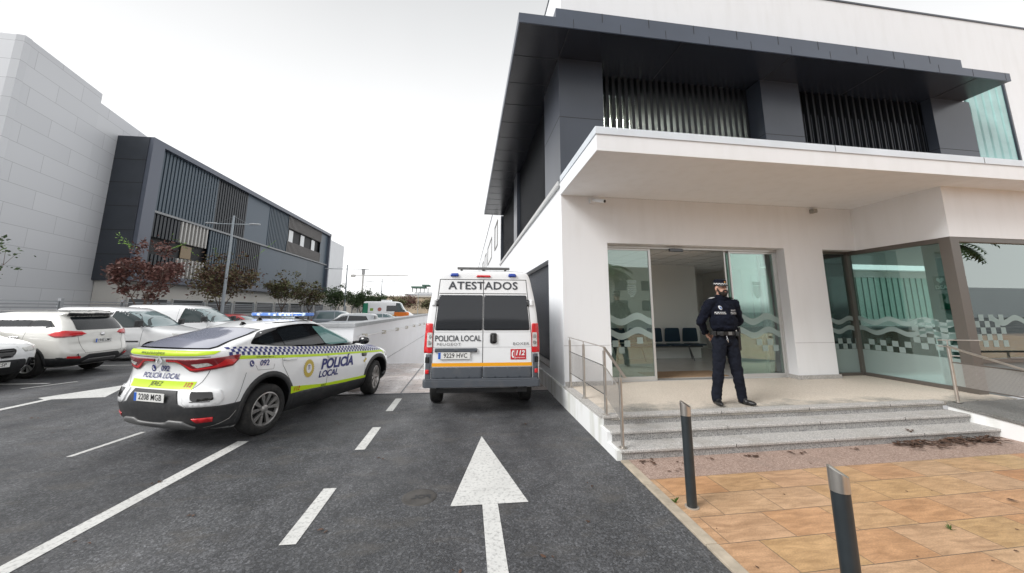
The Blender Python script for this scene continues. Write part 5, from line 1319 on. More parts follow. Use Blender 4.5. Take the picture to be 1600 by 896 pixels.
def tree(nm, label, loc, th, cr, chh, n, lm, seed, lsz=.11, stems=3, extra=None, tr=.07, sprigs=0):
    """th trunk height to crown base, cr crown radius, chh crown height"""
    rn = random.Random(seed); t = thing(nm, label, 'tree', loc, rn.uniform(0, 6), 'young trees along the car park fence')
    w = MB(); tips = []
    w.cyl((0,0,0), (rn.uniform(-.05,.05), rn.uniform(-.05,.05), th*.75), tr, tr*.7, n=8)
    def grow(p, d, L_, r, dep):
        q = p + d * L_; w.cyl(p, q, r, r*.62, n=5); 
        if dep == 0: tips.append(q); return
        tips.append(p + d*L_*.7) if dep < 3 else None
        for k in range(rn.choice((2, 3))):
            nd = (d + Vector((rn.uniform(-1,1), rn.uniform(-1,1), rn.uniform(-.35,.6))) * .75).normalized()
            grow(q, nd, L_ * rn.uniform(.65,.9), r*.6, dep - 1)
    for k in range(stems):
        a = 2*PI*k/stems + rn.uniform(-.4,.4); d = Vector((math.cos(a)*.5, math.sin(a)*.5, 1)).normalized()
        grow(Vector((0,0,th*.72)), d, chh*.30, tr*.5, 3)
    w.build('trunk', bark, t)
    lo = MB(); c0 = Vector((0, 0, th + chh*.48)); clumps = []
    for p in tips:
        q = p - c0; s_ = math.sqrt((q.x/cr)**2 + (q.y/cr)**2 + (q.z/(chh*.55))**2)
        if s_ > 1.1: q = q / s_ * 1.05
        clumps.append((c0 + q, rn.uniform(.16,.30)*cr))
    for k in range(int(len(clumps)*.3)):
        a = rn.uniform(0,2*PI); z = rn.uniform(-.85,.9); rr_ = math.sqrt(1-z*z)*rn.uniform(.4,1.0); clumps.append((c0 + Vector((cr*rr_*math.cos(a), cr*rr_*math.sin(a), z*chh*.5)), rn.uniform(.14,.26)*cr))
    for i in range(n):
        c, rad = rn.choice(clumps); g = Vector((rn.gauss(0,1), rn.gauss(0,1), rn.gauss(0,.8))) * rad*.55; p = c + g
        u = Vector((rn.uniform(-1,1), rn.uniform(-1,1), rn.uniform(-.7,.5))).normalized(); v = u.cross(Vector((rn.uniform(-1,1), rn.uniform(-1,1), rn.uniform(-1,1)))).normalized(); s_ = lsz*rn.uniform(.45,1.5)
        lo.add([p - u*s_*.5, p + v*s_*.28, p + u*s_*.5, p - v*s_*.28], [(0,1,2,3)])
    lo.build('crown', lm, t, fix=False)
    if sprigs:
        lo = MB()
        for k in range(sprigs):
            a = rn.uniform(0,2*PI); b0 = c0 + Vector((cr*.7*math.cos(a), cr*.7*math.sin(a), chh*.35)); d = Vector((math.cos(a), math.sin(a), rn.uniform(.3,1.2))).normalized()
            for j in range(26):
                p = b0 + d*(j/26*cr*.9) + Vector((rn.gauss(0,.04),)*3); s_ = .11; u = Vector((rn.uniform(-1,1), rn.uniform(-1,1), rn.uniform(-1,1))).normalized(); v = u.orthogonal().normalized()
                lo.add([p - u*s_*.5, p + v*s_*.25, p + u*s_*.5, p - v*s_*.25], [(0,1,2,3)])
        lo.build('green_shoots', l_lime, t, fix=False)
    return t
TX = -15.4
tree('young_tree', 'nearest dark red-leaved tree in front of the box corner', (-15.1, 19.5, 0), 2.0, 1.05, 3.2, 3600, l_red, 1, .15, 5, sprigs=3)
tree('young_tree', 'wide two-stemmed red and green tree beside the nearest lamp', (TX, 25.6, 0), 2.2, 2.1, 3.3, 3800, leafmat('red_green_leaves', (.10,.035,.03), (.13,.125,.05)), 2, .17, 4, sprigs=3)
tree('young_tree', 'small dark tree in front of the middle of the louvred box', (TX, 33.5, 0), 2.2, 1.45, 2.9, 2500, l_mix, 3, .18, 4)
tree('young_tree', 'small sparse brownish tree before the far end of the louvred box', (TX, 39.0, 0), 2.0, 1.4, 2.6, 2300, l_mix, 4, .19, 4)
tree('young_tree', 'green young tree beside the second street lamp', (TX, 46.5, 0), 1.8, 1.8, 3.1, 4000, l_green, 5, .18, 4)
tree('young_tree', 'green young tree, first right of the second street lamp', (TX, 57.0, 0), 1.6, 2.1, 3.0, 4800, l_green, 6, .2, 3)
tree('young_tree', 'green young tree, second right of the second street lamp', (TX, 66.0, 0), 1.6, 2.2, 3.0, 4800, l_green, 7, .22, 3)
tree('young_tree', 'brownish tree behind the cab end of the white ambulance roof', (-15, 84.0, 0), 1.6, 3.4, 3.2, 2400, l_mix, 8, .3, 3)
tree('young_tree', 'dark reddish tree standing above the ambulance roof', (-15, 97.0, 0), 1.6, 3.6, 3.8, 2400, l_red, 9, .32, 3)
tree('young_tree', 'farthest low tree at the right end of the far row', (-12, 118.0, 0), 1.5, 4.6, 3.4, 2400, l_mix, 10, .38, 3)
tree('roadside_tree', 'leafy tree tips reaching in from the left edge of the frame', (-16.15, 13.2, 0), 2.2, 1.35, 2.9, 1100, l_green, 12, .12, 3)

# ------------------------------------------------------------------ far background
sand = mat('sandstone', (.52,.42,.30), .85, var=.15, vscale=.3)
sb = thing('sandstone_warehouse', 'long low sandstone building closing the view beyond the car park', 'building', (0, 0, 0))
w = MB(); w.box(-38, 4, 150, 165, -1, 6.3); w.build('wall', sand, sb)
w = MB(); w.box(-38.4, 4.4, 149.6, 165, 6.3, 6.8); w.build('roof_edge', mat('pale_edge', (.6,.56,.5), .8), sb)
w = MB(); w.box(-26, 3, 149.9, 150, 4.2, 5.0); w.build('upper_band', mat('brown_band', (.40,.30,.20), .9), sb)  # darker brown band along the upper wall
wb = thing('white_hall', 'far white flat-roofed hall behind the sandstone building', 'building', (0, 0, 0))
w = MB(); w.box(-30, 8, 185, 210, -1, 8.6); w.build('wall', white_wall, wb)
w = MB(); w.box(-30.4, 8.4, 184.6, 210, 8.6, 9.1); w.build('roof', white_wall, wb)
gb = thing('green_roofed_tower', 'tiny distant white block with a dark green roof terrace left of the van', 'building', (0, 0, 0))
w = MB(); w.box(-33, -22, 240, 250, -1, 12.0); w.build('wall', white_wall, gb)
w = MB(); w.box(-35, -26.5, 238, 250, 14.8, 15.7); w.box(-28.5, -24, 238, 250, 16.0, 16.8); w.build('roof', mat('hazed_green_roof', (.10,.18,.14), .7), gb)  # roof green paled, distance haze put into its colour
w = MB()
for i in range(5): w.box(-34.5+i*2.4, -34.0+i*2.4, 238.5, 239, 12, 14.6)
w.build('column', mat('dark_column', (.1,.12,.11), .7), gb)
cr_ = thing('tower_crane', 'tiny pale tower crane on the skyline behind the second tree row', 'crane', (-62, 230, 0))
w = MB(); w.box(-.4, .4, -.4, .4, 0, 22); w.build('mast', mat('crane_pale', (.45,.44,.42), .7), cr_)
w = MB(); w.box(-7, 26, -.25, .25, 21.2, 21.7); w.box(-7, -4.5, -.5, .5, 20.2, 21.7); w.cyl((0,0,25), (15,0,21.7), .08, n=5); w.cyl((0,0,25), (-6,0,21.7), .08, n=5); w.build('jib', mat('crane_pale2', (.45,.44,.42), .7), cr_)
w = MB(); w.box(-.8, .8, -.5, .5, 22, 25); w.build('cab', mat('crane_cab', (.3,.3,.3), .7), cr_)
w = MB(); w.box(-60, -38, 130, 145, -1, 5.5); tag(w.build('low_building', mat('beige_far', (.5,.46,.4), .85)), 'low beige far building behind the green trees', 'building')

# ------------------------------------------------------------------ the street side behind the camera (it mirrors in the glass)
rb = thing('apartment_block', 'pale apartment block across the street behind the camera, mirrored in the entrance glass', 'building', (0, 0, 0))
w = MB(); w.box(-34, 40, -62, -48, -.1, 9.5); w.build('wall', mat('warm_render', (.55,.52,.47), .8), rb)
w = MB()
for i in range(14):
    for j in range(2): w.box(-32 + i*5.2, -29.6 + i*5.2, -48.0, -47.9, 1.6 + j*3.6, 3.4 + j*3.6)
w.build('window', car_glass, rb)
rb2 = thing('office_row', 'long white office row east of the plaza, mirrored in the right front window', 'building', (0, 0, 0))
w = MB(); w.box(95, 190, -78, -60, -.1, 7.5); w.build('wall', white_wall, rb2)
# ------------------------------------------------------------------ parked vehicles
def side_windows(V, polys, m=car_glass, sides=('R', 'L'), sur=None):
    for sd in sides:
        if sur: V.panel('window_surround', gloss_black, sur, sd, .003, lim=.08)
        for nm, mm, pts in polys: V.panel(nm, mm or m, round_poly(pts, .04), sd, .007, lim=.08)

# white crossover, tail towards the lane
nx = thing('crossover_car', 'pearl white crossover parked nose to the fence, its tailgate and red lamps facing the lane', 'car', (-10.22, 12.2, 0), R(178))
k = [(.24,.36,4.35,.80,.4,.6),(.40,.08,4.60,.88,.4,.7),(.58,.0,4.68,.905,.4,.8),(.70,.03,4.67,.91,.38,.8),(.85,.10,4.62,.91,.36,.8),(1.0,.13,4.4,.90,.34,.8),(1.10,.14,3.9,.88,.32,.7),(1.18,.17,3.55,.855,.30,.6),
     (1.30,.24,3.25,.80,.28,.5),(1.45,.36,2.95,.745,.26,.45),(1.58,.50,2.65,.69,.24,.4),(1.64,.42,2.45,.66,.2,.35),(1.685,.46,2.2,.60,.2,.3),(1.705,.7,2.0,.50,.2,.3)]
V = Veh(nx, k, paint_pearl, nr=3.2, arches=(1.04, 3.745), archr=.40, ncap=22)
V.panel('rear_window', car_glass, round_poly([(-.64,1.20),(.64,1.20),(.58,1.55),(-.58,1.55)], .06), 'B', .006)
V.panel('roof_spoiler', gloss_black, [(-.60,1.585),(.60,1.585),(.62,1.645),(-.62,1.645)], 'B', .03, thick=.03)
for sg in (-1, 1):
    lp = V.panel('tail_lamp', lamp_red, [(sg*.52,1.095),(sg*.64,1.165),(sg*.95,1.195),(sg*1.12,1.175),(sg*1.30,1.095),(sg*1.10,1.04),(sg*.95,1.03),(sg*.66,1.06)], 'C', .010, lim=.03, thick=.01)
    V.panel('lamp_base', lamp_dred, [(sg*.60,1.055),(sg*.95,1.02),(sg*1.10,1.02),(sg*1.24,1.07),(sg*1.10,1.06),(sg*.95,1.055),(sg*.66,1.08)], 'C', .014, lim=.03, parent=lp)
V.panel('number_recess', paint_pearl, round_poly([(-.32,.80),(.32,.80),(.34,1.0),(-.34,1.0)], .03), 'B', .002)
plate(V, '1945 LMC', .075, .90, w=.46)
V.panel('badge', chrome, [(.055*math.cos(2*PI*i/20), 1.07+.05*math.sin(2*PI*i/20)) for i in range(20)], 'B', .014, thick=.01)
V.panel('bumper_cladding', plastic, round_poly([(-.90,.28),(.90,.28),(.90,.50),(.55,.46),(.40,.56),(-.40,.56),(-.55,.46),(-.90,.50)], .03), 'B', .010, thick=.02)
V.panel('bumper_trim', bumper_silver, round_poly([(-.45,.36),(.45,.36),(.38,.44),(-.38,.44)], .02), 'B', .03, thick=.02)
for sg in (-1,1): V.panel('reflector', lamp_red, [(sg*.58,.47),(sg*.82,.50),(sg*.82,.55),(sg*.60,.53)], 'B', .03)
V.panel('side_cladding', plastic, [(1.44,.24),(3.34,.24),(3.34,.42),(1.44,.42)], 'R', .008, both=True, thick=.015)
V.panel('rear_corner_cladding', plastic, [(.08,.28),(.62,.28),(.60,.50),(.06,.50)], 'R', .008, both=True, thick=.012)
for ax in (1.04, 3.745): V.arc_trim('wheel_arch_trim', plastic, ax, .36, .398, .465, -10, 190)
side_windows(V, [('quarter_window', None, [(.66,1.30),(.80,1.42),(1.12,1.47),(1.16,1.24),(.84,1.25)]), ('rear_door_window', None, [(1.22,1.47),(1.95,1.53),(2.05,1.20),(1.26,1.235)]), ('front_door_window', None, [(2.02,1.53),(2.45,1.50),(2.95,1.34),(3.25,1.17),(2.12,1.20)])],
             sur=[(.58,1.29),(.78,1.46),(1.2,1.51),(1.95,1.565),(2.5,1.54),(3.0,1.36),(3.36,1.15),(2.1,1.165),(1.1,1.205),(.8,1.22)])
V.lines('panel_gap', [('L', [(1.20,1.2),(1.22,.95),(1.44,.72),(1.46,.44)]), ('L', [(2.08,1.2),(2.10,.44)]), ('B', [(-.62,1.04),(-.56,.72),(-.50,.60),(.50,.60),(.56,.72),(.62,1.04)]), ('R', [(2.08,1.2),(2.10,.44)])], w=.008)
for x_ in (1.42, 2.35): V.panel('door_handle', chrome, round_poly([(x_-.11,1.03),(x_+.11,1.03),(x_+.11,1.055),(x_-.11,1.055)], .01), 'L', .03, thick=.02)
w = MB(); w.tube([(.55,.56,1.70),(.9,.57,1.735),(2.2,.56,1.72),(2.5,.55,1.66)], .014); w.build('roof_bar', bumper_silver, nx)
w = MB(); w.tube([(.55,-.56,1.70),(.9,-.57,1.735),(2.2,-.56,1.72),(2.5,-.55,1.66)], .014); w.build('roof_bar', bumper_silver, nx)
w = MB(); w.cyl((.62,0,1.69), (.48,0,1.79), .006, .003); w.build('antenna', plastic, nx)
w = MB(); w.tube([(.30,-.12,1.215),(.28,.22,1.235)], .012); w.build('wiper', plastic, nx)
for x_ in (1.04, 3.745):
    wheel(nx, x_, -.89, -1, r=.355, w=.225, rr=.225, style=10, silver=alu); wheel(nx, x_, .89, 1, r=.355, w=.225, rr=.225, style=10, silver=alu)

# silver-white car at the left edge, nose to the lane
bm_ = thing('silver_suv', 'silver white car nosing in at the left edge with two black grille openings', 'car', (-14.92, 10.96, 0), R(-12.5))
k = [(.24,.3,4.10,.78,.35,.45),(.40,.06,4.34,.87,.35,.5),(.55,.0,4.43,.90,.35,.52),(.72,.03,4.44,.905,.35,.52),(.86,.08,4.40,.905,.35,.55),(.95,.10,4.25,.895,.33,.6),(1.02,.12,3.9,.875,.32,.6),(1.08,.14,3.45,.86,.3,.5),
     (1.18,.2,3.2,.80,.28,.4),(1.35,.34,2.85,.73,.28,.4),(1.50,.5,2.5,.67,.25,.35),(1.57,.6,2.2,.60,.25,.3),(1.60,.8,1.9,.5,.25,.3)]
V = Veh(bm_, k, paint_car, nr=3, nf=2.8, arches=(.85, 3.52), archr=.39, ncap=22)
for sg in (-1, 1):
    g = V.panel('kidney_grille', gloss_black, round_poly([(sg*.04,.84),(sg*.34,.845),(sg*.36,.75),(sg*.29,.655),(sg*.10,.65),(sg*.04,.70)], .05), 'F', .012, thick=.015)
    mb = MB(); ring_ = round_poly([(sg*.04,.84),(sg*.34,.845),(sg*.36,.75),(sg*.29,.655),(sg*.10,.65),(sg*.04,.70)], .05); P3 = [V.hit(p, 'F', .018) for p in ring_]; mb.tube(P3 + [P3[0]], .007, 6); mb.build('chrome_frame', chrome, g)
    V.panel('head_lamp', lamp_clear, round_poly([(sg*.46,.86),(sg*.88,.90),(sg*.88,.79),(sg*.52,.76)], .03), 'F', .010, thick=.012)
    V.panel('bumper_side_intake', gloss_black, round_poly([(sg*.60,.62),(sg*.84,.60),(sg*.82,.42),(sg*.62,.44)], .04), 'F', .012)
V.panel('lower_intake', plastic, round_poly([(-.56,.60),(.56,.60),(.66,.30),(-.66,.30)], .05), 'F', .012)
V.panel('bumper_base', plastic, [(-.85,.24),(.85,.24),(.85,.33),(-.85,.33)], 'F', .015, thick=.02)
plate(V, '1707 KSP', 4.475, .50, mode='F')
V.panel('roundel', mat('roundel_blue', (.05,.12,.35), .3), [(.04*math.cos(2*PI*i/20), .905+.03*math.sin(2*PI*i/20)) for i in range(20)], 'F', .012)
V.lines('bonnet_crease', [('F', [(-.40,.86),(-.36,1.0)]), ('F', [(.40,.86),(.36,1.0)])], w=.01, m=mat('crease', (.5,.51,.52), .4))
V.panel('windscreen', windscreen_m, round_poly([(-.68,1.10),(.68,1.10),(.56,1.52),(-.56,1.52)], .06), 'F', .004)
side_windows(V, [('door_window', None, [(.7,1.22),(.9,1.42),(1.6,1.48),(2.3,1.44),(2.95,1.15),(1.8,1.14)])])
for x_ in (.85, 3.52):
    wheel(bm_, x_, -.88, -1, r=.34, w=.22, rr=.22, style=10); wheel(bm_, x_, .88, 1, r=.34, w=.22, rr=.22, style=10)

# small white panel van and larger white van
def panel_van(name, label, O, rz, L_, h, w_, fa, ra, nose, mirror=True, grp=None, base=1.16):
    t = thing(name, label, 'van', O, R(rz), grp)
    xs = L_ - nose
    k = [(.24,.2,L_-.35,.84*w_,.2,.5),(.42,.04,L_-.06,.96*w_,.2,.55),(.58,.0,L_,1.0*w_,.2,.6),(.75,.01,L_-.04,1.0*w_,.2,.6),(.92,.03,L_-.16,1.0*w_,.2,.6),(1.03,.04,L_-.45,.985*w_,.2,.6),(base-.02,.05,xs+.05,.97*w_,.2,.5),(base+.04,.06,xs-.12,.95*w_,.2,.45),
         (base+.3,.09,xs-.48,.90*w_,.18,.4),(h-.20,.13,xs-.86,.84*w_,.18,.35),(h-.08,.17,xs-1.1,.78*w_,.2,.35),(h-.02,.25,xs-1.35,.68*w_,.25,.35),(h,.4,xs-1.6,.55*w_,.3,.35)]
    V = Veh(t, k, paint_car, nr=3.6, nf=2.6, arches=(ra, fa), archr=.36, ncap=22)
    wsz = h - .16
    V.panel('windscreen', windscreen_m, round_poly([(-.80*w_,base),(.80*w_,base),(.70*w_,wsz),(-.70*w_,wsz)], .07), 'F', .004, lim=.05)
    side_windows(V, [('cab_window', mat('cab_glass', (.025,.04,.042), .06, spec=.6), [(xs-.18,base+.02),(xs-.55,h-.32),(xs-.78,h-.20),(xs-1.28,h-.18),(xs-1.40,base-.02)])], sur=[(xs-.02,base-.01),(xs-.45,h-.30),(xs-.74,h-.165),(xs-1.30,h-.145),(xs-1.44,base-.045)])
    V.lines('panel_gap', [('R', [(xs-1.50,h-.12),(xs-1.50,.4)]), ('R', [(xs-.25,base-.1),(xs-.30,.42)]), ('R', [(.5,h-.15),(xs-1.5,h-.13)])], w=.008)
    V.panel('rub_strip', plastic, [(xs-1.45,.66),(xs-.34,.66),(xs-.34,.70),(xs-1.45,.70)], 'R', .012, both=True, thick=.012)
    V.panel('front_bumper', plastic, [(-.85*w_,.24),(.85*w_,.24),(.88*w_,.44),(-.88*w_,.44)], 'F', .01, thick=.015)
    V.panel('grille', gloss_black, round_poly([(-.4,.66),(.4,.66),(.36,.56),(-.36,.56)], .03), 'F', .01)
    for sg in (-1, 1):
        V.panel('head_lamp', lamp_clear, round_poly([(sg*.50*w_,.84),(sg*.90*w_,.94),(sg*.90*w_,.74),(sg*.56*w_,.70)], .03), 'F', .01, thick=.01)
        V.panel('tail_lamp', lamp_red, [(sg*.84*w_,.85),(sg*.97*w_,.85),(sg*.93*w_,1.25),(sg*.82*w_,1.25)], 'B', .01)
        V.panel('door_handle', plastic, round_poly([(xs-1.36,.98),(xs-1.20,.98),(xs-1.20,1.01),(xs-1.36,1.01)], .01), 'R' if sg < 0 else 'L', .025, thick=.015)
    if mirror:
        for sg in (-1, 1):
            m_ = MB(); m_.cyl((xs-.38,sg*.90*w_,base+.06), (xs-.36,sg*(w_*.97+.06),base+.08), .03)
            m_.prism(round_poly([(xs-.42,sg*(w_*.95)),(xs-.28,sg*(w_*.97)),(xs-.30,sg*(w_+.16)),(xs-.42,sg*(w_+.18))][::int(sg) or 1], .03), base+.02, base+.22); m_.build('door_mirror', plastic, t, bevel=.02)
    for x_ in (ra, fa):
        wheel(t, x_, -.96*w_, -1, r=.32, w=.2, rr=.2, style=1, silver=alu); wheel(t, x_, .96*w_, 1, r=.32, w=.2, rr=.2, style=1, silver=alu)
    return t, V
panel_van('white_minivan', 'small white panel van parked nose to the lane, right behind the crossover', (-14.15, 15.32, 0), 0, 4.40, 1.84, .905, 3.46, .75, 1.02)
panel_van('white_delivery_van', 'larger long-roofed white van parked beyond the small white one', (-14.5, 18.45, 0), 0, 4.75, 1.94, .95, 3.75, .85, .95, base=1.22)

def small_car(name, label, O, rz, L_, h, paint, w_=.88, wagon=False, glassm=None, grp='cars in the back rows of the car park', nose_right=True):
    t = thing(name, label, 'car', O, R(rz), grp)
    rr = .12 if wagon else .45
    k = [(.24,.3,L_-.3,.80,.3,.5),(.42,.04,L_-.06,.86,.3,.6),(.56,.0,L_,w_,.3,.7),(.72,.04,L_-.04,w_,.3,.7),(.84,.06,L_-.3,w_-.01,.3,.7),(.92,.07,L_-1.0,w_-.03,.3,.6),(.98,.12,L_-1.25,.80,.3,.5),(h-.28,.12+rr*.6,L_-1.75,.72,.3,.4),(h-.12,.12+rr,L_-2.05,.66,.25,.35),(h-.03,.25+rr,L_-2.4,.57,.25,.3),(h,.45+rr,L_-2.7,.42,.25,.3)]
    V = Veh(t, k, paint, nr=3, nf=2.4, arches=(.85, L_-.88), archr=.35, ncap=16, sub=4)
    gl = glassm or car_glass
    V.panel('windscreen', windscreen_m, round_poly([(-.62,1.0),(.62,1.0),(.52,h-.09),(-.52,h-.09)], .05), 'F', .004, lim=.1)
    V.panel('rear_window', gl, round_poly([(-.58,1.02),(.58,1.02),(.5,h-.12),(-.5,h-.12)], .05), 'B', .004, lim=.1)
    for sd in 'RL':
        V.panel('rear_side_window', gl, [(.42+rr,1.02),(.60+rr,h-.15),(1.80,h-.12),(1.86,1.0)], sd, .004, lim=.1)
        V.panel('front_side_window', gl, [(1.92,1.0),(1.88,h-.12),(L_-2.25,h-.13),(L_-1.52,1.0)], sd, .004, lim=.1)
    for sg in (-1, 1):
        V.panel('tail_lamp', lamp_red, [(sg*.58,.78),(sg*.86,.78),(sg*.84,.95),(sg*.62,.95)], 'B', .008); V.panel('tail_lamp', lamp_red, [(.04,.78),(.25,.80),(.22,.94),(.06,.95)], 'R' if sg < 0 else 'L', .008)
        V.panel('head_lamp', lamp_clear, [(sg*.52,.66),(sg*.84,.70),(sg*.84,.80),(sg*.60,.76)], 'F', .008)
    for x_ in (.85, L_-.88):
        wheel(t, x_, -.86, -1, r=.31, w=.2, rr=.2, style=5); wheel(t, x_, .86, 1, r=.31, w=.2, rr=.2, style=5)
    return t
tg = mat('pale_car_glass', (.10,.16,.17), .08, spec=.7)
small_car('red_hatchback', 'red car whose roof shows between the white van and the light bar', (-13.8, 21.7, 0), 2, 4.2, 1.50, paint_red)
small_car('silver_hatchback', 'silver car mostly hidden behind the blue light bar', (-12.6, 24.3, 0), 0, 4.1, 1.46, paint_silver, glassm=tg)
small_car('silver_estate', 'silver estate car just above the wall coping, tail to the right', (-5.9, 26.6, 0), 180, 4.4, 1.46, paint_silver, wagon=True)
small_car('white_hatchback', 'white car showing its windscreen right of the silver estate', (-9.9, 29.4, 0), 0, 4.2, 1.44, paint_car, glassm=tg)
small_car('dark_grey_suv', 'dark grey SUV, highest roof in the back row left of the ambulance', (-12.2, 31.8, 0), 0, 4.5, 1.66, paint_grey, wagon=True, glassm=tg)
small_car('teal_grey_saloon', 'pale grey green saloon in front of the ambulance tail', (-10.8, 34.6, 0), 0, 4.4, 1.42, mat('grey_green_paint', (.28,.33,.33), .3, .4, coat=.5), glassm=tg)
small_car('grey_saloon', 'second pale grey saloon partly behind the first, before the ambulance', (-9.8, 37.6, 0), 0, 4.4, 1.42, paint_silver, glassm=tg)
am, V = panel_van('ambulance', 'white ambulance with green rear panel and orange cab door in the far row', (-11.9, 45.2, 0), 0, 6.2, 2.62, 1.0, 5.2, 1.3, 1.1, base=1.45)
V.panel('green_panel', mat('amb_green', (.01,.22,.12), .4), [(.05,1.1),(.75,1.1),(.70,2.42),(.20,2.42)], 'R', .008)
V.panel('orange_stripe', orange_film, [(.8,1.02),(4.0,1.02),(4.0,1.12),(.8,1.12)], 'R', .008)
V.panel('orange_door', mat('amb_orange', (.75,.18,.01), .4), [(3.65,.95),(5.3,.95),(5.25,1.42),(3.65,1.42)], 'R', .008)
V.panel('side_window', car_glass, round_poly([(2.75,1.5),(3.95,1.5),(3.90,2.15),(2.75,2.15)], .06), 'R', .012)
V.panel('round_emblem', mat('emb', (.45,.15,.12), .5), [(2.0+.22*math.cos(2*PI*i/16), 1.72+.22*math.sin(2*PI*i/16)) for i in range(16)], 'R', .012)
V.panel('green_emblem', mat('emb2', (.25,.42,.05), .5), [(.95,1.55),(1.3,1.55),(1.3,1.85),(.95,1.85)], 'R', .012)
w = MB(); w.box(2.0, 3.1, -.4, .4, 2.58, 2.80); w.build('roof_unit', paint_car, am, bevel=.05)
# ------------------------------------------------------------------ police officer standing on the terrace
OF = thing('person', 'bearded person in dark uniform and checkered cap standing with hands behind the back', 'person', (4.06, 5.60, .361), R(-4)); OF.scale = (1.0, 1.03, 1.065)
CX = -.075
def blob(parts, name, m, parent, voxel=.012, smooth=6, wr=0.0, ws=.12):
    """parts: ('c', p0, p1, r0, r1) tapered limb or ('e', centre, radii[, rotz]) ellipsoid; fused into one skin"""
    mb = MB()
    def ball(c, rad, rot=None):
        n, k = 16, 10; v = []; f = []
        for j in range(k + 1):
            ph = PI * j / k
            for i in range(n):
                t = 2*PI*i/n; p = Vector((rad[0]*math.sin(ph)*math.cos(t), rad[1]*math.sin(ph)*math.sin(t), rad[2]*math.cos(ph)))
                if rot: p = rot @ p
                v.append(tuple(Vector(c) + p))
        for j in range(k):
            for i in range(n): f.append((j*n+i, (j+1)*n+i, (j+1)*n+(i+1) % n, j*n+(i+1) % n))
        mb.add(v, f)
    for q in parts:
        if q[0] == 'c':
            _, a, b, r0, r1 = q; mb.cyl(a, b, r0, r1, 16); ball(a, (r0,)*3); ball(b, (r1,)*3)
        else:
            ball(q[1], q[2], Matrix.Rotation(q[3], 3, q[4]) if len(q) > 3 else None)
    o = mb.build(name, m, parent, fix=True)
    bm = bmesh.new(); bm.from_mesh(o.data); bmesh.ops.remove_doubles(bm, verts=bm.verts, dist=1e-5); bm.to_mesh(o.data); bm.free()
    r = o.modifiers.new('r', 'REMESH'); r.mode = 'VOXEL'; r.voxel_size = voxel; r.use_smooth_shade = True
    s_ = o.modifiers.new('s', 'SMOOTH'); s_.factor = .5; s_.iterations = smooth
    if wr:
        tx = bpy.data.textures.new(name, 'CLOUDS'); tx.noise_scale = ws; tx.noise_depth = 2
        d = o.modifiers.new('d', 'DISPLACE'); d.texture = tx; d.strength = wr; d.mid_level = .5
    dg = bpy.context.evaluated_depsgraph_get(); dg.update()
    nm = bpy.data.meshes.new_from_object(o.evaluated_get(dg)); o.modifiers.clear(); o.data = nm
    for p in nm.polygons: p.use_smooth = True
    nm.name = name
    return o
skin = mat('skin', (.46,.26,.19), .5, var=.08, vscale=30)
uni = mat('uniform_cloth', (.0055,.007,.014), .9, var=.25, vscale=14, spec=.15)
trs = mat('trouser_cloth', (.009,.011,.018), .9, var=.2, vscale=14, spec=.15)
leath = mat('black_leather', (.010,.010,.011), .38)
silver_film = mat('reflective_grey', (.55,.56,.58), .5)
B = []
# head (turned a little to the figure's left)
HR = R(8); hc, hs = math.cos(HR), math.sin(HR)
def H(x, y, z): return (x*hc - y*hs + .0, x*hs + y*hc - .01, z)
rot = (HR, 'Z')
B += [('e', H(0,.005,1.685), (.074,.092,.100), *rot), ('e', H(0,-.030,1.625), (.056,.062,.062), *rot), ('e', H(0,-.045,1.598), (.036,.040,.030), *rot),
      ('c', H(0,-.092,1.685), H(0,-.106,1.652), .009, .014), ('e', H(0,-.092,1.615), (.026,.014,.012), *rot), ('e', H(-.076,.01,1.66), (.010,.022,.034), *rot), ('e', H(.076,.01,1.66), (.010,.022,.034), *rot),
      ('e', H(0,-.082,1.70), (.050,.016,.012), *rot), ('c', (0,.015,1.46), H(0,.012,1.62), .056, .055)]
B += [('e', (0,.0,1.32), (.165,.10,.16)), ('e', (0,0,1.12), (.145,.10,.14)), ('e', (0,.0,.96), (.155,.11,.10)), ('c', (-.15,.0,1.43), (.15,.0,1.43), .06, .06)]
for s_ in (-1, 1):
    B += [('c', (s_*.20,.0,1.42), (s_*.315,.085,1.18), .050, .038), ('c', (s_*.315,.085,1.18), (s_*.125+CX,.185,1.015), .036, .028), ('c', (s_*.125+CX,.185,1.015), (s_*.08+CX,.205,.975), .027, .026)]
    B += [('c', (s_*.09,0,.92), (s_*.140,-.01,.50), .080, .052), ('c', (s_*.140,-.01,.50), (s_*.205,.01,.08), .050, .034), ('c', (s_*.205,.01,.06), (s_*.212,-.06,.040), .030, .022)]
    # hand: palm, four fingers, thumb; the hands rest on each other in the small of the back
    wx, wy, wz = s_*.10, .20, .985
    B += [('e', (s_*.055+CX, .215, .955), (.044,.017,.040), R(-s_*35), 'Y')]
    for j in range(4):
        zz = .975 - j*.019; B += [('c', (s_*.025+CX, .222, zz-.012), (CX-s_*.028 + s_*.004*j, .232, zz-.030), .0092, .0085), ('c', (CX-s_*.028 + s_*.004*j, .232, zz-.030), (CX-s_*.050 + s_*.006*j, .222, zz-.045), .0085, .0075)]
    B += [('c', (s_*.07+CX,.20,.955), (s_*.045+CX,.19,.915), .011, .009), ('c', (s_*.045+CX,.19,.915), (s_*.02+CX,.195,.90), .009, .008)]
body = blob(B, 'body', skin, OF, .0065, 3)
J = [('e', (0,.0,1.33), (.220,.140,.17)), ('e', (0,-.015,1.18), (.218,.155,.15)), ('e', (0,-.010,1.10), (.205,.152,.09)), ('c', (-.165,.0,1.445), (.165,.0,1.445), .070, .070), ('c', (-.08,.01,1.50), (.08,.01,1.50), .05, .05)]
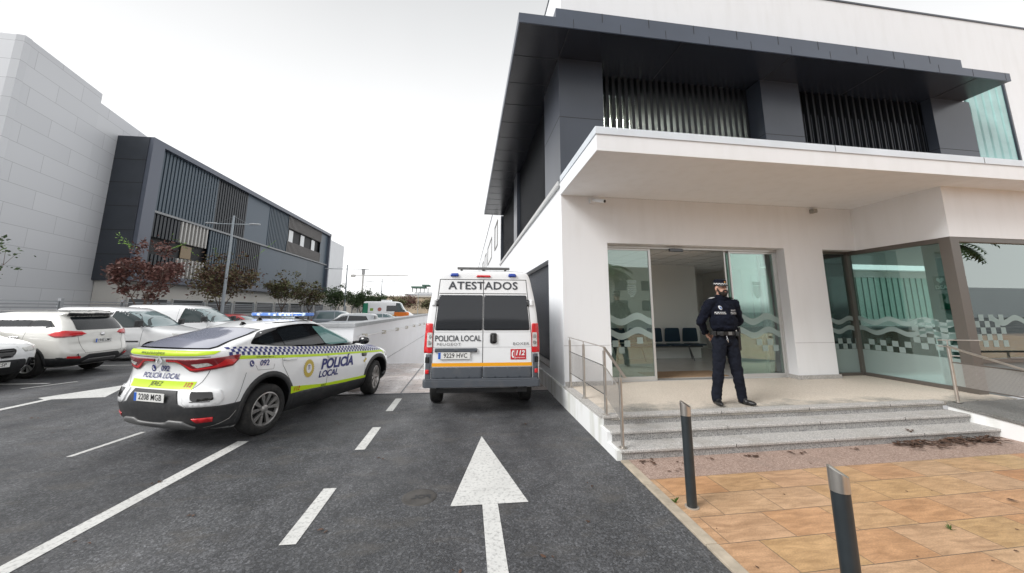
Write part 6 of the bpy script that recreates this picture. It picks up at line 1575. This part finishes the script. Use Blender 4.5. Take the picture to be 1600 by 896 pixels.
for s_ in (-1, 1): J += [('c', (s_*.205,.0,1.425), (s_*.315,.085,1.18), .082, .068), ('c', (s_*.315,.085,1.18), (s_*.125+CX,.185,1.015), .068, .050), ('c', (s_*.14+CX,.175,1.03), (s_*.115+CX,.19,1.01), .047, .044)]
jk = blob(J, 'jacket', uni, OF, .009, 4, .040, .07)
C_ = MB(); C_.lathe([(.068,1.47),(.078,1.50),(.074,1.545),(.068,1.575),(.060,1.57),(.062,1.50)], 24, c=(0,.005,0)); co_ = C_.build('collar', uni, jk, smooth=True)
T = [('e', (0,.0,.97), (.172,.128,.09)), ('e', (0,.005,.90), (.165,.125,.09))]
for s_ in (-1, 1): T += [('c', (s_*.088,0,.88), (s_*.143,-.012,.50), .108, .084), ('c', (s_*.143,-.012,.50), (s_*.200,.01,.13), .082, .070), ('c', (s_*.200,.01,.13), (s_*.204,.008,.085), .070, .072)]
blob(T, 'trousers', trs, OF, .009, 3, .034, .08)
for s_ in (-1, 1):
    dx = .045 if s_ > 0 else .0
    S = [('c', (s_*.205,.01,.085), (s_*.212,-.07,.045), .048, .038), ('c', (s_*.205,.03,.055), (s_*.208,.0,.10), .046, .046), ('e', (s_*.218+dx*.6,-.06,.036), (.048,.125,.036), R(s_*8 + (18 if s_ > 0 else 0)), 'Z'), ('e', (s_*.205,.045,.030), (.040,.045,.030))]
    blob(S, 'shoe', leath, OF, .007, 3)
# beard and hair hug the head
def shell(name, m, pts_list, parent=OF):
    return blob(pts_list, name, m, parent, .005, 2)
shell('beard', mat('dark_hair', (.018,.012,.009), .9), [('e', H(0,-.058,1.588), (.052,.058,.040), *rot), ('e', H(0,-.036,1.598), (.064,.062,.030), *rot), ('e', H(0,-.102,1.634), (.034,.014,.009), *rot), ('c', H(-.034,-.100,1.63), H(-.036,-.092,1.60), .010, .014), ('c', H(.034,-.100,1.63), H(.036,-.092,1.60), .010, .014), ('c', H(-.072,-.008,1.670), H(-.060,-.045,1.60), .009, .016), ('c', H(.072,-.008,1.670), H(.060,-.045,1.60), .009, .016)])
shell('hair', MATS['dark_hair'], [('e', H(0,.032,1.70), (.076,.075,.065), *rot)])
lip = MB(); lip.prism([(-.018,1.606),(.018,1.606),(.014,1.618),(-.014,1.618)], -.103, -.095, axis='y'); lo = lip.build('mouth', mat('lips', (.30,.12,.10), .5), OF); lo.rotation_euler = (0,0,HR); lo.location = (0,-.012,0)
for s_ in (-1, 1):
    ey = MB(); ey.prism([(s_*.030-.012,1.677),(s_*.030+.012,1.677),(s_*.030+.010,1.689),(s_*.030-.010,1.689)], -.094, -.086, axis='y'); eo = ey.build('eye', mat('eye_dark', (.02,.015,.012), .3), OF); eo.rotation_euler = (0,0,HR); eo.location = (0,-.012,0)
# cap
cap = thing('cap', None, None); cap.parent = OF; cap.location = (0,-.008,1.715); cap.rotation_euler = (R(4),0,HR); cap.name = 'cap'
c_ = MB(); c_.lathe([(.0,.092),(.06,.091),(.088,.080),(.094,.060),(.094,.012),(.092,.0),(.086,.0)], 32, c=(0,.004,0)); q = c_.build('cap_crown', uni, cap, smooth=True, angle=50); q.scale = (.93,1.06,1)
c_ = MB(); v = []; f = []
for j, (ra, rb, zz) in enumerate(((.094,.094,.010),(.125,.094,-.012))):
    for i in range(13):
        t = -PI/2 + R(-68 + 136*i/12); v.append((ra*.93*math.cos(t)*(.96 if j else 1), .004 + (ra*1.06*math.sin(t)) + (-.032*math.cos((t+PI/2)*1.3) if j else 0), zz))
f = [(i, i+1, 14+i, 13+i) for i in range(12)]; c_.add(v, f); q = c_.build('visor', leath, cap, smooth=True, fix=False); k_ = q.modifiers.new('s', 'SOLIDIFY'); k_.thickness = .004
c_ = MB(); n_ = 30
c1, c2 = MB(), MB()
for r_ in range(2):
    for i in range(n_):
        t0, t1 = 2*PI*i/n_, 2*PI*(i+1)/n_; z0 = .014 + r_*.010; rad = .0965
        q4 = [(rad*.93*math.cos(t), .004+rad*1.06*math.sin(t), z) for t, z in ((t0,z0),(t1,z0),(t1,z0+.010),(t0,z0+.010))]
        ((c1 if (i+r_) % 2 else c2)).add(q4, [(0,1,2,3)])
bnd = c1.build('checkered_band', white_film, cap, fix=False); c2.build('dark_check', black_film, bnd, fix=False)
c_ = MB(); c_.lathe([(0,.004),(.012,.003),(.014,0)], 12, axis='y'); q = c_.build('cap_badge', mat('brass_badge', (.6,.3,.1), .4, .6), cap); q.location = (0,-.100,.052)
# jacket markings: laid on the chest by casting onto it
jb = BVHTree.FromPolygons([v.co.copy() for v in jk.data.vertices], [tuple(p.vertices) for p in jk.data.polygons])
def chest(name, m, vf, off=.004, parent=jk, lim=.02):
    v, f = refine(vf[0], vf[1], lim); P = []
    for x, z in v:
        h, n, i, _ = jb.ray_cast(Vector((x,-1,z)), Vector((0,1,0)))
        P.append((h + Vector((0,-off,0))) if h else Vector((x,-.1,z)))
    mb = MB(); mb.add(P, f); return mb.build(name, m, parent, fix=False)
bgk = chest('checkered_strip', silver_film, ([(-.175,1.285),(-.030,1.285),(-.030,1.318),(-.175,1.318)], [(0,1,2,3)]))
bg2 = chest('checkered_strip', silver_film, ([(.055,1.285),(.175,1.285),(.175,1.318),(.055,1.318)], [(0,1,2,3)]))
for x0, x1, par in ((-.175,-.030,bgk), (.055,.175,bg2)):
    mb_v, mb_f = [], []; x = x0; i = 0
    while x < x1 - .004:
        for r_ in range(2):
            if (i + r_) % 2 == 0: n0 = len(mb_v); mb_v += [(x,1.288+r_*.0135),(x+.0125,1.288+r_*.0135),(x+.0125,1.3015+r_*.0135),(x,1.3015+r_*.0135)]; mb_f.append((n0,n0+1,n0+2,n0+3))
        x += .0145; i += 1
    chest('dark_checks', uni, (mb_v, mb_f), .009, par)
v, f = text_mesh('POLICIA', .026, bold=.0004); chest('name_writing', silver_film, ([(a+.112, b+1.340) for a, b in v], f))
cb = [(-.10+.024*math.cos(2*PI*i/20), 1.378+.031*math.sin(2*PI*i/20)) for i in range(20)]; pb = chest('chest_badge', silver_film, poly_mesh(cb))
chest('badge_centre', mat('badge_blue', (.05,.10,.25), .4), poly_mesh([(-.10+.014*math.cos(2*PI*i/14), 1.378+.020*math.sin(2*PI*i/14)) for i in range(14)]), .008, pb)
for s_ in (-1, 1):
    e_ = MB(); e_.box(-.028,.028,-.045,.045,0,.007); q = e_.build('shoulder_mark', silver_film if s_ < 0 else uni, jk, bevel=.002); q.location = (s_*.155,0,1.522); q.rotation_euler = (0, s_*R(14), 0)
z_ = MB(); z_.box(-.003,.003,-.002,.002,0,.36)
# duty belt with holster, pouches and baton
bl = MB(); n_ = 40; rx, ry = .186, .146
def ell(t, k=1.0, z=0): return (rx*k*math.cos(t), ry*k*math.sin(t), z)
vv = [ell(2*PI*i/n_, k, z) for k, z in ((1.02,.985),(1.02,1.035),(1.08,1.035),(1.08,.985)) for i in range(n_)]
ff = [(j*n_+i, j*n_+(i+1) % n_, ((j+1) % 4)*n_+(i+1) % n_, ((j+1) % 4)*n_+i) for j in range(4) for i in range(n_)]
bl.add(vv, ff); belt = bl.build('duty_belt', leath, OF, smooth=True, angle=40)
b_ = MB(); b_.box(-.03,.03,-.158,-.146,.985,1.035); b_.build('buckle', bumper_silver, belt, bevel=.004)
for a, w_, h_ in ((235,.05,.06),(205,.05,.07),(305,.05,.06)):
    t = R(a); b_ = MB(); b_.box(-w_/2,w_/2,-.02,.02,-h_/2,h_/2); q = b_.build('pouch', leath, belt, bevel=.006); q.location = (rx*1.15*math.cos(t), ry*1.15*math.sin(t), 1.005); q.rotation_euler = (0,0,t+PI/2)
b_ = MB(); b_.prism(round_poly([(-.035,-.22),(.02,-.24),(.045,-.05),(.055,.05),(-.04,.05)], .02), -.022, .022, axis='x'); q = b_.build('holster', leath, belt, bevel=.008); q.location = (.215,-.01,.98)
b_ = MB(); b_.prism(round_poly([(-.06,.03),(-.02,.02),(.0,.09),(-.05,.12)], .01), -.015, .015, axis='x'); g = b_.build('pistol_grip', leath, q, bevel=.005)
b_ = MB(); b_.cyl((.20,.03,.96), (.225,.05,.50), .014, .012); b_.build('baton', leath, belt)
b_ = MB(); b_.cyl((-.055,-.140,.975), (-.05,-.155,.93), .004); b_.lathe([(.012,0),(.016,.003),(.012,.006)], 12, c=(-.05,-.155,.925), axis='y'); b_.cyl((-.05,-.152,.92), (-.04,-.150,.885), .004); b_.build('key_ring', chrome, belt)
# sign in a window behind the ramp belongs to the palms' reflections: none here
# ------------------------------------------------------------------ palms on the street side, mirrored in the entrance glass
def palm(loc, h, label, seed, n=34, L_=2.1):
    rn = random.Random(seed); t = thing('palm_tree', label, 'palm', loc, 0, 'palms across the plaza'); w = MB()
    w.tube([(0,0,0),(.05,.03,h*.5),(0,0,h)], [.20,.16,.15], 10); w.build('trunk', bark, t)
    w = MB()
    for i in range(n):
        a = 2*PI*i/n*3.1 + rn.uniform(-.2,.2); up = rn.uniform(-.2,1.1); p = Vector((0,0,h)); d = Vector((math.cos(a), math.sin(a), up)).normalized(); side = Vector((-math.sin(a), math.cos(a), 0))
        for j in range(12):
            q = p + d*(L_/12); d = (d + Vector((0,0,-.13))).normalized()
            for s_ in (-1, 1):
                e = q + side*s_*.42*math.sin(PI*(j+1.5)/14) + Vector((0,0,-.10)); w.add([tuple(p), tuple(q), tuple(e)], [(0,1,2)])
            p = q
    w.build('crown', l_green, t, fix=False)
palm((9.8, -7.6, 0), 4.2, 'palm tree mirrored in the left door pane', 1)
palm((31.0, -6.5, 0), 5.9, 'palm tree mirrored in the top of the right front window', 2)
# ------------------------------------------------------------------ ground
m = MB(); m.add([(-900,-300,-2.4),(900,-300,-2.4),(900,1500,-2.4),(-900,1500,-2.4)], [(0,1,2,3)])
# one asphalt sheet with the ramp and the paved terrace area cut out of it
def strip(mb, x0, x1, y0, y1, z0=0, z1=None, nx=1):
    z1 = z0 if z1 is None else z1
    mb.add([(x0,y0,z0),(x1,y0,z0),(x1,y1,z1),(x0,y1,z1)], [(0,1,2,3)])
RX0, RX1, RY0, RYS, RY1, RZ = -2.9, 1.87, 8.62, 13.2, 45.0, -4.3
m = MB()
strip(m, -400, RX0, -200, RY1); strip(m, RX0, 1.87, -200, RY0); strip(m, -400, 400, RY1, 900); strip(m, 1.87, 400, -200, 4.62-12)
strip(m, 1.87, 400, -7.38, -7.0)
g = m.build('ground', asphalt, fix=False); tag(g, kind='structure')
m = MB(); strip(m, RX0, RX1, RY0, RYS, 0.0); strip(m, RX0, RX1, RYS, RY1, 0, RZ)
def paver_ramp():
    mm = bpy.data.materials.new('ramp_pavers'); mm.use_nodes = True; nt = mm.node_tree; N = nt.nodes; L = nt.links; b = N['Principled BSDF']
    tc = N.new('ShaderNodeTexCoord'); br = N.new('ShaderNodeTexBrick'); L.new(tc.outputs['Object'], br.inputs['Vector'])
    br.inputs['Scale'].default_value = 1; br.inputs['Brick Width'].default_value = .30; br.inputs['Row Height'].default_value = .2; br.inputs['Mortar Size'].default_value = .006
    br.inputs['Color1'].default_value = (.46,.40,.38,1); br.inputs['Color2'].default_value = (.56,.50,.47,1); br.inputs['Mortar'].default_value = (.28,.25,.23,1)
    n = N.new('ShaderNodeTexNoise'); n.inputs['Scale'].default_value = 1.4; n.inputs['Detail'].default_value = 7; L.new(tc.outputs['Object'], n.inputs['Vector'])
    r = N.new('ShaderNodeValToRGB'); E = r.color_ramp.elements; E[0].position = .4; E[0].color = (.72,.72,.72,1); E[1].position = .65; E[1].color = (1.1,1.1,1.1,1); L.new(n.outputs['Fac'], r.inputs['Fac'])
    mu = N.new('ShaderNodeMix'); mu.data_type = 'RGBA'; mu.blend_type = 'MULTIPLY'; mu.inputs['Factor'].default_value = 1
    L.new(br.outputs['Color'], mu.inputs['A']); L.new(r.outputs['Color'], mu.inputs['B']); L.new(mu.outputs['Result'], b.inputs['Base Color'])
    r2 = N.new('ShaderNodeValToRGB'); E = r2.color_ramp.elements; E[0].position = .42; E[0].color = (.15,.15,.15,1); E[1].position = .6; E[1].color = (.7,.7,.7,1); L.new(n.outputs['Fac'], r2.inputs['Fac']); L.new(r2.outputs['Color'], b.inputs['Roughness'])
    return mm
tag(m.build('ramp_road', paver_ramp(), fix=False), kind='structure')
m = MB(); m.box(RX0, RX1, RY1, RY1+.3, RZ-.2, 0.0); tag(m.build('ramp_end_wall', white_wall), 'white wall closing the foot of the vehicle ramp', 'wall')
m = MB()
for i in range(3): m.box(-2.3+i*1.0+.9, -2.3+i*1.0+.93, 8.66, 13.1, .002, .005)
m.box(RX0, RX1, RY0-.05, RY0+.02, 0.001, .006)
tag(m.build('ramp_drainage_channels', dgrey_film), kind='structure')

# road paint
def paint(mb, pts, z=.004):
    v, f = poly_mesh(pts); v, f = refine(v, f, 3); mb.add([(p[0], p[1], z) for p in v], f)
def marking(name, label, pts_list, cat='road marking', group=None):
    mb = MB()
    for p in pts_list: paint(mb, p)
    o = mb.build(name, road_paint, fix=False); o.data.flip_normals() if o.data.polygons[0].normal.z < 0 else None
    tag(o, label, cat, group, kind=None)
    return o
marking('direction_arrow', 'big white arrow painted on the lane pointing at the police van', [[(.18,2.0),(.325,2.0),(.325,3.81),(.615,3.81),(.245,5.70),(-.115,3.81),(.18,3.81)]], 'road marking')
for i, (y0, y1) in enumerate(((3.38,4.30),(5.35,6.28),(7.20,8.15),(1.4,2.35))):
    marking('lane_dash', ('short white lane dash nearest the camera, left of the arrow shaft', 'white lane dash level with the head of the arrow', 'smallest white lane dash, farthest from the camera beside the ramp paving', 'white lane dash just below the frame')[i], [[(-1.40,y0),(-1.275,y0),(-1.275,y1),(-1.40,y1)]], 'road marking', 'dashes along the lane centre')
marking('parking_line', 'long white line from the lower left corner to the police car rear wheel', [[(-3.36,1.0),(-3.22,1.0),(-2.93,5.84),(-3.08,5.86)]])
marking('parking_line', 'thin white line on the asphalt left of the police car bumper', [[(-4.83,5.50),(-4.76,5.50),(-4.64,6.42),(-4.72,6.43)]])
marking('direction_arrow', 'flat white arrow on the far lane between the parked cars and the police car', [[(-8.30,3.0),(-8.16,3.0),(-8.16,8.8),(-7.30,8.9),(-7.95,10.3),(-8.55,8.95),(-8.30,8.8)]])
marking('parking_line', 'white bay line under the nose of the car at the left edge', [[(-15,10.55),(-9.95,10.55),(-9.95,10.65),(-15,10.65)]])
marking('parking_line', 'slanting white bay line end beside the nose of the left edge car', [[(-9.95,10.0),(-9.88,9.98),(-9.50,10.8),(-9.57,10.82)]])
marking('parking_line', 'white bay line behind the tailgate of the parked white crossover', [[(-15,13.6),(-8.2,13.6),(-8.2,13.7),(-15,13.7)]])
marking('parking_line', 'white bay line between the crossover and the white minivan', [[(-15,15.1),(-7.6,15.1),(-7.6,15.2),(-15,15.2)]])
# small leaves and stains on the asphalt
# ------------------------------------------------------------------ fallen leaves, stains, weeds
leaf_m = mat('dry_leaf', (.085,.045,.028), .8, var=.5, vscale=6)
def leaf(mb, x, y, z, s, rnd):
    a = rnd.uniform(0, 2*PI); c, n = math.cos(a), math.sin(a); L_ = [(-1,0),(-.4,.45),(.3,.5),(1,.05),(.35,-.45),(-.35,-.4)]
    cu = rnd.uniform(.1, .5)
    ps = [(x + s*(p*c - q*n), y + s*(p*n + q*c), z + s*(cu*abs(q) + rnd.uniform(0, .25))) for p, q in L_]
    mb.add(ps, [(0,1,2,3,4,5)])
rn = random.Random(3); mb = MB()
for i in range(230):
    t = rn.random()**1.3; x = 7.35 - 1.6*t + rn.uniform(-.1,.1); y = 4.62 + KS*(x - X0) - abs(rn.gauss(0,.10)) - .02
    leaf(mb, x, y, .016 + rn.random()*.035, rn.uniform(.02,.055), rn)
for x, y, k in ((2.15,4.52,7),(2.55,4.45,4),(3.55,4.5,12),(4.15,4.5,4),(5.0,4.5,3),(2.35,4.25,3),(4.05,4.2,1),(3.0,4.5,2),(5.2,3.2,1),(3.7,3.4,1),(4.6,4.95,2),(6.2,4.7,5)):
    for i in range(k): leaf(mb, x + rn.gauss(0,.05), y + rn.gauss(0,.03) + KS*(x-X0), (.016 if y < 4.6 else .13), rn.uniform(.015,.045), rn)
for i in range(26): leaf(mb, rn.uniform(2.0,8), rn.uniform(2.2,4.1), .018, rn.uniform(.006,.018), rn)
tag(mb.build('fallen_leaves', leaf_m, fix=False), 'brown fallen leaves gathered at the foot of the steps', 'leaves', kind='stuff')
mb = MB()
for x, y in ((-1.15,3.55),(-.05,2.95),(.63,3.0),(-2.4,3.9),(-2.9,3.6),(-3.9,3.5),(-3.2,4.6),(-5.4,5.2),(-1.0,5.0),(-7.0,7.4),(-6.0,6.6),(1.3,4.1),(1.4,2.7),(.9,6.2),(-2.0,6.5),(1.1,3.4),(-4.5,4.4),(-6.9,5.6)):
    for i in range(2): leaf(mb, x + rn.gauss(0,.05), y + rn.gauss(0,.03), .005, rn.uniform(.012,.035), rn)
tag(mb.build('scattered_leaves', leaf_m, fix=False), 'single dry leaves and twigs scattered over the asphalt', 'leaves', kind='stuff')
def flat(name, m, pts, label, z):
    mb = MB(); v, f = poly_mesh(pts); mb.add([(p[0], p[1], z) for p in v], f); o = mb.build(name, m, fix=False)
    tag(o, kind='structure'); return o
rs_ = random.Random(11)
# iron utility cover with worn lettering
cv = MB(); cv.lathe([(.0,.003),(.14,.003),(.165,.003),(.168,.0)], 28, c=(-.42,4.02,0)); mh = cv.build('utility_cover', mat('worn_cover', (.058,.054,.05), .6, var=.4, vscale=8), smooth=True); tag(mh, 'small round brown utility cover in the asphalt left of the arrow', 'cover')
v, f = text_mesh('POL', .10, bold=.004); t_ = MB(); t_.add([(-.40 - (-a)*-1*1.0 + .0, 4.02 + b, .0045) for a, b in v], f); t_.build('lettering', plastic, mh, fix=False)
# weeds
wm = mat('weed_green', (.06,.16,.02), .6, var=.3)
def weed(x, y, z, label, s=.05):
    mb = MB()
    for i in range(14):
        a = rs_.uniform(0, 2*PI); h = rs_.uniform(.3, 1)*s; d = rs_.uniform(.2, .9)*s
        mb.add([(x,y,z),(x+d*math.cos(a)*.6-.006,y+d*math.sin(a)*.6,z+h*.7),(x+d*math.cos(a),y+d*math.sin(a),z+h),(x+d*math.cos(a)*.6+.008,y+d*math.sin(a)*.6+.004,z+h*.6)], [(0,1,2,3)])
    tag(mb.build('weed', wm, fix=False), label, 'weed')
weed(1.98, 3.62, .01, 'tiny green weed growing by the kerb beside the bollard', .05)
weed(4.0, 2.95, .012, 'tiny green weed growing from a joint of the ochre flags', .05)
# ------------------------------------------------------------------ camera, sky, sun
def setup_view():
    F_, PXc, PYc = 580.0, 800.0, 386.6
    def cv(x, y): return Vector((x - PXc, -(y - PYc), -F_))
    d = cv(730, 483).normalized(); z = cv(810, -3103.4); z = (z - d * z.dot(d)).normalized(); x = d.cross(z)
    M = Matrix((x, d, z))           # world = M @ cam
    cam = bpy.data.cameras.new('camera'); co = bpy.data.objects.new('camera', cam); COL.objects.link(co)
    co.matrix_world = Matrix.Translation((0, 0, 1.8)) @ M.to_4x4()
    cam.sensor_width = 36.0; cam.lens = F_ / 1600 * 36.0
    cam.shift_x = 0.0; cam.shift_y = -(448 - PYc) / 1600
    cam.clip_start = 0.05; cam.clip_end = 3000
    SC.camera = co
    w = bpy.data.worlds.new('World'); SC.world = w; w.use_nodes = True
    nt = w.node_tree; N = nt.nodes; L = nt.links; bg = N['Background']
    sk = N.new('ShaderNodeTexSky'); sk.sky_type = 'NISHITA'; sk.sun_disc = False
    sk.sun_elevation = SUN_EL; sk.sun_rotation = SUN_ROT; sk.air_density = 1.0; sk.dust_density = 5.0; sk.ozone_density = 1.0
    # overcast: the cloud deck scatters the sky's light to an even grey-white, brightest low down
    bw = N.new('ShaderNodeRGBToBW'); L.new(sk.outputs['Color'], bw.inputs['Color'])
    tc = N.new('ShaderNodeTexCoord'); sx = N.new('ShaderNodeSeparateXYZ'); L.new(tc.outputs['Generated'], sx.inputs['Vector'])
    rp = N.new('ShaderNodeValToRGB'); E = rp.color_ramp.elements
    for i_ in range(4): E.new(0.5)
    for e_, (p_, c_) in zip(E, ((0.0, (6, 6, 6.1)), (0.02, (15, 15, 15)), (0.30, (12.6, 12.6, 12.7)), (0.50, (10.6, 10.7, 10.8)), (0.72, (7.7, 7.8, 7.9)), (1.0, (10.5, 10.6, 10.8)))):
        e_.position = p_; e_.color = tuple(v / 21 for v in c_) + (1,)
    n = N.new('ShaderNodeTexNoise'); n.inputs['Scale'].default_value = 1.6; n.inputs['Detail'].default_value = 5; L.new(tc.outputs['Generated'], n.inputs['Vector'])
    mr = N.new('ShaderNodeMapRange'); mr.inputs['To Min'].default_value = 0.92; mr.inputs['To Max'].default_value = 1.08; L.new(n.outputs['Fac'], mr.inputs['Value'])
    L.new(sx.outputs['Z'], rp.inputs['Fac'])
    m1 = N.new('ShaderNodeVectorMath'); m1.operation = 'SCALE'; m1.inputs['Scale'].default_value = 21.0 ; L.new(rp.outputs['Color'], m1.inputs[0])
    m2 = N.new('ShaderNodeVectorMath'); m2.operation = 'SCALE'; L.new(m1.outputs['Vector'], m2.inputs[0]); L.new(mr.outputs['Result'], m2.inputs['Scale'])
    mx = N.new('ShaderNodeMix'); mx.data_type = 'RGBA'; mx.inputs['Factor'].default_value = 0.93
    L.new(bw.outputs['Val'], mx.inputs['A']); L.new(m2.outputs['Vector'], mx.inputs['B'])
    L.new(mx.outputs['Result'], bg.inputs['Color']); bg.inputs['Strength'].default_value = 0.05
    sun = bpy.data.lights.new('sun', 'SUN'); so = bpy.data.objects.new('sun', sun); COL.objects.link(so)
    sun.energy = 1.5; sun.angle = R(25); sun.color = (1.0, 0.985, 0.965)
    az = SUN_AZ; dv = Vector((math.cos(az) * math.cos(SUN_EL), math.sin(az) * math.cos(SUN_EL), math.sin(SUN_EL)))
    so.rotation_euler = dv.to_track_quat('Z', 'Y').to_euler()
    SC.view_settings.view_transform = 'Standard'; SC.view_settings.look = 'None'; SC.view_settings.gamma = 1.0
    SC.view_settings.use_curve_mapping = False; SC.view_settings.exposure = EXPO
    SC.cycles.max_bounces = 10; SC.cycles.diffuse_bounces = 6; SC.cycles.transparent_max_bounces = 16; SC.cycles.caustics_reflective = False
SUN_EL = R(38); SUN_AZ = R(205); SUN_ROT = R(90) - SUN_AZ; EXPO = 0.98
setup_view()
